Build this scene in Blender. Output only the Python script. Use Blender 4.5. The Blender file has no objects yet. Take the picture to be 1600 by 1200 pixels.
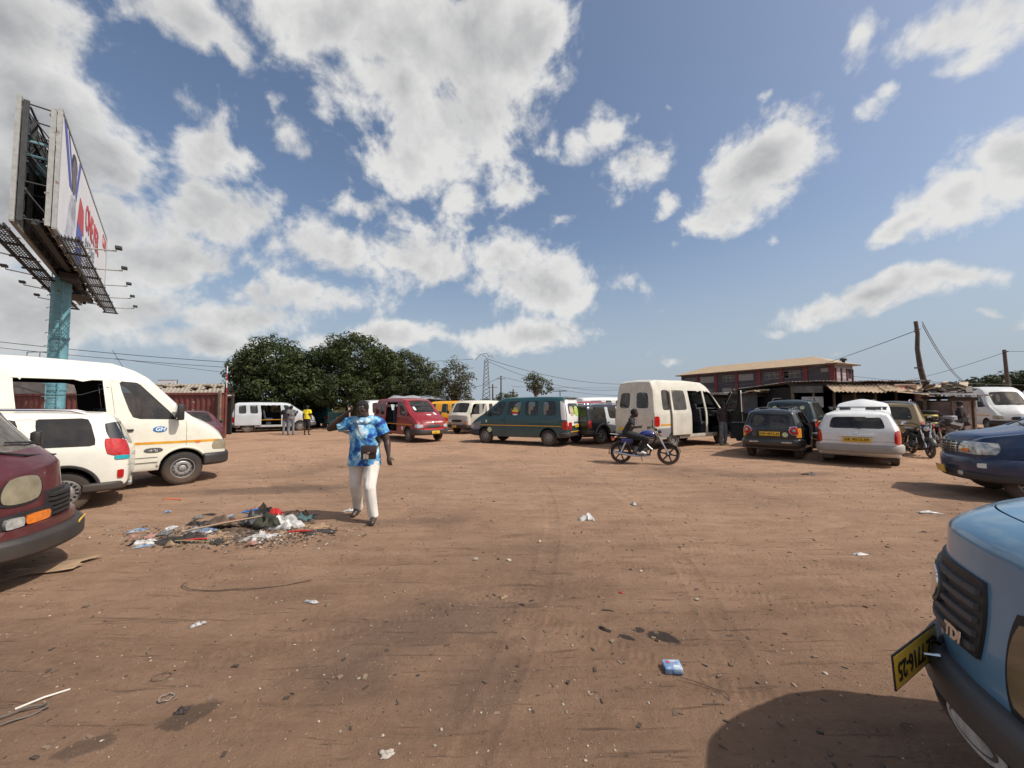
import bpy, bmesh, math, random
import numpy as np
from math import radians as R, sin, cos, pi, tan, atan2, sqrt, hypot
from mathutils import Vector, Matrix, Euler, noise as mnoise
from mathutils.bvhtree import BVHTree
random.seed(7); np.random.seed(7)
S = bpy.context.scene; C = S.collection

# ---------------------------------------------------------------- camera, sky, sun, exposure
FPX, PITCH, CAMH, ROLL = 610.0, atan2(33.4, 610), 1.65, .0062
cam = bpy.data.objects.new('camera', bpy.data.cameras.new('camera')); C.objects.link(cam)
cam.data.sensor_width = 36; cam.data.lens = FPX/1600*36; cam.data.clip_start = .05; cam.data.clip_end = 5000
cam.location = (0, 0, CAMH); cam.rotation_euler = (Matrix.Rotation(R(90)+PITCH, 3, 'X') @ Matrix.Rotation(-ROLL, 3, 'Z')).to_euler()
S.camera = cam
SUN_EL, SUN_AZ = R(50), R(-20)           # azimuth measured from +X towards +Y
SUND = Vector((cos(SUN_EL)*cos(SUN_AZ), cos(SUN_EL)*sin(SUN_AZ), sin(SUN_EL)))
sl = bpy.data.lights.new('sun', 'SUN'); sl.energy = 4.3; sl.angle = R(.6); sl.color = (1, .94, .85)
sun = bpy.data.objects.new('sun', sl); C.objects.link(sun); sun.location = (10, -5, 20)
sun.rotation_euler = SUND.to_track_quat('Z', 'Y').to_euler()
vs = S.view_settings; vs.view_transform = 'Standard'; vs.look = 'None'; vs.gamma = 1; vs.use_curve_mapping = False; vs.exposure = 0.0
S.cycles.max_bounces = 6; S.cycles.diffuse_bounces = 3; S.cycles.glossy_bounces = 3; S.cycles.transparent_max_bounces = 16
S.cycles.transmission_bounces = 4; S.cycles.caustics_reflective = False; S.cycles.caustics_refractive = False

def raydir(px, py):
    xc = (px-800)/FPX; yc = -(py-600)/FPX; xc, yc = xc+ROLL*yc, yc-ROLL*xc
    return Vector((xc, cos(PITCH)-yc*sin(PITCH), sin(PITCH)+yc*cos(PITCH)))
def at(px, py, z=0.0):
    d = raydir(px, py); t = (z-CAMH)/d.z
    return Vector((d.x*t, d.y*t, z))
def atd(px, py, Y):
    d = raydir(px, py); t = Y/d.y
    return Vector((d.x*t, Y, CAMH+d.z*t))

class NT:
    def __init__(s, tree): s.t = tree; s.n = tree.nodes; s.l = tree.links
    def new(s, typ, **kw):
        n = s.n.new(typ)
        for k, v in kw.items(): setattr(n, k, v)
        return n
    def set(s, n, key, v):
        i = n.inputs[key]
        if isinstance(v, bpy.types.NodeSocket): s.l.new(v, i)
        else: i.default_value = v
    def math(s, op, a, b=None, clamp=False):
        n = s.new('ShaderNodeMath', operation=op, use_clamp=clamp); s.set(n, 0, a)
        if b is not None: s.set(n, 1, b)
        return n.outputs[0]
    def mr(s, v, a, b, c=0.0, d=1.0, smooth=False):
        n = s.new('ShaderNodeMapRange', interpolation_type='SMOOTHSTEP' if smooth else 'LINEAR')
        s.set(n, 0, v); s.set(n, 1, a); s.set(n, 2, b); s.set(n, 3, c); s.set(n, 4, d); return n.outputs[0]
    def mix(s, f, a, b, typ='MIX'):
        n = s.new('ShaderNodeMix', data_type='RGBA', blend_type=typ); s.set(n, 0, f); s.set(n, 6, a); s.set(n, 7, b); return n.outputs[2]
    def noise(s, vec, scale, detail=3, rough=.55, dist=0.0, out=0):
        n = s.new('ShaderNodeTexNoise'); s.set(n, 'Vector', vec); s.set(n, 'Scale', scale); s.set(n, 'Detail', detail)
        s.set(n, 'Roughness', rough); s.set(n, 'Distortion', dist); return n.outputs[out]

def c4(c): return (c[0], c[1], c[2], 1.0)

def make_world():
    w = bpy.data.worlds.new('World'); S.world = w; w.use_nodes = True
    t = NT(w.node_tree); t.n.clear()
    CL = [ # px, py, rx, ry, angle, weight : where the clouds stand in the sky
     (20,40,190,90,0,1),(60,190,170,110,0,1),(290,30,120,45,-25,.9),(365,95,55,30,-35,.8),(150,240,110,90,0,1),
     (330,225,70,75,0,1),(335,315,80,75,0,1),(170,350,150,80,0,1),(230,405,160,60,0,.95),(60,480,190,90,0,1),(190,500,130,50,0,.9),
     (292,160,30,60,10,.8),(455,205,48,48,-20,.85),(435,165,30,30,0,.6),(60,330,140,120,0,1),
     (530,30,130,70,0,.9),(690,60,190,120,0,1.1),(600,130,110,80,0,1),(720,200,120,90,0,1.05),(640,255,70,55,0,.9),(820,50,70,90,0,1),
     (800,285,60,60,60,.85),(725,320,45,40,0,.7),(850,230,35,35,0,.6),
     (530,400,90,50,0,.9),(640,405,110,55,-10,.95),(480,470,130,45,0,.9),(390,500,120,35,0,.9),(330,535,160,25,0,.9),(560,335,50,30,0,.65),
     (840,445,110,50,0,1),(790,400,60,45,0,.85),(900,455,70,25,0,.8),(830,525,95,27,0,.95),(600,522,70,24,0,.95),(500,530,70,20,0,.8),
     (935,210,62,38,15,.8),(1010,262,68,38,25,.85),(1045,320,45,22,30,.75),
     (1170,265,105,62,30,1.1),(1100,345,70,35,35,.9),(1235,215,45,25,10,.7),
     (1280,490,100,26,12,.9),(1390,462,110,27,14,.95),(1490,432,70,20,8,.8),(1210,515,50,12,8,.7),
     (1500,50,150,60,15,1.05),(1400,150,70,26,35,.8),(1590,10,120,60,0,.9),(1360,40,50,40,40,.6),
     (1590,250,125,75,20,1.1),(1500,310,95,45,22,1),(1430,350,55,20,25,.8),
     (1595,492,50,20,10,.8),(1188,155,22,12,30,.55),(1040,172,18,11,0,.55),(885,346,32,16,15,.55),(1055,558,22,9,10,.6),
     (1535,484,32,9,0,.55),(1205,360,30,20,20,.35),(1480,520,60,9,0,.45)]
    def field(lst):
        g = bpy.data.node_groups.new('cloud_field', 'ShaderNodeTree')
        g.interface.new_socket('Vector', in_out='INPUT', socket_type='NodeSocketVector')
        g.interface.new_socket('Density', in_out='OUTPUT', socket_type='NodeSocketFloat')
        g.interface.new_socket('Lit', in_out='OUTPUT', socket_type='NodeSocketFloat')
        q = NT(g); gi = q.new('NodeGroupInput'); go = q.new('NodeGroupOutput'); V = gi.outputs[0]
        # domain warp so outlines are ragged
        wn = q.noise(V, 5.0, 4, .6, 0, 1)
        sub = q.new('ShaderNodeVectorMath', operation='SUBTRACT'); q.set(sub, 0, wn); sub.inputs[1].default_value = (.5, .5, .5)
        sc = q.new('ShaderNodeVectorMath', operation='SCALE'); q.set(sc, 0, sub.outputs[0]); sc.inputs['Scale'].default_value = .10
        ad = q.new('ShaderNodeVectorMath', operation='ADD'); q.set(ad, 0, V); q.set(ad, 1, sc.outputs[0]); W = ad.outputs[0]
        acc = None; cnt = 0
        for (x, y, rx, ry, an, wt) in lst:
            c = raydir(x, y).normalized(); ca, sa = cos(R(an)), sin(R(an))
            d1 = raydir(x+rx*ca, y-rx*sa).normalized()-c; d2 = raydir(x-ry*sa, y-ry*ca).normalized()-c
            t1 = (d1-c*d1.dot(c)).normalized(); t2 = c.cross(t1)
            m = Matrix((t1, c, -t2 if False else t1.cross(c))).transposed()
            n = q.new('ShaderNodeMapping', vector_type='TEXTURE'); q.set(n, 'Vector', W)
            n.inputs['Location'].default_value = c; n.inputs['Rotation'].default_value = m.to_euler('XYZ')
            n.inputs['Scale'].default_value = (d1.length*1.15, .7, d2.length*1.15)
            L = q.new('ShaderNodeVectorMath', operation='LENGTH'); q.set(L, 0, n.outputs[0])
            e = q.mr(L.outputs['Value'], 1.55, .15, 0, wt*1.15)
            acc = e if acc is None else q.math('MAXIMUM', acc, e)
            cnt = cnt+1 if wt else 0
            if cnt % 8 == 0:      # evaluate the list in batches
                z = q.new('ShaderNodeVectorMath', operation='MULTIPLY_ADD'); q.set(z, 0, acc); z.inputs[1].default_value = (1e-7, 1e-7, 1e-7); q.set(z, 2, W); W = z.outputs[0]
        # beyond the frame the same broken cumulus goes on
        dt = q.new('ShaderNodeVectorMath', operation='DOT_PRODUCT'); q.set(dt, 0, V); dt.inputs[1].default_value = (0, cos(PITCH), sin(PITCH))
        outm = q.mr(dt.outputs['Value'], .50, .36, 0, 1, True)
        gen = q.mr(q.noise(V, 2.3, 2, .5), .44, .66, 0, 1)
        acc = q.math('MAXIMUM', acc, q.math('MULTIPLY', gen, outm))
        n1 = q.noise(V, 6.5, 8, .60, .3)
        n2 = q.noise(V, 24, 4, .6, .1)
        f = q.math('ADD', q.math('MULTIPLY', acc, 1.0), q.math('MULTIPLY', q.math('SUBTRACT', n1, .5), 2.3))
        f = q.math('ADD', f, q.math('MULTIPLY', q.math('SUBTRACT', n2, .5), .62))
        q.l.new(f, go.inputs[0])
        o2 = q.new('ShaderNodeVectorMath', operation='ADD'); q.set(o2, 0, V); o2.inputs[1].default_value = (.030, -.008, .040)
        n3 = q.noise(o2.outputs[0], 6.5, 5, .60, .3)
        q.l.new(q.math('SUBTRACT', n1, n3), go.inputs[1])
        return g
    geo = t.new('ShaderNodeTexCoord'); D = geo.outputs['Generated']
    nrm = t.new('ShaderNodeVectorMath', operation='NORMALIZE'); t.set(nrm, 0, D); D = nrm.outputs[0]
    a = t.new('ShaderNodeGroup'); a.node_tree = field(CL); t.set(a, 0, D); f1 = a.outputs[0]
    f2 = a.outputs[1]
    alpha = t.mr(f1, .39, .84, 0, 1, True)
    thick = t.mr(f1, .72, 1.40, 0, 1, True)
    dl = t.new('ShaderNodeVectorMath', operation='DOT_PRODUCT'); t.set(dl, 0, D); dl.inputs[1].default_value = raydir(60, 450).normalized()   # the bank low on the left is the thickest
    thick = t.math('ADD', thick, t.math('MULTIPLY', t.mr(dl.outputs['Value'], .80, .98, 0, .50, True), t.mr(f1, .5, .9)))
    lit = t.mr(f2, -.20, .20, 0, 1, True)
    br = t.math('SUBTRACT', t.math('ADD', .66, t.math('MULTIPLY', lit, .26)), t.math('MULTIPLY', thick, .27))
    sep = t.new('ShaderNodeSeparateXYZ'); t.set(sep, 0, D)
    ccol = t.mix(t.mr(br, .25, .8), (.31, .315, .335, 1), (.78, .775, .76, 1))
    # clouds near the horizon sink into the same pale air as the sky
    sky = t.new('ShaderNodeTexSky', sky_type='NISHITA', sun_disc=False, sun_elevation=SUN_EL, sun_rotation=pi/2-SUN_AZ,
                altitude=50, air_density=1.0, dust_density=2.6, ozone_density=1.0)
    hs = t.new('ShaderNodeHueSaturation'); hs.inputs['Saturation'].default_value = 1.0; t.set(hs, 'Color', sky.outputs[0])
    k = t.new('ShaderNodeVectorMath', operation='SCALE'); t.set(k, 0, hs.outputs[0]); k.inputs['Scale'].default_value = .132
    low = t.mr(sep.outputs[2], .0, .17, .42, 0, True)
    ccol = t.mix(low, ccol, (.41, .45, .50, 1))
    skyc = t.mix(t.mr(sep.outputs[2], .0, .42, .90, 0, True), k.outputs[0], (.40, .475, .56, 1))
    col = t.mix(t.math('MULTIPLY', alpha, .96), skyc, ccol)
    # below the horizon: earth tone
    col = t.mix(t.mr(sep.outputs[2], 0, -.03), col, (.12, .10, .08, 1))
    div = t.new('ShaderNodeVectorMath', operation='SCALE'); t.set(div, 0, col); div.inputs['Scale'].default_value = 10.0
    bg = t.new('ShaderNodeBackground'); t.set(bg, 'Color', div.outputs[0]); bg.inputs['Strength'].default_value = .1
    o = t.new('ShaderNodeOutputWorld'); t.l.new(bg.outputs[0], o.inputs[0])
    w.cycles.sampling_method = 'MANUAL'; w.cycles.sample_map_resolution = 256
make_world()

# ---------------------------------------------------------------- helpers
def tag(o, label=None, cat=None, group=None, kind=None):
    if label: o['label'] = label
    if cat: o['category'] = cat
    if group: o['group'] = group
    if kind: o['kind'] = kind
    return o
def link(name, me, mat=None, parent=None, loc=None):
    o = bpy.data.objects.new(name, me); C.objects.link(o)
    if mat is not None and me is not None and not me.materials:
        for m in (mat if isinstance(mat, (list, tuple)) else [mat]): me.materials.append(m)
    if parent is not None: o.parent = parent
    if loc is not None: o.location = loc
    return o
def empty(name, loc=(0, 0, 0), rz=0, label=None, cat=None, group=None, parent=None):
    o = bpy.data.objects.new(name, None); C.objects.link(o); o.location = loc; o.rotation_euler = (0, 0, rz)
    o.empty_display_size = .1
    if parent: o.parent = parent
    return tag(o, label, cat, group)
def sharp(me, ang=35):
    me.shade_smooth()
    bm = bmesh.new(); bm.from_mesh(me)
    for e in bm.edges:
        if len(e.link_faces) == 2 and e.calc_face_angle(0) > R(ang): e.smooth = False
    bm.to_mesh(me); bm.free()

def frame(d, up=(0, 0, 1)):
    d = Vector(d).normalized(); u = Vector(up)
    if abs(d.dot(u)) > .98: u = Vector((1, 0, 0))
    s = d.cross(u).normalized(); return d, s, s.cross(d)

class MB:
    def __init__(s): s.v = []; s.f = []; s.m = []; s.mi = 0
    def add(s, vs, fs):
        b = len(s.v); s.v += [tuple(v) for v in vs]; s.f += [[i+b for i in f] for f in fs]; s.m += [s.mi]*len(fs); return s
    def box(s, c, sz, rot=None, M=None):
        hx, hy, hz = sz[0]/2, sz[1]/2, sz[2]/2
        vs = [Vector((x, y, z)) for x in (-hx, hx) for y in (-hy, hy) for z in (-hz, hz)]
        if rot is not None:
            m = Euler(rot).to_matrix(); vs = [m @ v for v in vs]
        vs = [v+Vector(c) for v in vs]
        if M: vs = [M @ v for v in vs]
        return s.add(vs, [(0, 1, 3, 2), (4, 6, 7, 5), (0, 4, 5, 1), (2, 3, 7, 6), (0, 2, 6, 4), (1, 5, 7, 3)])
    def tube(s, pts, r, n=8, cap=True, up=(0, 0, 1), flat=1.0):
        pts = [Vector(p) for p in pts]; N = len(pts); rs = r if isinstance(r, (list, tuple)) else [r]*N
        vs = []
        for i, p in enumerate(pts):
            d = (pts[min(i+1, N-1)]-pts[max(i-1, 0)])
            d, a, b = frame(d, up)
            for k in range(n):
                t = 2*pi*k/n; vs.append(p+a*cos(t)*rs[i]+b*sin(t)*rs[i]*flat)
        fs = [(i*n+k, i*n+(k+1) % n, (i+1)*n+(k+1) % n, (i+1)*n+k) for i in range(N-1) for k in range(n)]
        if cap: fs += [tuple(range(n))[::-1], tuple(range((N-1)*n, N*n))]
        return s.add(vs, fs)
    def sweep(s, pts, sec, up=(0, 0, 1), cap=True):   # sec: list of (side, up)
        pts = [Vector(p) for p in pts]; N = len(pts); n = len(sec); vs = []
        for i, p in enumerate(pts):
            d, a, b = frame(pts[min(i+1, N-1)]-pts[max(i-1, 0)], up)
            for (u, w) in sec: vs.append(p+a*u+b*w)
        fs = [(i*n+k, i*n+(k+1) % n, (i+1)*n+(k+1) % n, (i+1)*n+k) for i in range(N-1) for k in range(n)]
        if cap: fs += [tuple(range(n))[::-1], tuple(range((N-1)*n, N*n))]
        return s.add(vs, fs)
    def lathe(s, prof, axis='Y', n=32, c=(0, 0, 0), closed=False):
        vs = []; P = len(prof)
        for k in range(n):
            t = 2*pi*k/n
            for (r, h) in prof:
                if axis == 'Y': vs.append((c[0]+r*cos(t), c[1]+h, c[2]+r*sin(t)))
                elif axis == 'Z': vs.append((c[0]+r*cos(t), c[1]+r*sin(t), c[2]+h))
                else: vs.append((c[0]+h, c[1]+r*cos(t), c[2]+r*sin(t)))
        fs = []
        for k in range(n):
            k2 = (k+1) % n
            for i in range(P if closed else P-1):
                j = (i+1) % P
                fs.append((k*P+i, k2*P+i, k2*P+j, k*P+j))
        return s.add(vs, fs)
    def ell(s, c, r, nu=12, nv=8, M=None, jit=0):
        vs = []
        for j in range(nv+1):
            ph = pi*j/nv
            for i in range(nu):
                th = 2*pi*i/nu; k = 1+random.uniform(-jit, jit)
                v = Vector((r[0]*sin(ph)*cos(th)*k, r[1]*sin(ph)*sin(th)*k, r[2]*cos(ph)*k))
                if M is not None: v = M @ v
                vs.append(v+Vector(c))
        fs = [(j*nu+i, (j+1)*nu+i, (j+1)*nu+(i+1) % nu, j*nu+(i+1) % nu) for j in range(nv) for i in range(nu)]
        return s.add(vs, fs)
    def quad(s, a, b, c, d): return s.add([a, b, c, d], [(0, 1, 2, 3)])
    def prism(s, poly, y0, y1, axis='Y'):
        n = len(poly)
        def P(a, b, h): return (a, h, b) if axis == 'Y' else ((h, a, b) if axis == 'X' else (a, b, h))
        vs = [P(a, b, y0) for a, b in poly]+[P(a, b, y1) for a, b in poly]
        return s.add(vs, [tuple(range(n)), tuple(range(n, 2*n))[::-1]]+[(i, i+n, (i+1) % n+n, (i+1) % n) for i in range(n)])
    def mesh(s, name='m', fix=True):
        me = bpy.data.meshes.new(name); me.from_pydata(s.v, [], s.f); me.polygons.foreach_set('material_index', s.m)
        if fix:
            bm = bmesh.new(); bm.from_mesh(me); bmesh.ops.remove_doubles(bm, verts=bm.verts, dist=1e-5)
            bmesh.ops.recalc_face_normals(bm, faces=bm.faces); bm.to_mesh(me); bm.free()
        me.update(); return me
    def build(s, name, mat, parent=None, smooth=35, bevel=0, seg=2, fix=True):
        me = s.mesh(name, fix)
        if bevel:
            bm = bmesh.new(); bm.from_mesh(me)
            es = [e for e in bm.edges if len(e.link_faces) == 2 and e.calc_face_angle(0) > R(30)]
            bmesh.ops.bevel(bm, geom=es, offset=bevel, segments=seg, profile=.5, affect='EDGES', clamp_overlap=True)
            bm.to_mesh(me); bm.free()
        if smooth: sharp(me, smooth)
        return link(name, me, mat, parent)

def text_mesh(s, size, ext=.002, align='CENTER', shear=0, bold=0, spacing=1.0):
    if s.startswith('#'):      # print too small or worn to read in the photograph: strokes, not letters
        r = random.Random(len(s)*7+int(size*100)); m = MB(); x = 0; t = size*.09; h = size*.62
        for ch in s[1:]:
            if ch != ' ':
                for k in range(r.choice([2, 3])):
                    if r.random() < .55: m.box((x+r.choice([0, .32])*size, r.uniform(-.1, .1)*size, 0), (t, h*r.uniform(.5, 1), ext*2))
                    else: m.box((x+.16*size, r.choice([-.5, 0, .5])*h, .0002*k), (size*.36, t, ext*2))
            x += size*.5*spacing
        for i, v in enumerate(m.v): m.v[i] = (v[0]-(x/2 if align == 'CENTER' else 0), v[1], v[2])
        return m.mesh('print', False)
    cu = bpy.data.curves.new('t', 'FONT'); cu.body = s; cu.size = size; cu.extrude = ext; cu.align_x = align; cu.align_y = 'CENTER'
    cu.shear = shear; cu.offset = bold; cu.space_character = spacing; cu.resolution_u = 3
    o = bpy.data.objects.new('t', cu); C.objects.link(o)
    bpy.context.view_layer.update()
    me = bpy.data.meshes.new_from_object(o.evaluated_get(bpy.context.evaluated_depsgraph_get()))
    bpy.data.objects.remove(o); me.materials.clear(); return me
def text(s, size, M, mat, parent, name='lettering', **kw):
    me = text_mesh(s, size, **kw); me.transform(M); return link(name, me, mat, parent)

# ---------------------------------------------------------------- materials
_M = {}
def mat(name, col, rough=.6, metal=0, spec=.5, var=0.0, vscale=6.0, bump=0.0, bscale=40.0, coat=0.0, dirt=0.0, dirtz=.5, emis=None, col2=None, rust=0.0):
    if name in _M: return _M[name]
    m = bpy.data.materials.new(name); m.use_nodes = True; t = NT(m.node_tree); p = t.n['Principled BSDF']
    p.inputs['Roughness'].default_value = rough; p.inputs['Metallic'].default_value = metal; p.inputs['Specular IOR Level'].default_value = spec
    p.inputs['Coat Weight'].default_value = coat; p.inputs['Coat Roughness'].default_value = .08
    c = c4(col)
    tc = t.new('ShaderNodeTexCoord'); O = tc.outputs['Object']
    if var or col2:
        n = t.noise(O, vscale, 5, .6); f = t.mr(n, .35, .65, 0, 1)
        c = t.mix(f, c4(col2) if col2 else c4([x*(1-var) for x in col]), c4(col) if col2 else c4([min(1, x*(1+var)) for x in col]))
    if rust:
        n = t.noise(O, 3.5, 8, .7); f = t.mr(n, .64-rust*.2, .70-rust*.2, 0, 1); c = t.mix(f, c, (.12, .05, .025, 1))
    if dirt:
        g = t.new('ShaderNodeNewGeometry'); sp = t.new('ShaderNodeSeparateXYZ'); t.set(sp, 0, g.outputs['Position'])
        n = t.noise(O, 5, 6, .65); zz = t.math('ADD', sp.outputs[2], t.math('MULTIPLY', t.math('SUBTRACT', n, .5), -.5))
        f = t.math('MULTIPLY', t.mr(zz, dirtz+.45, dirtz-.35, 0, 1, True), dirt)
        f2 = t.math('MULTIPLY', t.mr(t.noise(O, 14, 6, .7), .5, .75), dirt*.35)
        f = t.math('MAXIMUM', f, f2)
        c = t.mix(f, c, (.19, .125, .085, 1))
        t.set(p, 'Roughness', t.math('ADD', rough, t.math('MULTIPLY', f, .45)))
        t.set(p, 'Coat Weight', t.math('MULTIPLY', coat, t.math('SUBTRACT', 1.0, f, True)))
    t.set(p, 'Base Color', c)
    if bump:
        b = t.new('ShaderNodeBump'); b.inputs['Strength'].default_value = bump; b.inputs['Distance'].default_value = .02
        t.set(b, 'Height', t.noise(O, bscale, 5, .6)); t.l.new(b.outputs[0], p.inputs['Normal'])
    if emis: p.inputs['Emission Color'].default_value = c4(emis[:3]); p.inputs['Emission Strength'].default_value = emis[3]
    _M[name] = m; return m

def paint(name, col, dirt=.35, fade=0.0, rough=.35, coat=.5, lining=(.05, .05, .052), chips=0.0):
    """car paint outside, dark trim lining on the inside of the same sheet"""
    key = 'paint_'+name
    if key in _M: return _M[key]
    m = mat(key, col, rough=rough, coat=coat, dirt=dirt, dirtz=.35, var=.06+fade, vscale=2.2); t = NT(m.node_tree); p = t.n['Principled BSDF']
    if chips:
        src = p.inputs['Base Color'].links[0].from_socket; tc = t.new('ShaderNodeTexCoord')
        f = t.mr(t.noise(tc.outputs['Object'], 7, 8, .75, .6), .70-chips*.1, .72-chips*.1)
        t.set(p, 'Base Color', t.mix(f, src, (.10, .06, .045, 1)))
    g = t.new('ShaderNodeNewGeometry'); tr = t.new('ShaderNodeBsdfDiffuse'); tr.inputs[0].default_value = c4(lining)
    mx = t.new('ShaderNodeMixShader'); t.l.new(g.outputs['Backfacing'], mx.inputs[0]); t.l.new(p.outputs[0], mx.inputs[1]); t.l.new(tr.outputs[0], mx.inputs[2])
    t.l.new(mx.outputs[0], t.n['Material Output'].inputs[0]); return m

def glass(name='window_glass', tint=(.42, .46, .45), gl=1.0, dusty=.07):
    if name in _M: return _M[name]
    m = bpy.data.materials.new(name); m.use_nodes = True; t = NT(m.node_tree); t.n.clear()
    tr = t.new('ShaderNodeBsdfTransparent'); tr.inputs[0].default_value = c4(tint)
    gs = t.new('ShaderNodeBsdfGlossy'); gs.inputs['Roughness'].default_value = .03; gs.inputs[0].default_value = (gl, gl, gl, 1)
    df = t.new('ShaderNodeBsdfDiffuse'); df.inputs[0].default_value = (.42, .37, .31, 1)
    fr = t.new('ShaderNodeFresnel'); fr.inputs[0].default_value = 1.5
    tc = t.new('ShaderNodeTexCoord')
    m1 = t.new('ShaderNodeMixShader'); t.l.new(fr.outputs[0], m1.inputs[0]); t.l.new(tr.outputs[0], m1.inputs[1]); t.l.new(gs.outputs[0], m1.inputs[2])
    m2 = t.new('ShaderNodeMixShader'); t.set(m2, 0, t.mr(t.noise(tc.outputs['Object'], 4, 6, .7), .3, .8, dusty*.3, dusty*2)); t.l.new(m1.outputs[0], m2.inputs[1]); t.l.new(df.outputs[0], m2.inputs[2])
    o = t.new('ShaderNodeOutputMaterial'); t.l.new(m2.outputs[0], o.inputs[0]); _M[name] = m; return m

BLK = mat('black_plastic', (.018, .018, .019), .55, dirt=.35, dirtz=.3, bump=.15, bscale=90)
GREYP = mat('grey_plastic', (.07, .07, .072), .6, dirt=.5, dirtz=.35, bump=.15, bscale=90)
RUBBER = mat('seal_rubber', (.012, .012, .012), .6)
TYRE = mat('tyre_rubber', (.022, .021, .02), .85, dirt=.55, dirtz=.25, bump=.4, bscale=60)
STEEL = mat('wheel_steel', (.36, .36, .36), .45, metal=.6, dirt=.5, dirtz=.3)
ALLOY = mat('alloy', (.5, .5, .5), .3, metal=.8, dirt=.4, dirtz=.25)
CHROME = mat('chrome', (.65, .65, .65), .15, metal=1)
WELL = mat('wheel_well', (.012, .011, .01), .95)
SEATM = mat('seat_cloth', (.05, .052, .06), .9, var=.3)
DASH = mat('dashboard_plastic', (.03, .03, .032), .7)
REDL = mat('red_lens', (.42, .012, .01), .12, coat=.8, var=.25, vscale=18)
AMBL = mat('amber_lens', (.75, .20, .02), .12, coat=.8, var=.2, vscale=18)
CLRL = mat('clear_lens', (.48, .49, .48), .08, metal=.35, coat=.8, var=.35, vscale=14)
OLDL = mat('yellowed_lens', (.30, .26, .18), .25, metal=.2, coat=.5, var=.25, vscale=5)
PLATE = mat('yellow_plate', (.72, .44, .03), .4, dirt=.15)
INK = mat('black_ink', (.012, .012, .012), .5)
WHT = mat('white_print', (.75, .75, .73), .5, dirt=.2)
YSTR = mat('yellow_stripe_paint', (.62, .30, .02), .4, dirt=.3, var=.15)
GLASS = glass(); GDARK = glass('tinted_glass', (.10, .11, .11), dusty=.05); GMID = glass('old_glass', (.30, .34, .32), dusty=.12)
# ---------------------------------------------------------------- ground
def vnoise(x, y, seed):
    r = np.random.RandomState(seed); T = r.rand(256, 256)
    xi = np.floor(x).astype(int); yi = np.floor(y).astype(int); fx = x-xi; fy = y-yi
    fx = fx*fx*(3-2*fx); fy = fy*fy*(3-2*fy)
    a = T[xi & 255, yi & 255]; b = T[(xi+1) & 255, yi & 255]; c = T[xi & 255, (yi+1) & 255]; d = T[(xi+1) & 255, (yi+1) & 255]
    return (a*(1-fx)+b*fx)*(1-fy)+(c*(1-fx)+d*fx)*fy-.5
def gheight(x, y):
    x = np.asarray(x, float); y = np.asarray(y, float)
    d = np.hypot(x, y); h = np.zeros_like(x)
    near = np.clip(1.3-d/30, 0, 1)
    for i, (wl, am) in enumerate([(2.6, .024), (.9, .014), (.37, .010), (.16, .008), (.075, .006)]):
        c, s = cos(.5+i), sin(.5+i)
        n = vnoise((x*c+y*s)/wl+31.7*i, (-x*s+y*c)/wl+11.3*i, 40+i)
        h += am*n*(near if wl < 1 else np.clip(1.2-d/60, 0, 1))
    # tyre ruts running across the yard: soft paired grooves with tread ripples
    for (x0, y0, dx, dy, w, dep, bend) in RUTS:
        L = hypot(dx, dy); ux, uy = dx/L, dy/L
        t = (x-x0)*ux+(y-y0)*uy; q = -(x-x0)*uy+(y-y0)*ux-bend*t*t
        for o in (-.7, .7):
            r = (q-o)/w; m = np.exp(-r**4)
            h += m*(-dep+.0022*np.sin(t*2*pi/.055+3*np.abs(r)))*near+np.exp(-((np.abs(r)-1.25)/.3)**2)*dep*.7*near
    return h
RUTS = [(3, 5, 1, -.45, .10, .007, .004), (-1, 7.5, 1, .12, .11, .006, -.01), (1.5, 3, .9, -.6, .10, .007, .02), (-2, 3.4, 1, .5, .09, .006, -.01),
        (2.5, 8, 1, -.18, .12, .007, .0), (-4, 10, 1, .02, .12, .008, .004), (.6, 2.2, .3, 1, .09, .005, .03), (5, 3.4, 1, -.6, .1, .007, .01)]
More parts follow.
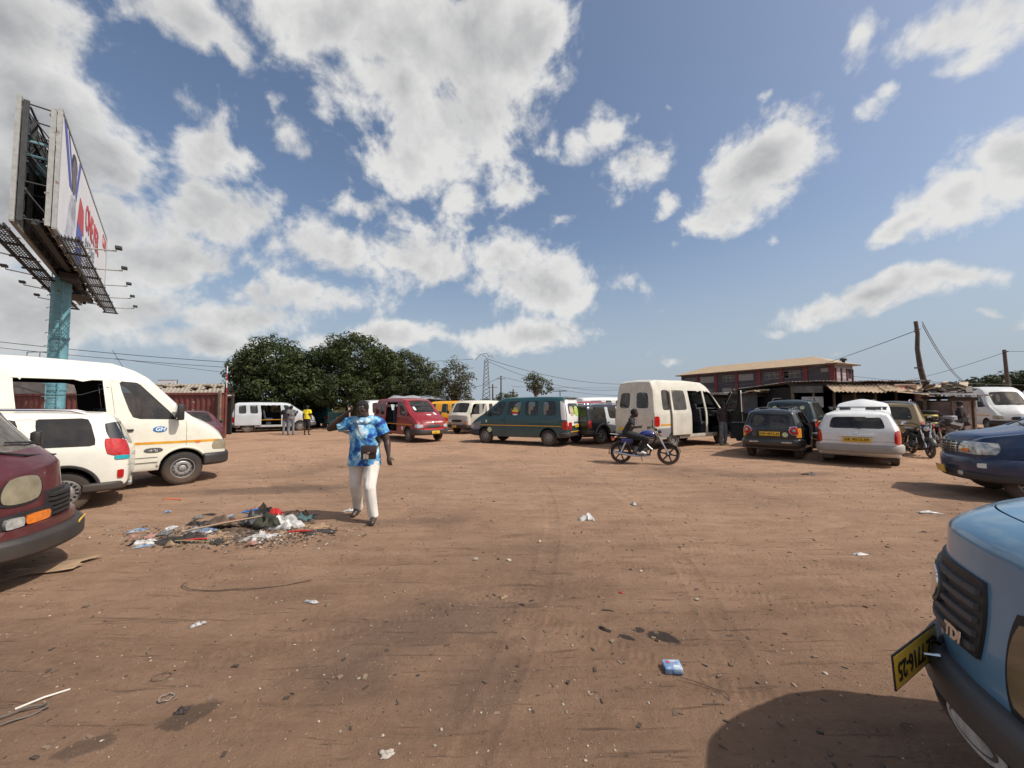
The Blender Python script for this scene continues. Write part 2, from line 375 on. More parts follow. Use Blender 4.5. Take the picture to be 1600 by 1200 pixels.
def make_ground():
    TH = np.concatenate([np.linspace(R(25), R(155), 760), np.linspace(R(156), R(384), 120)])
    RR = np.concatenate([[.05, .5], 1.0*np.exp(np.linspace(0, np.log(30), 440)), 30*np.exp(np.linspace(.03, np.log(60), 70))])
    rr, tt = np.meshgrid(RR, TH, indexing='ij'); x = rr*np.cos(tt); y = rr*np.sin(tt); z = gheight(x, y)
    nT, nR = len(TH), len(RR)
    v = np.stack([x, y, z], -1).reshape(-1, 3)
    i, j = np.meshgrid(np.arange(nR-1), np.arange(nT-1), indexing='ij'); a = (i*nT+j).ravel()
    f = np.stack([a, a+nT, a+nT+1, a+1], -1)
    me = bpy.data.meshes.new('ground'); me.vertices.add(len(v)); me.vertices.foreach_set('co', v.ravel())
    me.loops.add(f.size); me.loops.foreach_set('vertex_index', f.ravel()); me.polygons.add(len(f))
    me.polygons.foreach_set('loop_start', np.arange(len(f))*4); me.polygons.foreach_set('loop_total', np.full(len(f), 4))
    me.polygons.foreach_set('use_smooth', np.ones(len(f), bool)); me.update(); me.validate()
    if me.polygons[1000].normal.z < 0: me.flip_normals()
    m = bpy.data.materials.new('compacted_dirt'); m.use_nodes = True; t = NT(m.node_tree); p = t.n['Principled BSDF']
    g = t.new('ShaderNodeNewGeometry'); P = g.outputs['Position']
    mp = t.new('ShaderNodeMapping'); t.set(mp, 'Vector', P); mp.inputs['Rotation'].default_value = (0, 0, R(28)); mp.inputs['Scale'].default_value = (.35, 1.6, 1)
    big = t.noise(P, .33, 4, .55, .4); mid = t.noise(P, 2.1, 6, .65, .3); fine = t.noise(P, 22, 6, .7); st = t.noise(mp.outputs[0], 2.6, 6, .65, .5)
    grit = t.noise(P, 150, 3, .7)
    c = t.mix(t.mr(mid, .3, .7), (.185, .108, .064, 1), (.275, .165, .098, 1))
    c = t.mix(t.mr(st, .42, .72, 0, .55), c, (.345, .22, .138, 1))
    c = t.mix(t.mr(st, .45, .25, 0, .4), c, (.135, .078, .048, 1))
    c = t.mix(t.math('MULTIPLY', t.mr(big, .5, .68), t.mr(mid, .35, .6, .3, 1)), c, (.11, .066, .043, 1))   # damp and oil-darkened soil
    c = t.mix(t.mr(fine, .35, .75, 0, .35), c, (.34, .225, .145, 1))
    c = t.mix(t.mr(grit, .62, .72, 0, .6), c, (.40, .31, .22, 1)); c = t.mix(t.mr(grit, .36, .28, 0, .7), c, (.09, .056, .038, 1))
    # lens vignetting painted into the dirt: darker round the camera, partly damp, paler beyond
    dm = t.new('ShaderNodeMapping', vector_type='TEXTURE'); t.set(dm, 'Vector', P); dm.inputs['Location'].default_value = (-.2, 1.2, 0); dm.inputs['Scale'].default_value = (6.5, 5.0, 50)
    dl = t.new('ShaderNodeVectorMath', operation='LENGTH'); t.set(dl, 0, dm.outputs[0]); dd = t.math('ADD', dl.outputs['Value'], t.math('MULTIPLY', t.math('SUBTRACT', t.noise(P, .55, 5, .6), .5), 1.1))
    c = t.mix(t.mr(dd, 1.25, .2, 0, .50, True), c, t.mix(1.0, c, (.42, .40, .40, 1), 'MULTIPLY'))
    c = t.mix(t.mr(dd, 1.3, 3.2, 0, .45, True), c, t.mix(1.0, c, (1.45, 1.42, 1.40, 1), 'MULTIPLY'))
    # spilled oil: a few dark stains at fixed places of the yard
    spots = [(-.62, 3.1, 1.0, .55, 20, .45), (-1.05, 2.5, .5, .3, 0, .35), (-.2, 2.45, .5, .35, 50, .3), (-4.9, 7.9, 2.6, .5, 8, .6), (-3.9, 5.8, .8, .3, 0, .3),
             (1.06, 2.86, .15, .065, -30, .95), (.80, 2.86, .075, .03, -40, .95), (.92, 2.95, .05, .035, 0, .9), (.4, 4.6, .6, .25, 0, .3), (6.5, 9.2, 1.8, .4, 5, .4), (-1.75, 2.2, .16, .09, 45, .6), (-2.1, 2.0, .14, .07, 30, .5),
             (-1.6, 5.6, 1.5, .25, 5, .35)]
    for (sx, sy, a, b, an, wt) in spots:
        n = t.new('ShaderNodeMapping', vector_type='TEXTURE'); n.inputs['Location'].default_value = (sx, sy, 0); n.inputs['Rotation'].default_value = (0, 0, R(an)); n.inputs['Scale'].default_value = (a, b, 50)
        t.set(n, 'Vector', P); L = t.new('ShaderNodeVectorMath', operation='LENGTH'); t.set(L, 0, n.outputs[0])
        e = t.math('ADD', L.outputs['Value'], t.math('MULTIPLY', t.math('SUBTRACT', t.noise(P, 9 if a < .3 else 3.5, 5, .7), .5), 1.3))
        c = t.mix(t.mr(e, 1.0, .72 if a < .3 else .3, 0, wt, True), c, (.035, .026, .022, 1) if a < .3 else (.07, .048, .037, 1))
    # scrapes and drag marks, long and thin, in two directions
    sm = []
    for (an, sx, sy, th) in ((-24, .5, 9, .60), (38, .6, 10, .63), (-60, .8, 12, .64)):
        q = t.new('ShaderNodeMapping'); t.set(q, 'Vector', P); q.inputs['Rotation'].default_value = (0, 0, R(-an)); q.inputs['Scale'].default_value = (sx, sy, 1); sm.append(t.mr(t.noise(q.outputs[0], 1.6, 7, .62, .35), th, th+.06))
    scr = t.math('MAXIMUM', t.math('MAXIMUM', sm[0], sm[1]), sm[2]); scr = t.math('MULTIPLY', scr, t.mr(mid, .42, .58))
    c = t.mix(t.math('MULTIPLY', scr, .30), c, (.085, .056, .04, 1))
    c = t.mix(1.0, c, (1.15, 1.18, 1.26, 1), 'MULTIPLY')
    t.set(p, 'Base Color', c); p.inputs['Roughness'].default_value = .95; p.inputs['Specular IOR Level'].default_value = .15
    b = t.new('ShaderNodeBump'); b.inputs['Distance'].default_value = .035; b.inputs['Strength'].default_value = .9
    t.set(b, 'Height', t.math('ADD', t.math('ADD', t.math('MULTIPLY', fine, .5), t.math('MULTIPLY', st, .8)), t.math('SUBTRACT', t.math('MULTIPLY', grit, .3), t.math('MULTIPLY', scr, .35))))
    t.l.new(b.outputs[0], p.inputs['Normal'])
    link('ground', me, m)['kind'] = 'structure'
make_ground()
def gz(x, y): return float(gheight(np.array([x]), np.array([y]))[0])

# ---------------------------------------------------------------- trees
BARK = mat('bark', (.11, .085, .065), .95, var=.35, vscale=9, bump=.6, bscale=14)
def leafmat(name, c1, c2):
    m = mat(name, c1, .55, spec=.25, col2=c2, vscale=1.6); t = NT(m.node_tree); p = t.n['Principled BSDF']
    tr = t.new('ShaderNodeBsdfTranslucent'); tr.inputs[0].default_value = c4([c1[0]*1.3, c1[1]*1.5, c1[2]*.8])
    mx = t.new('ShaderNodeMixShader'); mx.inputs[0].default_value = .22; t.l.new(p.outputs[0], mx.inputs[1]); t.l.new(tr.outputs[0], mx.inputs[2])
    t.l.new(mx.outputs[0], t.n['Material Output'].inputs[0]); return m
def leaves(centres, radii, n, size, rng, up=.5):
    """rosettes of leaf faces near the skin of each clump"""
    V = []; F = []
    for c, r in zip(centres, radii):
        k = max(6, int(n*(r**2)))
        d = rng.normal(size=(k, 3)); d /= np.linalg.norm(d, axis=1)[:, None]; rad = r*rng.uniform(.45, 1.05, k)**.5
        P = c+d*rad[:, None]*np.array([1, 1, .8])
        nn = d+rng.normal(scale=.45, size=(k, 3))+np.array([0, 0, up]); nn /= np.linalg.norm(nn, axis=1)[:, None]
        a = np.cross(nn, rng.normal(size=(k, 3))); a /= np.linalg.norm(a, axis=1)[:, None]; b = np.cross(nn, a)
        s = size*rng.uniform(.6, 1.35, k)[:, None]
        q = np.stack([P-a*s, P-b*s*.42+nn*s*.12, P+a*s, P+b*s*.42+nn*s*.12], 1)
        V.append(q.reshape(-1, 3))
    V = np.concatenate(V); N = len(V)//4
    me = bpy.data.meshes.new('crown'); me.vertices.add(len(V)); me.vertices.foreach_set('co', V.ravel())
    me.loops.add(N*4); me.loops.foreach_set('vertex_index', np.arange(N*4)); me.polygons.add(N)
    me.polygons.foreach_set('loop_start', np.arange(N)*4); me.polygons.foreach_set('loop_total', np.full(N, 4)); me.update(); return me
def tree(name, base, h, blobs, mt, label, group=None, leaf=.10, dens=420, clump=.55, trunk=.25, nlimb=9, seed=1, fill=1.0, up=.5, cat='tree'):
    """blobs: (dx, dz, rx, ry, rz) big masses; each is broken into clumps"""
    rng = np.random.RandomState(seed); e = empty(name, base, 0, label, cat, group)
    cs = []; rs = []
    for (dx, dy, dz, rx, ry, rz) in blobs:
        area = (rx*rz+ry*rz+rx*ry)/3*4*pi
        k = int(area/(clump**2)*.62*fill)
        d = rng.normal(size=(k, 3)); d /= np.linalg.norm(d, axis=1)[:, None]
        u = rng.uniform(.35, 1.0, k)**.45*(1+rng.normal(scale=.07, size=k))
        p = np.array([dx, dy, dz])+d*u[:, None]*np.array([rx, ry, rz])
        keep = p[:, 2] > h*.12; p = p[keep]
        cs += list(p); rs += list(clump*rng.uniform(.45, 1.15, len(p)))
    me = leaves(np.array(cs), rs, dens, leaf, rng, up); link('crown', me, mt, e)
    mb = MB(); r0 = random.Random(seed)
    zb = min(b[2]-b[5]*.3 for b in blobs)
    mb.tube([(0, 0, -.2), (.05*h*.1, 0, zb*.35), (-.04, .03, zb*.8), (0, 0, zb+.5)], [trunk*1.35, trunk, trunk*.85, trunk*.6], 9)
    idx = rng.choice(len(cs), min(nlimb, len(cs)), replace=False)
    for i in idx:
        c = Vector(cs[i]); s = Vector((0, 0, zb*r0.uniform(.6, .95))); m1 = s.lerp(c, .45)+Vector((r0.uniform(-.2, .2), r0.uniform(-.2, .2), r0.uniform(0, .3)))
        mb.tube([s, m1, s.lerp(c, .95)], [trunk*.5, trunk*.28, trunk*.08], 6)
    mb.build('trunk', BARK, e, 60); return e
L1 = leafmat('leaf_dark', (.070, .088, .030), (.026, .038, .015)); L2 = leafmat('leaf_grey_green', (.088, .10, .05), (.035, .046, .022)); L3 = leafmat('leaf_olive', (.085, .085, .045), (.05, .05, .03))
L4 = leafmat('leaf_far', (.05, .062, .035), (.035, .045, .026))
def tp(px, Y, z=0): 
    v = atd(px, 633, Y); return Vector((v.x, Y, z))
def make_trees():
    Y = 31; k = Y/FPX
    def bl(px0, py0, rx, rz, Yo=0, ry=None): # from picture units to offsets about the tree base
        return px0, py0, rx, rz
    def big(pxb, Yb, bs, **kw):
        kk = Yb/FPX; out = []
        for (px, py, rx, rz) in bs:
            out.append(((px-pxb)*kk, random.uniform(-.6, .6), CAMH+(633-py)*kk, rx*kk, max(rx, rz)*kk*.9, rz*kk))
        return tree(base=tp(pxb, Yb), h=CAMH+(633-min(b[1]-b[3] for b in bs))*kk, blobs=out, **kw)
    big(440, 30, [(400, 600, 38, 45), (432, 562, 40, 38), (470, 590, 45, 50), (400, 575, 30, 30), (440, 615, 60, 30)], name='broad_tree', mt=L1, clump=.62, dens=300, leaf=.12, trunk=.35, seed=3,
        label='dense dark green tree, leftmost of the large ones, behind the silver van')
    big(555, 31, [(520, 580, 42, 45), (560, 562, 48, 42), (590, 585, 40, 45), (545, 610, 70, 30)], name='broad_tree', mt=L1, clump=.62, dens=300, leaf=.12, trunk=.38, seed=5,
        label='tallest dense dark green tree, behind the man in the blue shirt')
    big(640, 33, [(640, 588, 42, 40), (615, 600, 35, 40), (660, 605, 28, 32), (678, 612, 22, 26)], name='broad_tree', mt=L2, clump=.5, dens=380, leaf=.10, trunk=.3, seed=8,
        label='rounded grey green tree behind the red van and grey roof')
    big(713, 30, [(708, 588, 24, 26), (722, 600, 22, 24), (698, 610, 24, 20)], name='thin_tree', mt=L3, clump=.38, dens=270, leaf=.085, trunk=.14, seed=11, fill=.85, nlimb=22,
        label='thin tree with sparse olive leaves above the yellow van')
    big(838, 62, [(832, 598, 15, 12), (848, 604, 16, 11), (838, 590, 10, 7)], name='small_tree', mt=L2, clump=.6, dens=70, leaf=.2, trunk=.22, seed=13, fill=.8, nlimb=16,
        label='small round tree on the skyline above the green van')
    big(794, 40, [(790, 620, 12, 5), (800, 618, 7, 5)], name='leafy_shrub', mt=L2, clump=.35, dens=160, leaf=.14, trunk=.08, seed=17, label='low leafy shrub top showing over the green van roof', cat='shrub')
    big(1470, 34, [(1462, 612, 14, 8), (1480, 612, 18, 8)], name='leafy_shrub', mt=L2, clump=.35, dens=120, leaf=.16, trunk=.1, seed=19, fill=.6, label='sparse shrub behind the junk laden kiosk roof beside the crooked pole', cat='shrub')
    big(1555, 60, [(1545, 606, 26, 12), (1580, 600, 32, 14), (1620, 602, 34, 14)], name='far_tree', mt=L4, clump=.8, dens=60, leaf=.26, trunk=.4, seed=23, label='flat topped far tree above the white van on the right')
    big(1515, 66, [(1512, 608, 12, 8), (1525, 606, 10, 8)], name='far_tree', mt=L4, clump=.6, dens=60, leaf=.26, trunk=.25, seed=29, label='smaller far tree between the two utility poles')
    for i, (px, w, hh, Yf) in enumerate([(760, 8, 4, 48), (735, 10, 6, 46), (778, 6, 4, 52)]):
        big(px, Yf, [(px, 626, w, hh)], name='leafy_shrub', mt=L2, clump=.4, dens=100, leaf=.18, trunk=.07, seed=31+i, label=['shrub at the foot of the lattice pylon', 'shrub right of the thin olive tree', 'small shrub right of the lattice pylon'][i], cat='shrub')
make_trees()
# ---------------------------------------------------------------- vehicles: a lofted shell cut into its panels
F0, F1 = .9, .06
def ring(st):
    xb, xt, zb, zbelt, zw, zr, w, ww, wr, bow = st
    H = [(xb, F1*w, zb, F1), (xb, F0*w, zb, F0), (xb, w*.985, zb+.015, 1), (xb, w*.995, zb+.13, 1), (xb, w, zb+(zbelt-zb)*.5, 1), (xb, w*.997, zbelt-.10, 1),
         (xb, w-.02 if ww > w*.93 else w-.025, zbelt, 1), (xt, ww, zw, 1), (xt, wr, zr-.035, 1), (xt, F0*wr, zr-.008, F0), (xt, F1*wr, zr+.018, F1)]
    out = [Vector((x+bow*(1-f*f), y, z)) for (x, y, z, f) in H]
    return out+[Vector((v.x, -v.y, v.z)) for v in reversed(out)]          # 22 points, left side first
def lerp_st(a, b, x):
    t = (x-a[0])/(b[0]-a[0]); return tuple(p+(q-p)*t for p, q in zip(a, b))
_wheels = {}
def wheel_meshes(r, w, style):
    k = (r, w, style)
    if k in _wheels: return _wheels[k]
    rr = r*(.60 if style != 'alloy5' else .66); t = MB(); h = w/2
    t.lathe([(rr, -h*.8), (rr+.012, -h*.98), (rr+(r-rr)*.5, -h*1.04), (r-.022, -h*.92), (r-.004, -h*.7), (r, -h*.35), (r, h*.35), (r-.004, h*.7), (r-.022, h*.92), (rr+(r-rr)*.5, h*1.04), (rr+.012, h*.98), (rr, h*.8)], 'Y', 40, closed=True)
    for i in range(60):
        a = 2*pi*i/48
        for s in (-1, 1):
            M = Matrix.Rotation(-a, 4, 'Y'); t.box((r-.004, s*h*.62, 0), (.012, h*.46, r*.06), None, M)
    tm = t.mesh('tyre'); sharp(tm, 40)
    m = MB()
    m.lathe([(rr-.004, -h*.85), (rr+.004, h*.86), (rr-.006, h*.9), (rr-.014, h*.84), (rr-.02, h*.3), (rr-.03, -h*.6), (rr-.004, -h*.85)], 'Y', 40)
    if style == 'steel':
        m.lathe([(rr-.02, h*.25), (rr*.82, h*.42), (rr*.62, h*.62), (rr*.45, h*.60), (rr*.36, h*.30), (rr*.32, h*.30)], 'Y', 40)
        m.lathe([(rr*.34, h*.3), (rr*.30, h*.62), (rr*.16, h*.70), (0.001, h*.72)], 'Y', 20)
        for i in range(5):
            a = 2*pi*i/5; m.tube([(rr*.46*cos(a), h*.55, rr*.46*sin(a)), (rr*.46*cos(a), h*.72, rr*.46*sin(a))], .012, 6)
        m.mi = 1
        for i in range(12):
            a = 2*pi*(i+.5)/12; m.tube([(rr*.76*cos(a), h*.40, rr*.76*sin(a)), (rr*.76*cos(a), h*.525, rr*.76*sin(a))], rr*.062, 8)
        m.mi = 0
    elif style == 'cover':    # dished hub cap with slots round the rim
        m.lathe([(rr-.006, h*.7), (rr*.9, h*.86), (rr*.62, h*.78), (rr*.58, h*.92), (rr*.3, h*1.12), (.001, h*1.16)], 'Y', 40)
        m.mi = 1
        for i in range(16):
            a = 2*pi*i/16; M = Matrix.Rotation(-a, 4, 'Y'); m.box((rr*.78, h*.84, 0), (rr*.2, .008, rr*.16), None, M)
        m.mi = 0
    else:
        n = 5 if style == 'alloy5' else 6
        m.lathe([(.001, h*.66), (rr*.2, h*.64), (rr*.24, h*.4), (rr*.24, -h*.2)], 'Y', 20)
        for i in range(n):
            M = Matrix.Rotation(-2*pi*i/n, 4, 'Y'); m.box((rr*.56, h*.5, 0), (rr*.86, .025, rr*.26), None, M)
        m.mi = 1; m.lathe([(rr-.03, -h*.2), (.001, -h*.2)], 'Y', 24); m.mi = 0
    mm = m.mesh('rim'); sharp(mm, 30); tm.materials.append(TYRE)
    for q in ((STEEL if style in ('steel', 'cover') else ALLOY), WELL): mm.materials.append(q)
    _wheels[k] = (tm, mm); return _wheels[k]

_seatme = {}
def seat_mesh(w):
    k = round(w, 2)
    if k not in _seatme:
        m = MB(); m.box((.02, 0, .40), (.46, w, .14)); m.box((-.24, 0, .72), (.12, w, .60), (0, -.18, 0)); m.box((0, 0, .18), (.3, w*.8, .34))
        n = max(1, int(round(w/.45)))
        for i in range(n): m.box((-.32, (i-(n-1)/2)*w/n, 1.10), (.08, .24, .17), (0, -.15, 0))
        me = m.mesh('seat'); bm = bmesh.new(); bm.from_mesh(me)
        bmesh.ops.bevel(bm, geom=list(bm.edges), offset=.035, segments=2, profile=.6, affect='EDGES', clamp_overlap=True); bm.to_mesh(me); bm.free()
        me.shade_smooth(); me.materials.append(SEATM); _seatme[k] = me
    return _seatme[k]

class Vehicle:
    def __init__(s, name, label, cat, stations, cuts, rules, pieces, body, wheels, wr, ww, style, group=None, track=None, floor=True, sub=2, steerside=1, seats=(), glass=GLASS, rn=(.07, .9), rt=.05):
        s.root = empty(name, (0, 0, 0), 0, label, cat, group); s.glass = glass; s.wr = wr; s.wheels = wheels
        st = list(stations)
        for x in cuts:
            for i in range(len(st)-1):
                if st[i][0] > x+.012 and st[i+1][0] < x-.012: st.insert(i+1, lerp_st(st[i], st[i+1], x)); break
        s.st = st; N = len(st); V = []; Fc = []; T = []; tags = ['body']
        def tg(k):
            if k not in tags: tags.append(k)
            return tags.index(k)
        def rule(reg, a, b, side):
            r = 'body'
            for q in rules:
                if q[0] != reg: continue
                if reg == 'side':
                    if q[2] in (0, side) and q[4] < a < q[3] and q[5] <= b <= q[6]: r = q[1]
                elif q[2] <= a <= q[3] and q[4] <= b <= q[5]: r = q[1]
            if '*' in r: r = r.replace('*', 'L' if side > 0 else 'R')
            return tg(r)
        for q in st: V += ring(q)
        for i in range(N-1):
            for k in range(22):
                k2 = (k+1) % 22; Fc.append((i*22+k, (i+1)*22+k, (i+1)*22+k2, i*22+k2))
                j = k if k < 11 else 20-k if k < 21 else -1
                side = 1 if k < 10 else (-1 if k > 10 else 0)
                T.append(rule('side', (st[i][0]+st[i+1][0])/2, j, side))
        COLS = [1, F0, F1, -F1, -F0, -1]
        for (i, reg) in ((0, 'front'), (N-1, 'rear')):
            b = i*22; q = st[i]; rows = [[b+2, b+1, b+0, b+21, b+20, b+19]]
            R_ = ring(q); sg = 1 if reg == 'front' else -1
            capbow = q[9] if reg == 'front' else -abs(q[9])
            for j in range(3, 8):
                row = []
                for ci, f in enumerate(COLS):
                    if ci == 0: row.append(b+j)
                    elif ci == 5: row.append(b+21-j)
                    else:
                        V.append(Vector((R_[j].x+capbow*(1-f*f), R_[j].y*f, R_[j].z+(.01*(1-f*f) if j > 5 else 0)))); row.append(len(V)-1)
                rows.append(row)
            rows.append([b+8, b+9, b+10, b+11, b+12, b+13])
            for r_ in range(6):
                for c in range(5):
                    Fc.append((rows[r_][c], rows[r_][c+1], rows[r_+1][c+1], rows[r_+1][c]) if reg == 'rear' else (rows[r_][c], rows[r_+1][c], rows[r_+1][c+1], rows[r_][c+1]))
                    T.append(rule(reg, c, r_, 1 if c < 2 else -1))
        wsi = [i for i in range(N) if st[i][0]-st[i][1] > .2 or (i+1 < N and st[i+1][0]-st[i+1][1] > .2)][:2]
        me = bpy.data.meshes.new('cage'); me.from_pydata([tuple(v) for v in V], [], Fc); me.update()
        wells = ['well%d' % k for k in range(2*len(wheels))]
        for k in tags+wells: me.materials.append(None)
        me.polygons.foreach_set('material_index', T)
        bm = bmesh.new(); bm.from_mesh(me); bmesh.ops.recalc_face_normals(bm, faces=bm.faces); bm.to_mesh(me); bm.free()
        o = bpy.data.objects.new('cage', me); C.objects.link(o)
        cr = me.attributes.new('crease_edge', 'FLOAT', 'EDGE'); cv = []
        for e_ in me.edges:
            a_, b_ = e_.vertices; val = 0.0
            if a_ < N*22 and b_ < N*22:
                ka, kb = a_ % 22, b_ % 22; ja, jb = min(ka, 21-ka), min(kb, 21-kb)
                if a_//22 == b_//22:
                    if a_//22 in (0, N-1): val = .30
                    elif ja+jb == 13 and (a_//22) in wsi: val = .45
                    elif min(ja, jb) >= 8 and (a_//22) in wsi: val = .5
                elif ja == jb: val = {2: .3, 3: .25, 6: .42, 7: .5, 8: .30, 9: .15}.get(ja, 0)
            cv.append(val)
        cr.data.foreach_set('value', cv)
        sm = o.modifiers.new('s', 'SUBSURF'); sm.levels = sub; sm.render_levels = sub
        dg = bpy.context.evaluated_depsgraph_get(); bpy.context.view_layer.update()
        e = o.evaluated_get(dg); m0 = bpy.data.meshes.new_from_object(e)
        W0 = max(q[6] for q in st); xn = st[0][0]; s.nb = rn[0]
        for v in m0.vertices:      # plan-view curvature of nose and tail
            f = min(1, abs(v.co.y)/W0)
            k = max(0, min(1, (v.co.x-(xn-rn[1]))/rn[1])); v.co.x -= rn[0]*f*f*k*k*(3-2*k)
            k = max(0, min(1, ((st[-1][0]+.5)-v.co.x)/.5)); v.co.x += rt*f*f*k*k*(3-2*k)
        o.modifiers.clear(); o.data = m0
        bm = bmesh.new(); bm.from_mesh(m0); s.bvh = BVHTree.FromBMesh(bm); bm.free()
        s.w = max(q[6] for q in st); s.trk = track or s.w-.11
        cu = MB()
        for (wx, s_) in [(x, y) for x in wheels for y in (1, -1)]:
            r = wr+.055; n = 28; y0, y1 = s_*(s.w+.3), s_*(s.trk-.17)
            vs = [(wx+r*cos(2*pi*k/n), y, wr+.02+r*1.0*sin(2*pi*k/n)) for y in (y0, y1) for k in range(n)]
            cu.add(vs, [tuple(range(n)), tuple(range(n, 2*n))[::-1]]+[(k, (k+1) % n, n+(k+1) % n, n+k) for k in range(n)])
        cm = cu.mesh('cut')
        for k in tags+wells: cm.materials.append(None)
        cm.polygons.foreach_set('material_index', [len(tags)]*len(cm.polygons))
        co = bpy.data.objects.new('cut', cm); C.objects.link(co)
        if wheels:
            bo = o.modifiers.new('b', 'BOOLEAN'); bo.operation = 'DIFFERENCE'; bo.object = co; bo.solver = 'EXACT'; bo.material_mode = 'INDEX'
        bpy.context.view_layer.update(); dg = bpy.context.evaluated_depsgraph_get()
        m1 = bpy.data.meshes.new_from_object(o.evaluated_get(dg))
        if wheels and max(abs(v.co.y) for v in m1.vertices) > s.w+.15:      # the exact solver gave up: use the other one
            bo.solver = 'FAST'; bpy.context.view_layer.update(); m1 = bpy.data.meshes.new_from_object(o.evaluated_get(bpy.context.evaluated_depsgraph_get()))
        bpy.data.objects.remove(o); bpy.data.objects.remove(co)
        bm = bmesh.new(); bm.from_mesh(m1)
        # wells: whatever lies on the cutter surface
        for f in bm.faces:
            c = f.calc_center_median()
            for wx in wheels:
                if abs(c.y) < s.w+.05 and hypot(c.x-wx, c.z-wr-.02) < wr+.0545 and abs(c.y) > s.trk-.20: f.material_index = len(tags)+2*list(wheels).index(wx)+(c.y > 0)
        zlow = min(q[2] for q in st)-.03
        bmesh.ops.delete(bm, geom=[f for f in bm.faces if f.material_index >= len(tags) and (abs(f.calc_center_median().y) > s.w+.03 or f.calc_center_median().z < zlow)], context='FACES')
        # rounded window corners
        for v in bm.verts:
            by = {}
            for f in v.link_faces: by.setdefault(f.material_index, []).append(f)
            if len(v.link_faces) == 4 and len(by) >= 2:
                for k, fs in by.items():
                    if k < len(tags) and tags[k].startswith(('window', 'wind')) and len(fs) == 1:
                        v.co = v.co.lerp(fs[0].calc_center_median(), .38)
        s.parts = {}
        bm.verts.ensure_lookup_table()
        for k, nm in enumerate(tags+wells):
            fs = [f for f in bm.faces if f.material_index == k]
            if not fs: continue
            p = pieces.get(nm, {})
            if p.get('open'): continue
            b2 = bmesh.new(); mp = {}
            for f in fs:
                for v in f.verts:
                    if v not in mp: mp[v] = b2.verts.new(v.co)
                try: b2.faces.new([mp[v] for v in f.verts])
                except ValueError: pass
            b2.normal_update()
            isg = nm.startswith('wind'); plain = nm.split('#')[0]; par = s.parts.get(p.get('parent'), s.root)
            if isg:
                bmesh.ops.translate(b2, vec=(0, 0, 0), verts=b2.verts)
                r = bmesh.ops.inset_region(b2, faces=b2.faces[:], thickness=p.get('seal', .02), depth=0, use_even_offset=False)
                rim = set(r['faces'])
                for f in b2.faces: f.material_index = 0 if f not in rim else 1
                for v in b2.verts: v.co -= v.normal*.012
                mats = [p.get('mat', s.glass), RUBBER]
                if p.get('broken'):
                    bmesh.ops.delete(b2, geom=[f for f in b2.faces if f.material_index == 0], context='FACES')
            else:
                panel = nm != 'body' and nm not in wells
                if panel:
                    mv = {}
                    for v in b2.verts:
                        if v.is_boundary:
                            c = Vector(); 
                            for f in v.link_faces: c += f.calc_center_median()
                            c /= len(v.link_faces); mv[v] = (c-v.co).normalized()*p.get('gap', .007)
                    for v, d in mv.items(): v.co += d
                if nm not in wells:
                    be = [e_ for e_ in b2.edges if e_.is_boundary]; nv = {v: v.normal.copy() for e_ in be for v in e_.verts}
                    r = bmesh.ops.extrude_edge_only(b2, edges=be)
                    for v in [g_ for g_ in r['geom'] if isinstance(g_, bmesh.types.BMVert)]:
                        src = min(((e_.other_vert(v)) for e_ in v.link_edges if e_.other_vert(v) in nv), key=lambda q: (q.co-v.co).length, default=None)
                        if src: v.co -= nv[src]*.035
                mats = [p.get('mat', body)] if nm not in wells else [WELL]
            for e_ in b2.edges:
                if len(e_.link_faces) == 2 and e_.calc_face_angle(0) > R(32): e_.smooth = False
            for f in b2.faces: f.smooth = True
            mm = bpy.data.meshes.new(plain); b2.to_mesh(mm); b2.free()
            ob = link('wheel_well' if nm in wells else p.get('name', plain), mm, mats, par)
            if p.get('loc'): 
                ob.location = p['loc']
            if p.get('hinge'):    # (point, axis, angle)
                pt, ax, an = p['hinge']; M = Matrix.Translation(Vector(pt)) @ Matrix.Rotation(R(an), 4, ax) @ Matrix.Translation(-Vector(pt)); ob.matrix_basis = M
            if p.get('label'): ob['label'] = p['label']
            s.parts[nm] = ob
        bm.free(); s.body = s.parts['body']
        tm, rm = wheel_meshes(wr, ww, style)
        for wx in wheels:
            for s_ in (1, -1):
                we = empty('wheel', (wx, s_*s.trk, wr), 0, parent=s.root); we.rotation_euler = (0, random.uniform(0, 6), 0 if s_ > 0 else pi)
                link('tyre', tm, None, we); link('rim', rm, None, we)
        if floor:
            x0, x1 = st[0][0]-.3, st[-1][0]+.15
            zf = st[len(st)//2][2]+.10
            MB().box(((x0+x1)/2, 0, zf), (x0-x1, s.w*1.5 if wheels else s.w*1.6, .04)).build('floor', DASH, s.root)
        for (x, y, w_) in seats:
            link('seat', seat_mesh(w_), None, s.root, (x, y, st[len(st)//2][2]+.12))
    def dash(s, x, z, w, steer=True, sz=.38):
        MB().box((x+.18, 0, z-.12), (.42, w*2, .26)).build('dashboard', DASH, s.root, bevel=.05)
        if steer:
            m = MB(); m.lathe([(.19+.016*cos(a), .016*sin(a)) for a in [2*pi*k/8 for k in range(8)]], 'X', 24, closed=True)
            m.tube([(0, -.18, 0), (0, .18, 0)], .014, 6); m.tube([(0, 0, 0), (.3, 0, -.02)], .03, 8)
            o = m.build('steering_wheel', DASH, s.root); o.location = (x-.16, sz, z+.06); o.rotation_euler = (0, R(28), 0)
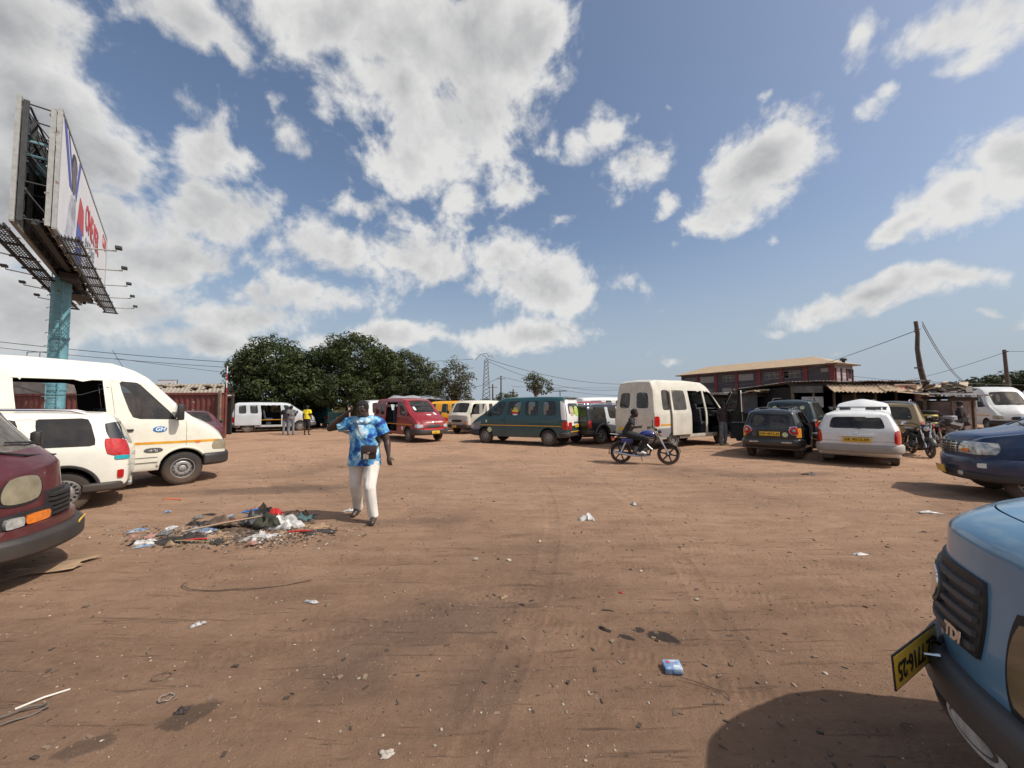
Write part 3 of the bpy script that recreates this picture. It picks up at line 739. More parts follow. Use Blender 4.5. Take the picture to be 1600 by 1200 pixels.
    # --- patches laid on the shell: fn maps (a,b) to (origin, direction)
    def fn(s, where, side=1, yaw=0):
        if where == 'side': return lambda a, b: (Vector((a, side*3, b)), Vector((0, -side, 0)))
        sg = {'front': 1, 'rear': -1}.get(where)
        if sg: return lambda a, b: (Vector((sg*5, a, b)), Vector((-sg, 0, 0)))
        if where == 'top': return lambda a, b: (Vector((a, b, 4)), Vector((0, 0, -1)))
        d = Vector((cos(R(yaw)), sin(R(yaw)), 0))      # corner: a runs along the horizontal tangent about a pivot
        px = s.st[0][0] if where == 'fcorner' else s.st[-1][0]
        o = Vector((px*.9, side*s.w*.85, 0)); t = Vector((-d.y, d.x, 0))
        return lambda a, b: (o+t*a+d*3+Vector((0, 0, b)), -d)
    def patch(s, name, where, quad, mt, off=.01, thick=.02, side=1, yaw=0, n=(8, 5), rnd=.12, parent=None, inner=None, lab=None):
        fn = s.fn(where, side, yaw); nx, ny = n; g = []; last = 3.0
        for j in range(ny+1):
            for i in range(nx+1):
                u, v = 2*i/nx-1, 2*j/ny-1
                uu = u*(1-rnd*abs(u)*v*v); vv = v*(1-rnd*abs(v)*u*u)
                a, b = (uu+1)/2, (vv+1)/2
                P = [(1-a)*(1-b)*quad[0][k]+a*(1-b)*quad[1][k]+a*b*quad[2][k]+(1-a)*b*quad[3][k] for k in (0, 1)]
                o, d = fn(*P); h = s.bvh.ray_cast(o, d)
                if h[0] is not None: last = h[3]
                g.append((o+d*last, d))
        m = MB(); W = nx+1
        vs = [p-d*off for p, d in g]; fs = [(j*W+i, j*W+i+1, (j+1)*W+i+1, (j+1)*W+i) for j in range(ny) for i in range(nx)]
        bd = [i for i in range(W)]+[j*W+nx for j in range(1, ny+1)]+[ny*W+i for i in range(nx-1, -1, -1)]+[j*W for j in range(ny-1, 0, -1)]
        b0 = len(vs); vs += [g[i][0]-g[i][1]*(off-thick) for i in bd]
        fs += [(bd[k], bd[(k+1) % len(bd)], b0+(k+1) % len(bd), b0+k) for k in range(len(bd))]
        m.add(vs, fs); o = m.build(name, mt, parent or s.root, 40)
        if lab: o['label'] = lab
        return o
    def disc(s, name, where, c, r, mt, off=.01, thick=.02, side=1, yaw=0, parent=None, ry=None):
        fn = s.fn(where, side, yaw); ry = ry or r; vs = []; last = 3; n = 20; out = []
        for (k, q) in [(0, 0)]+[(k, q) for q in (.6, 1) for k in range(n)]:
            t = 2*pi*k/n; o, d = fn(c[0]+r*q*cos(t), c[1]+ry*q*sin(t)); h = s.bvh.ray_cast(o, d)
            if h[0] is not None: last = h[3]
            vs.append(o+d*last-d*off); out.append(d)
        fs = [(0, 1+k, 1+(k+1) % n) for k in range(n)]+[(1+k, 1+n+k, 1+n+(k+1) % n, 1+(k+1) % n) for k in range(n)]
        b0 = len(vs); vs += [vs[1+n+k]+out[1+n+k]*thick for k in range(n)]
        fs += [(1+n+k, b0+k, b0+(k+1) % n, 1+n+(k+1) % n) for k in range(n)]
        return MB().add(vs, fs).build(name, mt, parent or s.root, 40)
    def words(s, txt, where, c, size, mt, side=1, yaw=0, parent=None, off=.006, name='lettering', flip=False, **kw):
        me = text_mesh(txt, size, ext=.0005, **kw); fn = s.fn(where, side, yaw); last = 3
        sx = {'side': -side, 'front': 1, 'rear': -1, 'fcorner': 1, 'rcorner': 1}.get(where, 1)
        if where == 'side': sx = -1 if side > 0 else 1
        if flip: sx = -sx
        for v in me.vertices:
            o, d = fn(c[0]+sx*v.co.x, c[1]+v.co.y); h = s.bvh.ray_cast(o, d)
            if h[0] is not None: last = h[3]
            v.co = o+d*last-d*(off+v.co.z)
        return link(name, me, mt, parent or s.root)
    def stripe(s, z0, z1, h, mt, x0, x1, side=0, off=.004):
        for q in ((1, -1) if side == 0 else (side,)):
            s.patch('stripe', 'side', [(x0, z0-h/2), (x1, z1-h/2), (x1, z1+h/2), (x0, z0+h/2)], mt, off, .006, q, n=(36, 1), rnd=0)
    def plate(s, where, c, txt, w=.48, h=.12, mt=PLATE, off=.03, tilt=0, size=.085):
        sg = 1 if where == 'front' else -1; o, d = s.fn(where)(*c); hit = s.bvh.ray_cast(o, d); x = (o+d*(hit[3] if hit[0] else 2.9)).x+sg*off
        p = MB().box((0, 0, 0), (.012, w, h)).build('number_plate', mt, s.root, bevel=.004); p.location = (x, c[0], c[1]); p.rotation_euler = (0, tilt, 0)
        if txt:
            me = text_mesh(txt, size, .001, bold=.0015, spacing=1.05)
            me.transform((Matrix.Rotation(pi/2, 4, 'Z') if sg > 0 else Matrix.Rotation(-pi/2, 4, 'Z')) @ Matrix.Rotation(pi/2, 4, 'X'))
            me.transform(Matrix.Translation((sg*.0085, 0, 0))); link('lettering', me, INK, p)
        return p
    def bumper(s, where, z, h, bulge, mt, wrap=.55, th=.10, name='bumper', wfac=1.0, zoff=0):
        """a bar following the nose or tail and wrapping round the corners"""
        sg = 1 if where == 'front' else -1; xe = s.st[0][0] if sg > 0 else s.st[-1][0]; W = s.w*wfac; pts = []
        n = 22
        for k in range(n+1):
            y = -W*.93+2*W*.93*k/n; o = Vector((sg*5, y, z)); hh = s.bvh.ray_cast(o, Vector((-sg, 0, 0)))
            
            if hh[0] is None: hh = s.bvh.ray_cast(Vector((sg*5, y, z+.18)), Vector((-sg, 0, 0)))
            x = hh[0].x if hh[0] is not None else xe-sg*.1
            pts.append((x+sg*(bulge-.35*th), y, z))
        xe = xe-(s.nb if sg > 0 else 0)
        xs = xe-sg*wrap
        L = [(xs, -W-.012, z), (xe-sg*.30, -W-.012, z), (xe-sg*.14, -W-.008, z)]; Rr = [(p[0], -p[1], p[2]) for p in reversed(L)]
        path = L+[p for p in pts if abs(p[0]-xe) < .62]+Rr
        # smooth the corner
        for _ in range(3):
            path = [path[0]]+[tuple((path[i-1][q]+2*path[i][q]+path[i+1][q])/4 for q in range(3)) for i in range(1, len(path)-1)]+[path[-1]]
        sec = [(-th*.5, -h/2), (th*.25, -h/2), (th*.5, -h*.32), (th*.5, h*.30), (th*.28, h/2), (-th*.5, h/2)]
        if sg < 0: sec = [(-a, b) for a, b in sec]
        # frame(): side vector is d x up ; path runs from -y to +y so side points to +x for the front
        return MB().sweep(path, sec).build(name, mt, s.root, 40, bevel=.012)
    def mirror(s, x, z, side, sz=(.10, .22, .26), mt=BLK, out=.14, rot=0):
        y = side*(s.w+out); m = MB(); m.box((x, y, z), sz, (0, 0, rot*side)); o = m.build('mirror', mt, s.root, bevel=.03)
        MB().tube([(x+.02, side*(s.w-.06), z-.08), (x, side*(s.w+out*.4), z-.09), (x, y, z-.06)], .018, 6).build('mirror_arm', BLK, o)
        MB().box((x-sz[0]/2-.003, y, z), (.004, sz[1]*.82, sz[2]*.82), (0, 0, rot*side)).build('mirror_glass', CHROME, o, bevel=.001); return o
    def handle(s, x, z, side, mt=BLK, l=.2):
        h = s.bvh.ray_cast(Vector((x, side*3, z)), Vector((0, -side, 0))); y = h[0].y if h[0] is not None else side*s.w
        return MB().box((x, y+side*.018, z), (l, .03, .045)).build('handle', mt, s.root, bevel=.012)
    def wiper(s, pts, where='front', mt=BLK):
        P = []
        for (y, z) in pts:
            o, d = s.fn(where)(y, z); h = s.bvh.ray_cast(o, d); P.append(h[0]-d*.02)
        MB().tube(P, .009, 5).build('wiper', mt, s.root)
    def rails(s, x0, x1, y, mt=CHROME, h=.06):
        for q in (1, -1):
            P = []
            for k in range(9):
                x = x0+(x1-x0)*k/8; hh = s.bvh.ray_cast(Vector((x, q*y, 4)), Vector((0, 0, -1)))
                P.append((x, q*y, hh[0].z+(h if 0 < k < 8 else .0)))
            MB().tube(P, .018, 8).build('roof_rail', mt, s.root)
    def place(s, anchor, wheelx, side, heading):
        """put the contact patch of the named wheel on a ground point, facing heading degrees"""
        h = R(heading); off = Vector((wheelx*cos(h)-side*s.trk*sin(h), wheelx*sin(h)+side*s.trk*cos(h), 0))
        p = Vector((anchor[0], anchor[1], 0))-off; s.root.location = (p.x, p.y, 0.002); s.root.rotation_euler = (0, 0, h); return s

# --- families -------------------------------------------------------------------
def sprinter(name, label, body, openslide=True, rearwin=True, cat='minibus', glass_=GLASS, win=True, extra=None, short=False, group=None):
    st = [(2.45, 2.40, .42, .80, .92, .96, .83, .77, .66, .12), (2.39, 2.31, .37, .97, 1.07, 1.11, .90, .84, .74, .12), (2.12, 2.05, .35, 1.15, 1.28, 1.32, .955, .89, .80, .12),
          (1.80, 1.74, .34, 1.28, 1.43, 1.47, .97, .91, .84, .10), (1.66, 1.04, .34, 1.34, 2.12, 2.28, .97, .83, .76, .07), (1.54, .84, .34, 1.36, 2.18, 2.42, .97, .83, .74, .05),
          (.60, .50, .34, 1.40, 2.20, 2.55, .97, .84, .74, .03), (-.6, -.6, .34, 1.40, 2.20, 2.60, .97, .84, .74, 0), (-2.50, -2.46, .36, 1.40, 2.20, 2.58, .97, .84, .74, 0), (-2.72, -2.66, .38, 1.40, 2.18, 2.52, .95, .83, .72, .02), (-2.78, -2.70, .42, 1.40, 2.16, 2.48, .92, .80, .70, .02)]
    cuts = [1.40, .72, .58, .45, .33, -.62, -.75, -.90, -1.0, -1.62, -1.74, -2.36]
    rules = [('side', 'door#*', 0, 1.63, .58, 3, 6), ('side', 'window#f*', 0, 1.56, .72, 6, 6), ('side', 'windscreen', 0, 1.76, 1.63, 9, 10),
             ('side', 'sliding_door', -1, .45, -.75, 3, 6), ('side', 'window#s', -1, .33, -.62, 6, 6), ('side', 'window#sl', 1, .33, -.75, 6, 6),
             ('side', 'window#m*', 0, -.90, -1.62, 6, 6), ('side', 'window#r*', 0, -1.74, -2.36, 6, 6), ('side', 'hood', 0, 2.35, 1.80, 8, 10),
             ('rear', 'rear_door#L', 0, 1, 1, 5), ('rear', 'rear_door#R', 3, 4, 1, 5), ('rear', 'window#rl', 1, 1, 4, 4), ('rear', 'window#rr', 3, 3, 4, 4)]
    dx = 1.08
    pc = {'window#fL': dict(parent='door#L'), 'window#fR': dict(parent='door#R', seal=.035), 'window#s': dict(parent='sliding_door', seal=.035), 'window#rl': dict(parent='rear_door#L', seal=.035), 'window#rr': dict(parent='rear_door#R', seal=.035),
          'windscreen': dict(seal=.02), 'window#mR': dict(seal=.035), 'window#mL': dict(seal=.035), 'window#rR': dict(seal=.035), 'window#rL': dict(seal=.035)}
    if openslide: pc['sliding_door'] = dict(loc=(-dx, -.075, 0)); 
    if extra: pc.update(extra)
    v = Vehicle(name, label, cat, st, cuts, rules, pc, body, (1.62, -1.72), .345, .23, 'steel', seats=[(.75, -.45, .5), (.75, .45, .5), (-.45, .1, 1.1), (-1.2, .1, 1.2), (-2.0, .1, 1.5)], glass=glass_, group=group)
    v.dash(1.25, 1.38, .85, sz=.45)
    v.bumper('front', .50, .26, .05, BLK, wrap=.42, th=.14); v.bumper('rear', .47, .16, .04, GREYP, wrap=.25, th=.10)
    for q in (1, -1):
        v.patch('headlight', 'fcorner', [(-.30, .70), (.16, .70), (.12, .93), (-.26, .90)], OLDL, .012, .03, q, yaw=q*32, n=(8, 4)) if q > 0 else v.patch('headlight', 'fcorner', [(-.16, .70), (.30, .70), (.26, .90), (-.12, .93)], OLDL, .012, .03, q, yaw=q*32, n=(8, 4))
        v.patch('tail_light', 'rcorner', [(-.10, .85), (.10, .85), (.10, 1.22), (-.10, 1.22)], REDL, .012, .03, q, yaw=180-q*45, n=(4, 6))
        v.disc('side_repeater', 'side', (1.86, .90), .05, AMBL, .012, .02, q, ry=.025)
        v.handle(.72, 1.20, q); v.mirror(1.50, 1.55, q, (.12, .20, .34), out=.16)
        v.patch('wheel_arch_trim', 'side', [(1.1, .30), (1.2, .30), (1.2, .34), (1.1, .34)], BLK, .004, .006, q)
    v.patch('grille', 'front', [(-.42, .66), (.42, .66), (.36, .86), (-.36, .86)], BLK, .012, .03, n=(10, 4)); v.disc('emblem', 'front', (0, .80), .07, CHROME, .022, .02)
    v.wiper([(.3, 1.50), (-.1, 1.57), (-.45, 1.62)]); v.wiper([(-.2, 1.50), (.2, 1.57), (.55, 1.60)])
    return v

def hiace(name, label, body, rules_extra=(), pieces=None, glass_=GLASS, cat='minibus', seats=True, roof=1.96, stripe=YSTR, nose=None, bump=GREYP, group=None, hw=.85, lamp=CLRL, tailmat=None, slide=None, style='steel'):
    z = roof-1.96
    st = [(2.38, 2.34, .38, .72, .82, .86, .76, .70, .58, .12), (2.33, 2.22, .33, .86, .98, 1.02, .81, .75, .64, .13), (2.0, 1.92, .30, 1.02, 1.14, 1.18, .845, .78, .70, .12),
          (1.64, 1.60, .30, 1.15, 1.29, 1.33, .85, .79, .72, .10), (1.48, .90, .30, 1.18, 1.74+z, 1.84+z, .85, .75, .68, .07), (1.36, .70, .30, 1.19, 1.78+z, 1.91+z, .85, .75, .67, .05),
          (.50, .42, .30, 1.20, 1.79+z, 1.95+z, .85, .75, .67, .02), (-1.0, -1.0, .31, 1.21, 1.79+z, 1.97+z, .85, .75, .67, 0), (-2.15, -2.07, .33, 1.20, 1.78+z, 1.95+z, .85, .75, .67, 0),
          (-2.30, -2.18, .35, 1.20, 1.76+z, 1.90+z, .84, .74, .66, .04), (-2.36, -2.22, .40, 1.20, 1.74+z, 1.87+z, .81, .72, .64, .04)]
    st = [q[:6]+(q[6]*hw/.85, q[7]*hw/.85, q[8]*hw/.85, q[9]) for q in st]
    cuts = [1.22, .62, .50, .40, .28, -.30, -.36, -.92, -1.04, -1.16, -1.98]
    rules = [('side', 'door#*', 0, 1.47, .50, 3, 6), ('side', 'window#f*', 0, 1.38, .62, 6, 6), ('side', 'windscreen', 0, 1.60, 1.48, 9, 10), ('side', 'hood', 0, 2.28, 1.64, 8, 10),
             ('side', 'sliding_door', -1, .40, -1.04, 3, 6), ('side', 'window#s1', -1, .28, -.30, 6, 6), ('side', 'window#s2', -1, -.36, -.92, 6, 6),
             ('side', 'window#l1', 1, .40, -.30, 6, 6), ('side', 'window#l2', 1, -.36, -1.04, 6, 6), ('side', 'window#r*', 0, -1.16, -1.98, 6, 6),
             ('rear', 'tailgate', 0, 4, 2, 5), ('rear', 'window#rear', 1, 3, 4, 4)]+list(rules_extra)
    pc = {'window#fL': dict(parent='door#L'), 'window#fR': dict(parent='door#R'), 'window#s1': dict(parent='sliding_door'), 'window#s2': dict(parent='sliding_door'), 'window#rear': dict(parent='tailgate')}
    if slide: pc['sliding_door'] = dict(loc=(-slide, -.07, 0))
    if tailmat: pc['tailgate'] = dict(mat=tailmat)
    if nose: pc['hood'] = dict(mat=nose)
    if pieces: pc.update(pieces)
    v = Vehicle(name, label, cat, st, cuts, rules, pc, body, (1.52, -1.50), .33, .20, style, glass=glass_, group=group,
                seats=[(.62, -.38, .46), (.62, .38, .46), (-.35, 0, 1.1), (-1.1, 0, 1.2)] if seats else [])
    v.dash(1.05, 1.22, .76, sz=.4)
    v.bumper('front', .47, .24, .05, bump, wrap=.5, th=.12); v.bumper('rear', .47, .18, .04, bump, wrap=.35, th=.10)
    for q in (1, -1):
        a = [(-.30, .66), (.10, .66), (.10, .83), (-.28, .80)]; b = [(-.10, .66), (.30, .66), (.28, .80), (-.10, .83)]
        v.patch('headlight', 'fcorner', a if q > 0 else b, lamp, .012, .03, q, yaw=q*28, n=(8, 4))
        v.patch('tail_light', 'rcorner', [(-.10, .66), (.10, .66), (.10, 1.0), (-.10, 1.0)], REDL, .012, .03, q, yaw=180-q*42, n=(4, 6))
        v.handle(.60, 1.05, q, l=.15); v.mirror(1.32, 1.30, q, (.10, .2, .17), out=.12)
    v.patch('grille', 'front', [(-.36, .66), (.36, .66), (.34, .80), (-.34, .80)], BLK, .010, .03, n=(10, 4))
    for k in range(3): v.patch('grille_slat', 'front', [(-.34, .685+.04*k), (.34, .685+.04*k), (.34, .70+.04*k), (-.34, .70+.04*k)], GREYP, .02, .02, n=(10, 1), rnd=0)
    v.wiper([(.3, 1.38), (-.1, 1.43), (-.4, 1.46)])
    if stripe: v.stripe(.80, .80, .035, stripe, 1.95, -2.1)
    return v

def microbus(name, label, body, cat='minibus', pieces=None, L=2.1, H=1.92, hw=.82, rn=(.07, .6), rules_extra=(), group=None, bump=BLK, band=None, glass_=GLASS, lamp=CLRL, front=True, bow=0):
    z = H-1.92
    st = [(L, L-.03, .42, .78, 1.04, 1.08, .74, .70, .62, .07), (L-.05, L-.10, .36, .86, 1.12, 1.16, .80, .75, .68, .08), (L-.14, L-.18, .34, 1.06, 1.20, 1.23, .82, .77, .71, .08),
          (L-.22, L-.58, .34, 1.11, 1.68+z, 1.77+z, .82, .74, .67, .06), (L-.32, L-.76, .34, 1.13, 1.73+z, 1.86+z, .82, .74, .66, .04), (L-1.15, L-1.2, .34, 1.15, 1.74+z, 1.91+z, .82, .74, .66, .02),
          (-.8, -.8, .34, 1.15, 1.74+z, 1.93+z, .82, .74, .66, 0), (-L+.18, -L+.24, .36, 1.15, 1.73+z, 1.90+z, .82, .74, .66, 0), (-L+.04, -L+.12, .40, 1.15, 1.71+z, 1.86+z, .80, .72, .64, .03), (-L, -L+.09, .45, 1.15, 1.69+z, 1.83+z, .77, .70, .61, .03)]
    if bow: st = [q[:9]+(q[9]*bow,) if i < 4 else q for i, q in enumerate(st)]
    st = [q[:6]+(q[6]*hw/.82, q[7]*hw/.82, q[8]*hw/.82, q[9]) for q in st]
    cuts = [L-.42, L-1.0, L-1.12, L-1.25, L-1.36, L-1.95, L-2.05, L-2.62, L-2.72, L-2.85, L-3.75]
    rules = [('side', 'door#*', 0, L-.215, L-1.12, 3, 6), ('side', 'window#f*', 0, L-.26, L-1.0, 6, 6), ('side', 'windscreen', 0, L-.16, L-.20, 9, 10),
             ('side', 'window#a*', 0, L-1.36, L-1.95, 6, 6), ('side', 'window#b*', 0, L-2.05, L-2.62, 6, 6), ('side', 'window#c*', 0, L-2.85, L-3.75, 6, 6),
             ('side', 'sliding_door', -1, L-1.25, L-2.72, 3, 5), ('rear', 'tailgate', 0, 4, 2, 5), ('rear', 'window#rear', 1, 3, 4, 4)]+list(rules_extra)
    pc = {'window#fL': dict(parent='door#L'), 'window#fR': dict(parent='door#R'), 'window#rear': dict(parent='tailgate')}
    if pieces: pc.update(pieces)
    v = Vehicle(name, label, cat, st, cuts, rules, pc, body, (L-.85, -L+.95), .31, .19, 'steel', glass=glass_, group=group, rn=rn, seats=[(L-1.1, -.38, .46), (L-1.1, .38, .46), (-.5, 0, 1.2), (-1.2, 0, 1.2)])
    v.dash(L-.62, 1.1, .74, sz=.38)
    v.bumper('front', .45, .2, .05, bump, wrap=.3, th=.11); v.bumper('rear', .45, .16, .04, bump, wrap=.3, th=.1)
    for q in (1, -1):
        if front:
            v.patch('headlight', 'front', [(q*.42, .70), (q*.70, .70), (q*.70, .86), (q*.42, .86)], lamp, .012, .03, n=(5, 4))
            v.patch('indicator', 'front', [(q*.50, .58), (q*.68, .58), (q*.68, .64), (q*.50, .64)], AMBL, .03, .03, n=(4, 2))
        v.patch('tail_light', 'rcorner', [(-.10, .62), (.10, .62), (.10, .95), (-.10, .95)], REDL, .012, .03, q, yaw=180-q*35, n=(4, 6))
        v.handle(L-1.02, 1.0, q, l=.14); v.mirror(L-.30, 1.28, q, (.08, .16, .2), out=.14)
    if front: v.patch('grille', 'front', [(-.38, .70), (.38, .70), (.38, .84), (-.38, .84)], BLK, .01, .03, n=(8, 3))
    v.wiper([(.3, 1.27), (-.1, 1.31), (-.4, 1.33)])
    return v

def car(name, label, body, cat='car', L=3.6, H=1.48, hw=.76, hoodz=.92, noz=.68, cowl=None, wst=None, rearx=None, back='hatch', wb=None, wr=.28, cab1=None, pieces=None, rules_extra=(), glass_=GLASS,
        group=None, clear=.20, style='steel', belt=.88, tailslope=.28, bump=None, seats=True, frontlamp=CLRL, lamps=True, ww=.18, rr=.06):
    """two-box or three-box car; x runs from +L/2 (nose) to -L/2 (tail)"""
    a = L/2; cw = cowl if cowl is not None else a-.85; ws = wst if wst is not None else cw-.62; wn = hw*.78; zb = clear
    rt = -a+tailslope
    st = [(a, a-.03, zb+.12, noz-.10, noz-.02, noz+.01, hw*.82, hw*.76, hw*.62, .13), (a-.06, a-.12, zb+.04, noz-.02, noz+.06, noz+.09, hw*.92, hw*.85, hw*.72, .14),
          (a-.40, a-.42, zb, belt-.12, hoodz-.05, hoodz-.02, hw*.985, hw*.92, hw*.80, .10), (cw+.04, cw, zb, belt-.03, hoodz+.04, hoodz+.07, hw, hw*.93, hw*.84, .09),
          (cw-.12, ws, zb, belt, H-.14, H-.07, hw, wn, wn*.90, .06), (cw-.24, ws-.16, zb, belt, H-.11, H-.02, hw, wn, wn*.88, .04), (-.1, -.15, zb, belt+.02, H-.10, H, hw, wn, wn*.87, .01),
          (-a+.85, -a+.95, zb, belt+.03, H-.11, H-.01, hw, wn, wn*.87, 0), (-a+.22, rt+.05, zb+.02, belt+.02, H-.10, H-.04, hw*.99, wn*.98, wn*.86, 0), (-a+.08, rt-.03, zb+.06, belt-.01, H-.11, H-.07, hw*.95, wn*.95, wn*.84, .05), (-a, rt-.08, zb+.14, belt-.03, H-.12, H-.09, hw*.90, wn*.93, wn*.82, .05)]
    b1 = cab1 if cab1 is not None else (cw-.12-.98)
    e1 = b1-.10; e2 = max(e1-.78, -a+.78)
    cuts = [b1+.05, b1-.02, e1, e2, e2-.08, -a+.34]
    rules = [('side', 'door#f*', 0, cw-.10, b1, 3, 6), ('side', 'window#f*', 0, cw-.20, b1+.05, 6, 6), ('side', 'windscreen', 0, cw, cw-.10, 9, 10), ('side', 'hood', 0, a-.1, cw+.05, 8, 10),
             ('side', 'rear_door#*', 0, b1, e2-.04, 3, 6), ('side', 'window#m*', 0, e1+.02, e2, 6, 6), ('side', 'window#r*', 0, e2-.08, -a+.34, 6, 6),
             ('rear', 'tailgate', 0, 4, 2, 5), ('rear', 'window#rear', 1, 3, 4, 4)]+list(rules_extra)
    pc = {'window#fL': dict(parent='door#fL'), 'window#fR': dict(parent='door#fR'), 'window#mL': dict(parent='rear_door#L'), 'window#mR': dict(parent='rear_door#R'), 'window#rear': dict(parent='tailgate')}
    if pieces: pc.update(pieces)
    wb = wb or L*.62; fx = a-(L-wb)*.48; rx = fx-wb
    v = Vehicle(name, label, cat, st, cuts, rules, pc, body, (fx, rx), wr, ww, style, glass=glass_, group=group, track=hw-.14, seats=[(b1+.45, -.36, .46), (b1+.45, .36, .46), (b1-.45, 0, 1.1)] if seats else [])
    v.fx, v.rx = fx, rx
    v.dash(cw-.45, belt+.06, hw*.85, sz=.35)
    v.wiper([(.3, hoodz+.09), (-.1, hoodz+.14), (-.35, hoodz+.16)])
    for q in (1, -1):
        v.handle(b1+.1, belt-.12, q, l=.13); v.handle(e2-.02, belt-.12, q, l=.13); v.mirror(cw-.28, belt+.08, q, (.09, .15, .12), out=.10)
    return v
# ---------------------------------------------------------------- the vehicles of the yard
CREAM = paint('cream', (.70, .675, .575), dirt=.45, chips=.0, rough=.42); WHITEP = paint('white', (.72, .72, .70), dirt=.3); OLDW = paint('old_white', (.60, .56, .47), dirt=.65, fade=.05, rough=.5, chips=.25)
SILV = paint('silver', (.50, .53, .56), dirt=.4); REDP = paint('red', (.24, .012, .016), dirt=.3, fade=.05); MAR = paint('maroon', (.085, .016, .021), dirt=.4, fade=.1)
GRN = paint('dark_teal', (.010, .060, .068), dirt=.35, fade=.05); TEAL = paint('teal', (.02, .16, .17), dirt=.35); YEL = paint('yellow', (.72, .34, .02), dirt=.3)
BLKP = paint('black', (.010, .012, .013), dirt=.4, fade=.1, rough=.3); DKG = paint('dark_green', (.008, .022, .022), dirt=.35, rough=.3); GOLD = paint('gold', (.34, .26, .14), dirt=.4)
NAVY = paint('navy', (.006, .028, .085), dirt=.35, fade=.1); LBLUE = paint('light_blue', (.13, .27, .40), dirt=.25, fade=.08, rough=.28, coat=.7); BRN = paint('brown', (.05, .022, .018), dirt=.5); GREYW = paint('grey_white', (.40, .40, .37), dirt=.6, chips=.2)
GREYPR = paint('primer_grey', (.22, .22, .24), dirt=.5, rough=.6, coat=0); ORNG = mat('orange_paint', (.70, .27, .02), .4, dirt=.25, var=.2); SILP = mat('grey_bumper', (.36, .35, .32), .55, dirt=.5); BEIGEB = mat('beige_bumper', (.42, .38, .33), .55, dirt=.5)
STK = mat('sticker_blue', (.02, .16, .45), .4); STG = mat('sticker_green', (.12, .40, .05), .5, col2=(.6, .6, .2), vscale=9); STR = mat('sticker_red', (.55, .03, .03), .5); STY = mat('sticker_yellow', (.75, .60, .05), .5)
PINK = mat('pink_cloth', (.6, .12, .16), .9); LITP = mat('sticker_pale', (.55, .60, .35), .5); TEALLENS = mat('teal_reflector', (.02, .35, .42), .15, coat=.8)
GDARK2 = mat('opaque_dark_glass', (.012, .013, .014), .06, coat=1.0)

# white high-roof van parked at the left, sliding door open
v = sprinter('van', 'large cream white van with open sliding door and orange stripe, left edge', CREAM, extra={'window#fR': dict(parent='door#R', seal=.03), 'window#mL': dict(), 'window#sl': dict(open=True)})
v.place(at(283, 756), 1.62, -1, 52)
v.stripe(.905, .925, .05, YSTR, 2.25, .60, -1); v.stripe(.925, .94, .05, YSTR, .42, -2.5, -1)
dR = v.parts['door#R']
v.disc('sticker', 'side', (1.22, 1.20), .11, STK, .012, .012, -1, ry=.06); v.words('GH', 'side', (1.22, 1.20), .11, WHT, -1, off=.014, bold=.003, shear=.2)
v.patch('sticker', 'side', [(.98, .72), (1.28, .72), (1.28, .82), (.98, .82)], GREYP, .008, .01, -1, n=(5, 3), rnd=.25); v.words('#xxxx', 'side', (1.13, .77), .07, WHT, -1, off=.012)
for z in (.62, .52): v.patch('door_moulding', 'side', [(.62, z), (1.20, z), (1.20, z+.012), (.62, z+.012)], GREYP, .006, .01, -1, n=(10, 1), rnd=0)
# wheel arch lip
def lip(v, wx, side, r, mt, h=.035, a0=8, a1=172, out=.012):
    P = [(wx+(r+.02)*cos(R(a)), side*0, v.wr+.02+(r+.02)*sin(R(a))) for a in range(a0, a1+1, 8)]; Q = []
    for p in P:
        hh = v.bvh.ray_cast(Vector((p[0], side*3, p[2])), Vector((0, -side, 0))); y = hh[0].y if hh[0] is not None else side*v.w
        Q.append((p[0], y+side*out, p[2]))
    MB().tube(Q, h/2, 6, up=(0, 1, 0)).build('wheel_arch_lip', mt, v.root)
lip(v, 1.62, -1, .41, CREAM, .05); lip(v, 1.62, 1, .41, CREAM, .05)
# pennants hanging inside the windscreen
fl = MB().box((1.30, .1, 1.75), (.01, .5, .16), (0, R(-38), R(6))).build('pennant', STR, v.root); MB().box((1.22, -.25, 1.78), (.01, .3, .14), (0, R(-38), R(-12))).build('pennant', STY, v.root); MB().box((1.35, -.52, 1.6), (.01, .2, .16), (0, R(-38), 0)).build('pennant', STG, v.root)
MB().tube([(.45, -.86, 2.05), (.1, -.8, 1.90), (-.3, -.8, 1.88), (-.7, -.84, 2.05)], .008, 5).build('hanging_cable', BLK, v.root)
MB().tube([(1.7, -.6, 1.45), (1.25, -.45, 2.0)], .01, 5).build('handle_bar', BLK, v.root)
MB().tube([(.75, -.2, 2.44), (.55, -.2, 2.85)], .004, 4).build('aerial', BLK, v.root)

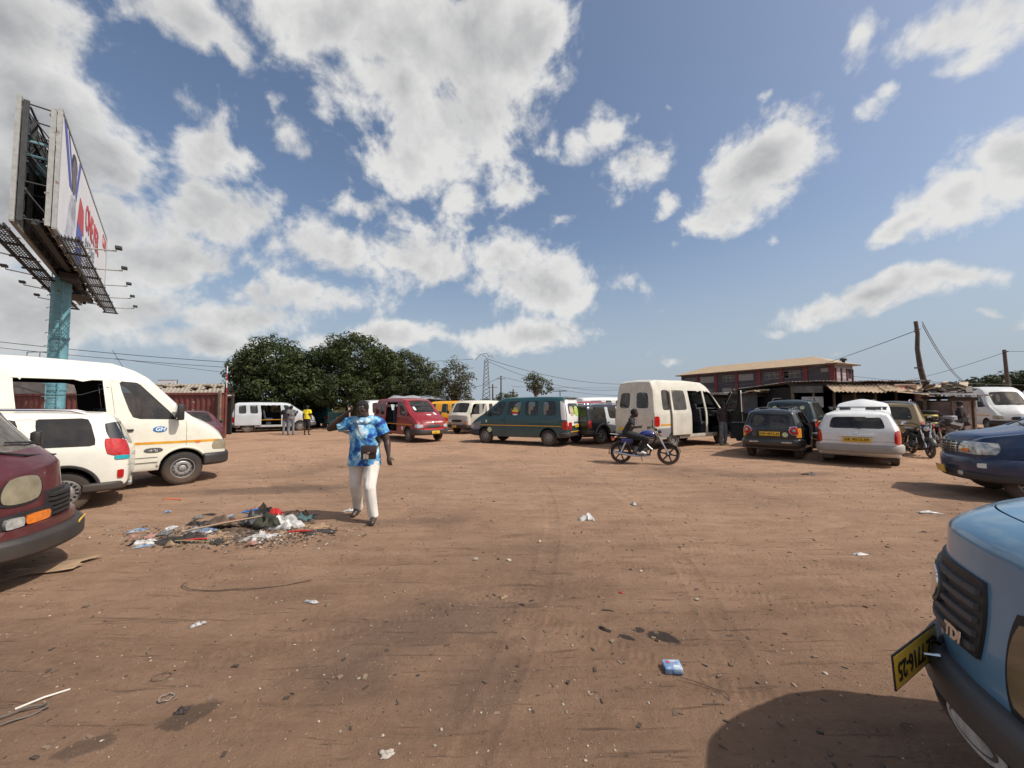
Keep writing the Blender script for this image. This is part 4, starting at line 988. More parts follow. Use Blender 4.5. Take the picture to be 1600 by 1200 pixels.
# small white car in front of it, seen from its tail corner
v = car('car', 'white small estate car with silver roof rails, between maroon van and cream van', paint('pearl_white', (.73, .71, .62), dirt=.25), L=3.95, H=1.60, hw=.80, hoodz=.98, noz=.72, belt=.98, wr=.315, wb=2.5, style='cover', clear=.24, tailslope=.30,
        glass_=GLASS, pieces={'window#rL': dict(mat=GDARK), 'window#rR': dict(mat=GDARK), 'window#rear': dict(mat=GDARK, parent='tailgate'), 'window#mL': dict(mat=GMID, parent='rear_door#L')})
v.place(at(98, 801), v.rx, 1, 224)
for q in (1, -1):
    v.patch('tail_light', 'rcorner', [(-.16, .88), (.12, .80), (.16, 1.10), (-.14, 1.16)] if q > 0 else [(-.12, .80), (.16, .88), (.14, 1.16), (-.16, 1.10)], REDL, .014, .03, q, yaw=180-q*48, n=(6, 6))
    v.patch('reflector', 'rcorner', [(-.08, .79), (.12, .79), (.13, .85), (-.07, .86)], TEALLENS, .018, .03, q, yaw=180-q*48, n=(4, 3))
    v.patch('reflector', 'rcorner', [(-.02, .48), (.06, .48), (.06, .62), (-.02, .62)], REDL, .02, .03, q, yaw=180-q*60, n=(2, 3))
    lip(v, v.rx, q, .37, BLK, .05, 0, 180, .0)
v.rails(.35, -1.45, .52, CHROME, .055)
for q in (1, -1): v.patch('rear_quarter_glass', 'rcorner', [(-.30, 1.10), (.10, 1.12), (.12, 1.40), (-.16, 1.42)] if q < 0 else [(-.10, 1.12), (.30, 1.10), (.16, 1.42), (-.12, 1.40)], GDARK2, .004, .01, q, yaw=180-q*60, n=(8, 6), rnd=.1)
v.bumper('rear', .36, .14, .015, BLK, wrap=.55, th=.09); v.bumper('front', .36, .14, .02, BLK, wrap=.3, th=.09)
MB().box((-1.95, 0, .33), (.1, .8, .08)).build('skid_plate', CHROME, v.root, bevel=.03)

# maroon cab-over van, only its nose in view
v = microbus('van', 'maroon van nose with amber indicator and drooping black bumper, bottom left', MAR, L=2.2, hw=.84, rn=(.24, .8), front=False, bump=BLK, pieces={'windscreen': dict(mat=glass('dusty_glass', (.35, .38, .38), dusty=.2))})
v.root.rotation_euler = (0, 0, R(10))
def place_nose(v, x, y, h, L):
    v.root.location = (x-L*cos(R(h)), y-L*sin(R(h)), .002); v.root.rotation_euler = (0, 0, R(h))
place_nose(v, -4.76, 4.15, 40, 2.25)
for q in (1, -1):
    a = [(-.40, .76), (.02, .76), (-.06, 1.02), (-.40, 1.02)]; b = [(-.02, .76), (.40, .76), (.40, 1.02), (.06, 1.02)]
    v.patch('headlight_seal', 'fcorner', a if q > 0 else b, BLK, .010, .03, q, yaw=q*52, n=(8, 8), rnd=.2)
    a = [(x+.0*q, z) for x, z in a]; v.patch('headlight', 'fcorner', [(x*.9-.02*q, .725+(z-.70)*.93) for x, z in (a if q > 0 else b)], OLDL, .018, .03, q, yaw=q*52, n=(8, 8), rnd=.2)
    v.patch('lamp_frame', 'front', [(q*.30, .56), (q*.82, .56), (q*.82, .70), (q*.30, .70)], BLK, .05, .08, n=(8, 4))
    v.patch('indicator', 'fcorner', [(-.32*q-.12, .585), (-.32*q+.12, .585), (-.32*q+.12, .675), (-.32*q-.12, .675)], AMBL, .075, .04, q, yaw=q*55, n=(4, 3)); v.patch('side_lamp', 'fcorner', [(-.10*q-.08, .585), (-.10*q+.08, .585), (-.10*q+.08, .675), (-.10*q-.08, .675)], CLRL, .075, .04, q, yaw=q*45, n=(3, 3)); v.patch('lamp_frame', 'fcorner', [(-.30*q-.2, .56), (-.30*q+.2, .56), (-.30*q+.2, .70), (-.30*q-.2, .70)], BLK, .05, .08, q, yaw=q*55, n=(8, 4))
for k in range(5): v.patch('grille_slat', 'front', [(-.30, .60+.045*k), (.30, .60+.045*k), (.30, .63+.045*k), (-.30, .63+.045*k)], BLK, .06, .05, n=(8, 1), rnd=0)
v.patch('grille', 'front', [(-.31, .58), (.31, .58), (.31, .84), (-.31, .84)], BLK, .02, .03, n=(8, 3), rnd=0)
v.patch('apron', 'front', [(-.8, .40), (.8, .40), (.8, .58), (-.8, .58)], MAR, .10, .08, n=(12, 4), rnd=.03)
b_ = v.bumper('front', .40, .20, .17, BLK, wrap=.25, th=.16); v.plate('front', (0, .42), '', .3, .14, off=.15, tilt=.25)
v.wiper([(.1, 1.16), (-.35, 1.20), (-.72, 1.30)])

# dark van and maroon saloon at the far left
v = microbus('van', 'dark brown van behind the tail of the silver van', BRN); v.root.location = tp(352, 27.5); v.root.rotation_euler = (0, 0, R(118))
v = car('car', 'maroon saloon roof showing over the bonnet of the cream van', MAR, L=4.2, H=1.5, hw=.83, hoodz=.95, noz=.72, belt=.95, wr=.30); v.root.location = tp(297, 17.5); v.root.rotation_euler = (0, 0, R(-38))

# silver van with sliding door open
v = hiace('van', 'silver van with open sliding door where three people stand, in front of the large trees', SILV, slide=1.12, roof=1.95, nose=None); v.place(at(386, 675.8), -1.50, -1, 31)
silver = v
# teal van, tail towards us
v = hiace('van', 'teal van seen from the rear with a painted back window, behind the silver van', TEAL, bump=TEAL, tailmat=TEAL, seats=False); v.root.location = tp(512, 32); v.root.rotation_euler = (0, 0, R(135))
v.patch('window_print', 'rear', [(-.55, 1.18), (.55, 1.18), (.52, 1.62), (-.52, 1.62)], LITP, .012, .01, n=(8, 4)); v.plate('rear', (0, .78), '#xxxxx'); v.words('#xxxx xx', 'rear', (0, 1.42), .2, STG, off=.02, flip=False)
# red van
v = hiace('van', 'red van with scuffed bonnet and open side door, facing us beside the man', REDP, slide=1.12, bump=BLK, style='steel', roof=2.04, lamp=CLRL); v.place(at(640, 690.5), 1.52, -1, -48)
v.disc('sticker', 'side', (.98, .62), .09, WHT, .006, .01, -1); v.plate('front', (.0, .46), '#xxxx', .40, .13, off=.10, size=.08); v.patch('bumper_panel', 'front', [(-.5, .56), (.5, .56), (.5, .63), (-.5, .63)], STR, .05, .05, n=(8, 2))
for (a, b, c_, d_) in [(.35, .885, .55, .10), (-.25, .875, .35, .08), (.1, .90, .3, .07)]: v.patch('bare_patch', 'front', [(a-c_/2, b), (a+c_/2, b-.01), (a+c_/2*.7, b+d_*.8), (a-c_/2*.8, b+d_*.5)], mat('bare_filler', (.55, .40, .34), .7), .004, .004, n=(6, 3), rnd=.4)
v.patch('sun_strip', 'front', [(-.52, 1.66), (.52, 1.66), (.50, 1.74), (-.50, 1.74)], BLK, .012, .01, n=(8, 2)); v.patch('permit', 'front', [(-.5, 1.45), (-.38, 1.45), (-.40, 1.62), (-.5, 1.62)], WHT, .006, .005, n=(2, 2))
v.patch('paper', 'front', [(-.10, 1.22), (.15, 1.22), (.15, 1.26), (-.10, 1.26)], WHT, .006, .005, n=(2, 2)); v.patch('paper', 'front', [(.35, 1.24), (.52, 1.22), (.46, 1.34), (.38, 1.34)], WHT, .006, .005, n=(2, 2))
# white van behind the red one
v = microbus('van', 'white van mostly hidden behind the red van', WHITEP, H=2.02); v.root.location = tp(588, 24.5); v.root.rotation_euler = (0, 0, R(-60)); 
# yellow van
v = microbus('van', 'yellow van with a red band along its side, right of the red van', YEL, H=1.98, bump=YEL); v.root.location = tp(708, 27.5); v.root.rotation_euler = (0, 0, R(178))
v.patch('band', 'side', [(-1.9, .62), (1.5, .62), (1.5, .84), (-1.9, .84)], STR, .004, .006, 1, n=(30, 2), rnd=0)
# old white and grey van
v = microbus('van', 'old cab-over van with grey nose, left of the dark green van', OLDW, H=1.97, pieces={'door#L': dict(hinge=((1.82, .82, 1), 'Z', -52))}, rules_extra=[('front', 'nose', 0, 4, 0, 5)]); 
v.parts['nose'].data.materials[0] = GREYW; v.root.location = (tp(748, 24.6)); v.root.rotation_euler = (0, 0, R(-122)); v.plate('front', (-.1, .45), '#xx', .3, .13, off=.09)
# dark green van with white tailgate
v = hiace('van', 'dark green van with yellow stripe and white tailgate, side on in the middle', GRN, tailmat=WHITEP, nose=None, bump=BLK, roof=2.0, pieces={'hood': dict(mat=GREYPR)}); v.place(at(858, 696.8), -1.50, 1, 151); green = v
def sag(v): pass
v.patch('nose_panel', 'front', [(-.74, .40), (.74, .40), (.70, .64), (-.70, .64)], GREYPR, .006, .01, n=(10, 4)); v.patch('wing_panel', 'side', [(1.88, .45), (2.25, .45), (2.2, .85), (1.70, .98)], GREYPR, .005, .008, 1, n=(6, 6), rnd=.03)
v.disc('sticker', 'side', (1.28, .60), .11, LITP, .006, .008, 1); v.patch('sticker', 'side', [(1.40, .90), (1.50, .90), (1.48, 1.04), (1.41, 1.04)], LITP, .006, .008, 1, n=(3, 3), rnd=.3)
for c_, z_, w_, h_, m_ in [(.02, 1.52, .2, .10, STG), (.02, 1.42, .36, .10, STY), (.02, 1.33, .36, .09, STR), (.02, 1.26, .26, .06, WHT)]: v.patch('window_print', 'side', [(c_-w_/2, z_-h_/2), (c_+w_/2, z_-h_/2), (c_+w_/2*.9, z_+h_/2), (c_-w_/2*.9, z_+h_/2)], m_, .0, .006, 1, n=(5, 3), rnd=.3)
MB().box((-.85, .55, 1.35), (.04, .02, .42), (0, R(8), 0)).build('hanging_cloth', PINK, v.root)
v.patch('window_print', 'rear', [(-.50, 1.20), (.10, 1.20), (.08, 1.60), (-.48, 1.60)], STG, .010, .01, n=(8, 4), rnd=.2); v.patch('window_print', 'rear', [(.15, 1.20), (.52, 1.20), (.50, 1.60), (.17, 1.60)], mat('print_brown', (.25, .15, .1), .5, col2=(.6, .55, .45), vscale=14), .010, .01, n=(6, 4), rnd=.2)
v.words('#xxx xx', 'rear', (.18, 1.47), .15, STY, off=.018); v.words('#xxxx', 'rear', (.18, 1.33), .15, STY, off=.018)
v.plate('rear', (0, .80), '#xxxxxx', .42, .13, size=.075); v.patch('tailgate_moulding', 'rear', [(-.62, .56), (.62, .56), (.62, .60), (-.62, .60)], YSTR, .05, .02, n=(10, 1), rnd=0); v.patch('handle_panel', 'rear', [(-.26, .90), (.26, .90), (.24, .97), (-.24, .97)], GREYP, .012, .02, n=(6, 2))
for q in (1, -1):
    v.patch('tail_light', 'rear', [(q*.45, .66), (q*.70, .66), (q*.72, .96), (q*.42, .96)], REDL, .012, .02, n=(5, 5)); v.disc('reflector', 'rear', (q*.60, .40), .045, REDL, .06, .02)
    v.patch('quarter_panel', 'rcorner', [(-.12, 1.05), (.14, 1.05), (.10, 1.80), (-.10, 1.82)], WHITEP, .004, .006, q, yaw=180-q*40, n=(5, 8), rnd=.05)
# roof spoiler over the tailgate
MB().sweep([(-2.12, -.66, 1.93), (-2.20, -.3, 1.97), (-2.22, 0, 1.98), (-2.20, .3, 1.97), (-2.12, .66, 1.93)], [(-.12, .0), (.10, -.03), (.12, -.06), (.0, -.04)]).build('spoiler', WHITEP, v.root, bevel=.008)

# black and silver off-roader
v = car('suv', 'black and silver off-roader with flared wheel arch, right of the dark green van', BLKP, L=4.1, H=1.68, hw=.84, hoodz=1.05, noz=.85, belt=1.02, wr=.355, wb=2.45, style='alloy', clear=.34, tailslope=.18, cat='suv', ww=.23,
        pieces={'rear_door#R': dict(mat=paint('silver_door', (.48, .50, .52))), 'door#fR': dict(mat=paint('silver_door', (.48, .50, .52)))})
v.place(at(938, 693.5), v.rx, -1, 38); v.rails(.5, -1.6, .52, ALLOY)
for q in (1, -1): lip(v, v.rx, q, .42, BLKP, .12, 5, 175, .02); v.patch('tail_light', 'rcorner', [(-.07, .7), (.07, .7), (.07, 1.0), (-.07, 1.0)], REDL, .012, .03, q, yaw=180-q*40, n=(3, 4))
v.bumper('rear', .5, .18, .04, BLK, wrap=.3, th=.1)
v = microbus('van', 'white boxy van top with two windows, far behind the black and silver off-roader', WHITEP, H=2.12); v.root.location = tp(950, 25.5); v.root.rotation_euler = (0, 0, R(8))
v = car('car', 'red car whose roof shows over the black and silver off-roader', REDP, L=4.0, H=1.84, hw=.8, belt=1.1, hoodz=1.05, noz=.8, wr=.3); v.root.location = tp(926, 21.0); v.root.rotation_euler = (0, 0, R(20))

# boxy white van in the middle right, doors open
v = sprinter('van', 'old cream van with side doors open, behind the motorcycle rider', OLDW, glass_=GMID, extra={'door#R': dict(hinge=((1.62, -.96, 1), 'Z', 72))})
v.place(at(1049, 701), -1.72, -1, 33); v.stripe(.90, .90, .06, YSTR, -1.0, -2.45, -1); boxy = v
v.patch('side_panel', 'side', [(-2.6, .45), (-.95, .45), (-.95, .78), (-2.6, .78)], GREYPR, .006, .01, -1, n=(20, 4), rnd=.02)
v.plate('rear', (.52, .72), '', .34, .12); v.patch('filler_patch', 'side', [(-1.25, 1.0), (-.92, 1.0), (-.92, 1.16), (-1.25, 1.16)], GREYPR, .004, .005, -1, n=(5, 4), rnd=.25)
for q in (1, -1): MB().tube([(-2.72, q*.12, 1.22), (-2.80, q*.12, 1.10)], .012, 5).build('door_handle', BLK, v.root)
for q in (1, -1):
    m = MB()
    for k in range(5): m.tube([(-2.62, q*.12, 1.52+.09*k), (-2.62, q*.72, 1.52+.09*k)], .007, 4)
    m.build('window_guard', mat('brass_rod', (.35, .28, .12), .5), v.root)

# small black hatchback, doors open
v = car('car', 'small black hatchback with round tail lights and orange corners, left doors open', BLKP, L=3.55, H=1.50, hw=.755, hoodz=.98, noz=.68, belt=.99, wr=.275, wb=2.34, style='steel', clear=.24, tailslope=.24,
        pieces={'door#fL': dict(hinge=((.72, .755, .9), 'Z', -68)), 'rear_door#L': dict(hinge=((-.36, .755, .9), 'Z', -62)), 'rear_door#R': dict(hinge=((-.36, -.755, .9), 'Z', 14))})
v.place(at(1249, 717), v.rx, -1, 47)
for q in (1, -1):
    v.disc('tail_light', 'rear', (q*.60, .86), .115, REDL, .02, .04); v.disc('lamp_ring', 'rear', (q*.60, .86), .13, CHROME, .010, .02); v.disc('lamp_centre', 'rear', (q*.60, .86), .04, CLRL, .03, .02)
    v.patch('corner_panel', 'rcorner', [(-.12, .66), (.12, .66), (.11, .93), (-.10, .93)], ORNG, .006, .01, q, yaw=180-q*50, n=(5, 5), rnd=.05)
    v.disc('sticker', 'rear', (q*.40+(.02 if q < 0 else 0), .74), .07, LITP if q < 0 else GREYP, .008, .01); v.patch('reflector', 'rear', [(q*.28, .50), (q*.55, .49), (q*.55, .53), (q*.28, .54)], CLRL, .07, .02, n=(4, 1))
v.plate('rear', (0, .76), 'GW 4872-20', .52, .12, size=.09); v.rails(.3, -1.2, .48, GREYP, .03)
v.bumper('rear', .50, .22, .03, BLKP, wrap=.5, th=.10); v.bumper('rear', .33, .10, -.02, GREYP, wrap=.5, th=.10, name='valance')
v.patch('rear_sticker', 'rear', [(-.56, .945), (-.48, .945), (-.48, .965), (-.56, .965)], CHROME, .008, .01, n=(2, 1)); v.wiper([(.0, 1.02), (.25, 1.10)], 'rear')
MB().tube([(-1.6, .3, .24), (-1.86, .3, .24)], .025, 8).build('exhaust_pipe', GREYP, v.root)

# dark green off-roader behind
v = car('suv', 'dark green off-roader with two round window stickers, behind the black hatchback', DKG, L=4.4, H=1.80, hw=.86, hoodz=1.08, noz=.85, belt=1.10, wr=.35, wb=2.6, style='alloy', clear=.32, tailslope=.20, cat='suv', ww=.23)
v.place(at(1277, 700), v.rx, -1, 47); v.rails(.6, -1.8, .55, BLK, .09)
for q in (1, -1):
    v.disc('sticker', 'rear', (q*.42, 1.50), .07, LITP, .008, .01); v.patch('tail_light', 'rcorner', [(-.08, .80), (.08, .80), (.08, 1.1), (-.08, 1.1)], REDL, .012, .03, q, yaw=180-q*40, n=(3, 4)); v.disc('side_repeater', 'side', (-1.9, .98), .05, AMBL, .01, .02, q)
v.bumper('rear', .52, .2, .05, BLK, wrap=.35, th=.12); v.stripe(1.0, 1.0, .035, YSTR, -.2, -2.0, -1); v.plate('rear', (.1, .8), '')

# white estate, bonnet up
v = car('car', 'white estate car with bonnet raised and orange rear wing, on the right', WHITEP, L=4.35, H=1.46, hw=.845, hoodz=.98, noz=.66, belt=.97, cowl=1.10, wr=.30, wb=2.55, style='steel', clear=.22, tailslope=.26, cat='car',
        rules_extra=[('side', 'rear_wing', -1, -1.0, -1.95, 3, 5)], pieces={'hood': dict(hinge=((1.14, 0, 1.05), 'Y', -60)), 'rear_wing': dict(mat=ORNG, gap=.003)})
v.place(at(1399, 726.8), v.rx, -1, 46)
for q in (1, -1): v.patch('tail_light', 'rcorner', [(-.13, .60), (.13, .60), (.11, .94), (-.08, .96)] if q > 0 else [(-.13, .60), (.13, .60), (.08, .96), (-.11, .94)], REDL, .012, .03, q, yaw=180-q*38, n=(5, 6))
v.patch('wing_panel', 'rcorner', [(.06, .60), (.36, .60), (.30, .88), (.06, .93)], ORNG, .006, .01, -1, yaw=180+62, n=(5, 6), rnd=.08)
v.bumper('rear', .47, .22, .03, SILP, wrap=.6, th=.10); v.patch('plate_trim', 'rear', [(-.36, .78), (.36, .78), (.36, .83), (-.36, .83)], WHITEP, .04, .05, n=(6, 2)); v.plate('rear', (0, .70), 'GR 9013-09', .56, .12, size=.095)
v.disc('emblem', 'rear', (0, .88), .045, CHROME, .012, .02, ry=.03); v.patch('badge', 'rear', [(.52, .865), (.60, .865), (.60, .885), (.52, .885)], CHROME, .008, .01, n=(2, 1)); v.wiper([(-.1, .99), (.3, 1.03)], 'rear')
MB().tube([(-1.35, -.62, 1.54), (-1.35, .62, 1.54)], .016, 6).build('roof_bar', GREYP, v.root)
for q in (1, -1): MB().box((-1.35, q*.56, 1.50), (.10, .08, .07)).build('bar_foot', GREYP, v.root, bevel=.02); MB().box((-1.95, q*.62, .28), (.02, .24, .24)).build('mud_flap', BLK, v.root)
v.patch('window_sticker', 'rear', [(-.42, 1.27), (-.18, 1.27), (-.18, 1.33), (-.42, 1.33)], WHT, .004, .004, n=(2, 1))

# gold off-roader
v = car('suv', 'gold and black off-roader with its tail towards us, right of the white estate car', GOLD, L=4.5, H=1.72, hw=.86, hoodz=1.05, noz=.85, belt=1.02, wr=.35, wb=2.6, style='alloy', clear=.36, tailslope=.14, cat='suv', ww=.23, rules_extra=[('side', 'roof_panel', 0, .9, -3, 7, 10)], pieces={'roof_panel': dict(mat=BLKP, gap=.001)})
v.root.location = tp(1398, 14.3)+Vector((.9, 1.0, 0)); v.root.rotation_euler = (0, 0, R(43)); v.rails(.6, -1.8, .5, ALLOY)
for q in (1, -1): v.patch('tail_light', 'rcorner', [(-.08, .72), (.08, .72), (.08, 1.02), (-.08, 1.02)], REDL, .012, .03, q, yaw=180-q*40, n=(3, 4))
v.bumper('rear', .56, .18, .05, BLK, wrap=.4, th=.14)

# navy saloon nose
v = car('car', 'navy blue car with large clear headlight and orange stripe at the right edge', NAVY, L=4.4, H=1.66, hw=.86, hoodz=1.15, noz=1.00, belt=1.08, wr=.33, wb=3.0, style='cover', clear=.26, tailslope=.5)
v.place(at(1618, 788), v.fx, 1, 147)
for q in (1, -1):
    a = [(-.46, .76), (.12, .76), (.12, .97), (-.36, .98)]; b = [(-.12, .76), (.46, .76), (.36, .98), (-.12, .97)]
    v.patch('headlight', 'fcorner', a if q > 0 else b, CLRL, .010, .03, q, yaw=q*34, n=(10, 5), rnd=.1)
    a = [(-.36, .79), (-.20, .79), (-.20, .85), (-.36, .85)]; b = [(.20, .79), (.36, .79), (.36, .85), (.20, .85)]
    v.patch('indicator', 'fcorner', a if q > 0 else b, AMBL, .016, .03, q, yaw=q*34, n=(4, 2))
    v.disc('fog_lamp', 'front', (q*.48, .40), .05, CLRL, .05, .03)
v.patch('grille', 'front', [(-.42, .75), (.42, .75), (.36, .96), (-.36, .96)], BLK, .014, .03, n=(10, 4))
for k in range(4): v.patch('grille_slat', 'front', [(-.40, .775+.045*k), (.40, .775+.045*k), (.40, .789+.045*k), (-.40, .789+.045*k)], CHROME, .024, .02, n=(10, 1), rnd=0)
for k in range(7): y_ = -.36+.12*k; v.patch('grille_slat', 'front', [(y_-.006, .76), (y_+.006, .76), (y_+.006, .95), (y_-.006, .95)], CHROME, .022, .02, n=(1, 4), rnd=0)
v.bumper('front', .56, .28, .02, NAVY, wrap=.5, th=.10); v.bumper('front', .38, .14, .03, BLK, wrap=.5, th=.10, name='valance')
v.patch('bumper_sticker', 'fcorner', [(-.02, .54), (.10, .54), (.10, .62), (-.02, .62)], WHT, .06, .04, 1, yaw=20, n=(3, 3)); v.stripe(.80, .84, .04, YSTR, 1.25, -1.2, 1)
v.plate('front', (.1, .44), '', .40, .13, off=.10, tilt=.2)

# white van at the far right, facing us
v = sprinter('van', 'dusty white van facing us at the far right, behind the navy saloon', paint('dull_white', (.62, .62, .60), dirt=.4), openslide=False); v.root.location = tp(1592, 21.5)+Vector((1.2, 2.2, 0)); v.root.rotation_euler = (0, 0, R(-117)); v.stripe(.90, .90, .05, YSTR, 1.9, -2.4)

# light blue van close by, nose pointing left
LBS = [(2.44, 2.40, .38, .72, 1.08, 1.12, .80, .76, .68, .12), (2.40, 2.30, .33, .90, 1.16, 1.20, .86, .81, .74, .12), (2.10, 2.02, .30, 1.10, 1.25, 1.29, .90, .84, .76, .10),
       (1.66, 1.62, .30, 1.14, 1.33, 1.37, .90, .84, .77, .10), (1.48, .86, .30, 1.08, 1.70, 1.80, .90, .78, .70, .07), (1.34, .66, .30, 1.09, 1.73, 1.89, .90, .78, .70, .05), (-2.2, -2.1, .33, 1.09, 1.73, 1.93, .90, .78, .70, 0), (-2.35, -2.2, .4, 1.09, 1.69, 1.87, .86, .76, .67, .04)]
v = Vehicle('van', 'light blue van nose close by at bottom right, yellow plate hanging loose', 'van', LBS, [1.22, .62, .50, -.4, -.5, -1.9],
            [('side', 'windscreen', 0, 1.64, 1.5, 9, 10), ('side', 'hood', 0, 2.36, 1.68, 8, 10), ('side', 'door#*', 0, 1.49, .50, 3, 6), ('side', 'window#f*', 0, 1.38, .62, 6, 6), ('side', 'window#r*', 0, -.5, -1.9, 6, 6)],
            {'window#fL': dict(parent='door#L'), 'window#fR': dict(parent='door#R')}, LBLUE, (1.52, -1.5), .33, .2, 'steel', sub=3, rn=(.30, 1.3))
place_nose(v, 1.875, 1.665, 138, 2.48); blue = v
OLDB = mat('smoky_lens', (.20, .15, .09), .18, metal=.1, coat=.6, var=.35, vscale=4)
for q in (1, -1):
    v.patch('headlight_frame', 'front', [(q*.40, .62), (q*.80, .62), (q*.78, .98), (q*.40, .98)], BLK, .008, .03, n=(12, 12), rnd=.12)
    v.patch('headlight', 'front', [(q*.425, .65), (q*.79, .65), (q*.77, .955), (q*.425, .955)], OLDB, .020, .03, n=(12, 12), rnd=.14)
v.patch('grille_frame', 'front', [(-.31, .72), (.31, .72), (.31, 1.01), (-.31, 1.01)], BLK, .012, .03, n=(16, 8), rnd=.05)
for k in range(5): v.patch('grille_slat', 'front', [(-.29, .75+.050*k), (.29, .75+.050*k), (.29, .77+.050*k), (-.29, .77+.050*k)], GREYP, .026, .02, n=(16, 1), rnd=0)
v.disc('emblem', 'front', (0, .89), .085, GREYP, .03, .05); v.disc('emblem_ring', 'front', (0, .89), .065, CHROME, .035, .02)
v.words('TDI', 'front', (.21, .765), .06, CHROME, off=.034, bold=.004)
v.bumper('front', .56, .15, .05, GREYP, wrap=.8, th=.12); v.patch('valance', 'front', [(-.86, .41), (.86, .41), (.86, .52), (-.86, .52)], BLK, .03, .05, n=(30, 4), rnd=0)
v.patch('air_intake', 'front', [(-.3, .44), (.3, .44), (.28, .52), (-.28, .52)], WELL, .036, .02, n=(8, 2))
SIL2 = mat('worn_sticker', (.42, .42, .41), .6, var=.3, vscale=22)
v.patch('bumper_sticker', 'front', [(.16, .415), (.44, .415), (.44, .515), (.16, .515)], SIL2, .036, .004, n=(10, 5), rnd=.3); v.patch('bumper_sticker', 'front', [(.185, .43), (.415, .43), (.415, .50), (.185, .50)], GREYP, .038, .003, n=(10, 5), rnd=.3); v.patch('bumper_sticker', 'front', [(.20, .438), (.40, .438), (.40, .492), (.20, .492)], SIL2, .040, .003, n=(10, 5), rnd=.3)
P1, P2 = atd(1398, 1052, 1.50), atd(1463, 998, 1.74); U = (P2-P1).normalized(); Wv = (Vector((.10, .12, 1))-U*Vector((.10, .12, 1)).dot(U)).normalized(); Nn = U.cross(Wv)   # the plate hangs by one bolt and has turned over
p = MB().box((0, 0, 0), ((P2-P1).length, .112, .006)).build('number_plate', PLATE, v.root, bevel=.002); b_ = MB().box((0, 0, -.002), ((P2-P1).length+.012, .124, .006)).build('plate_holder', BLK, p, bevel=.002)
M = Matrix((U, Wv, Nn)).transposed().to_4x4(); M.translation = (P1+P2)/2; bpy.context.view_layer.update(); p.matrix_parent_inverse = v.root.matrix_world.inverted(); p.matrix_basis = M
me = text_mesh('GZ 7716-25', .088, .001, bold=.0015, spacing=1.0); me.transform(Matrix.Rotation(pi, 4, 'Z')); me.transform(Matrix.Translation((0, 0, .0045))); link('lettering', me, INK, p)
MB().tube([(.14, .02, .0), (.14, .02, .03), (.22, .03, .03)], .010, 6).build('plate_bracket', BLK, p); MB().tube([(.06, -.01, .0), (.07, 0, .05)], .006, 6).build('bolt', CHROME, p)
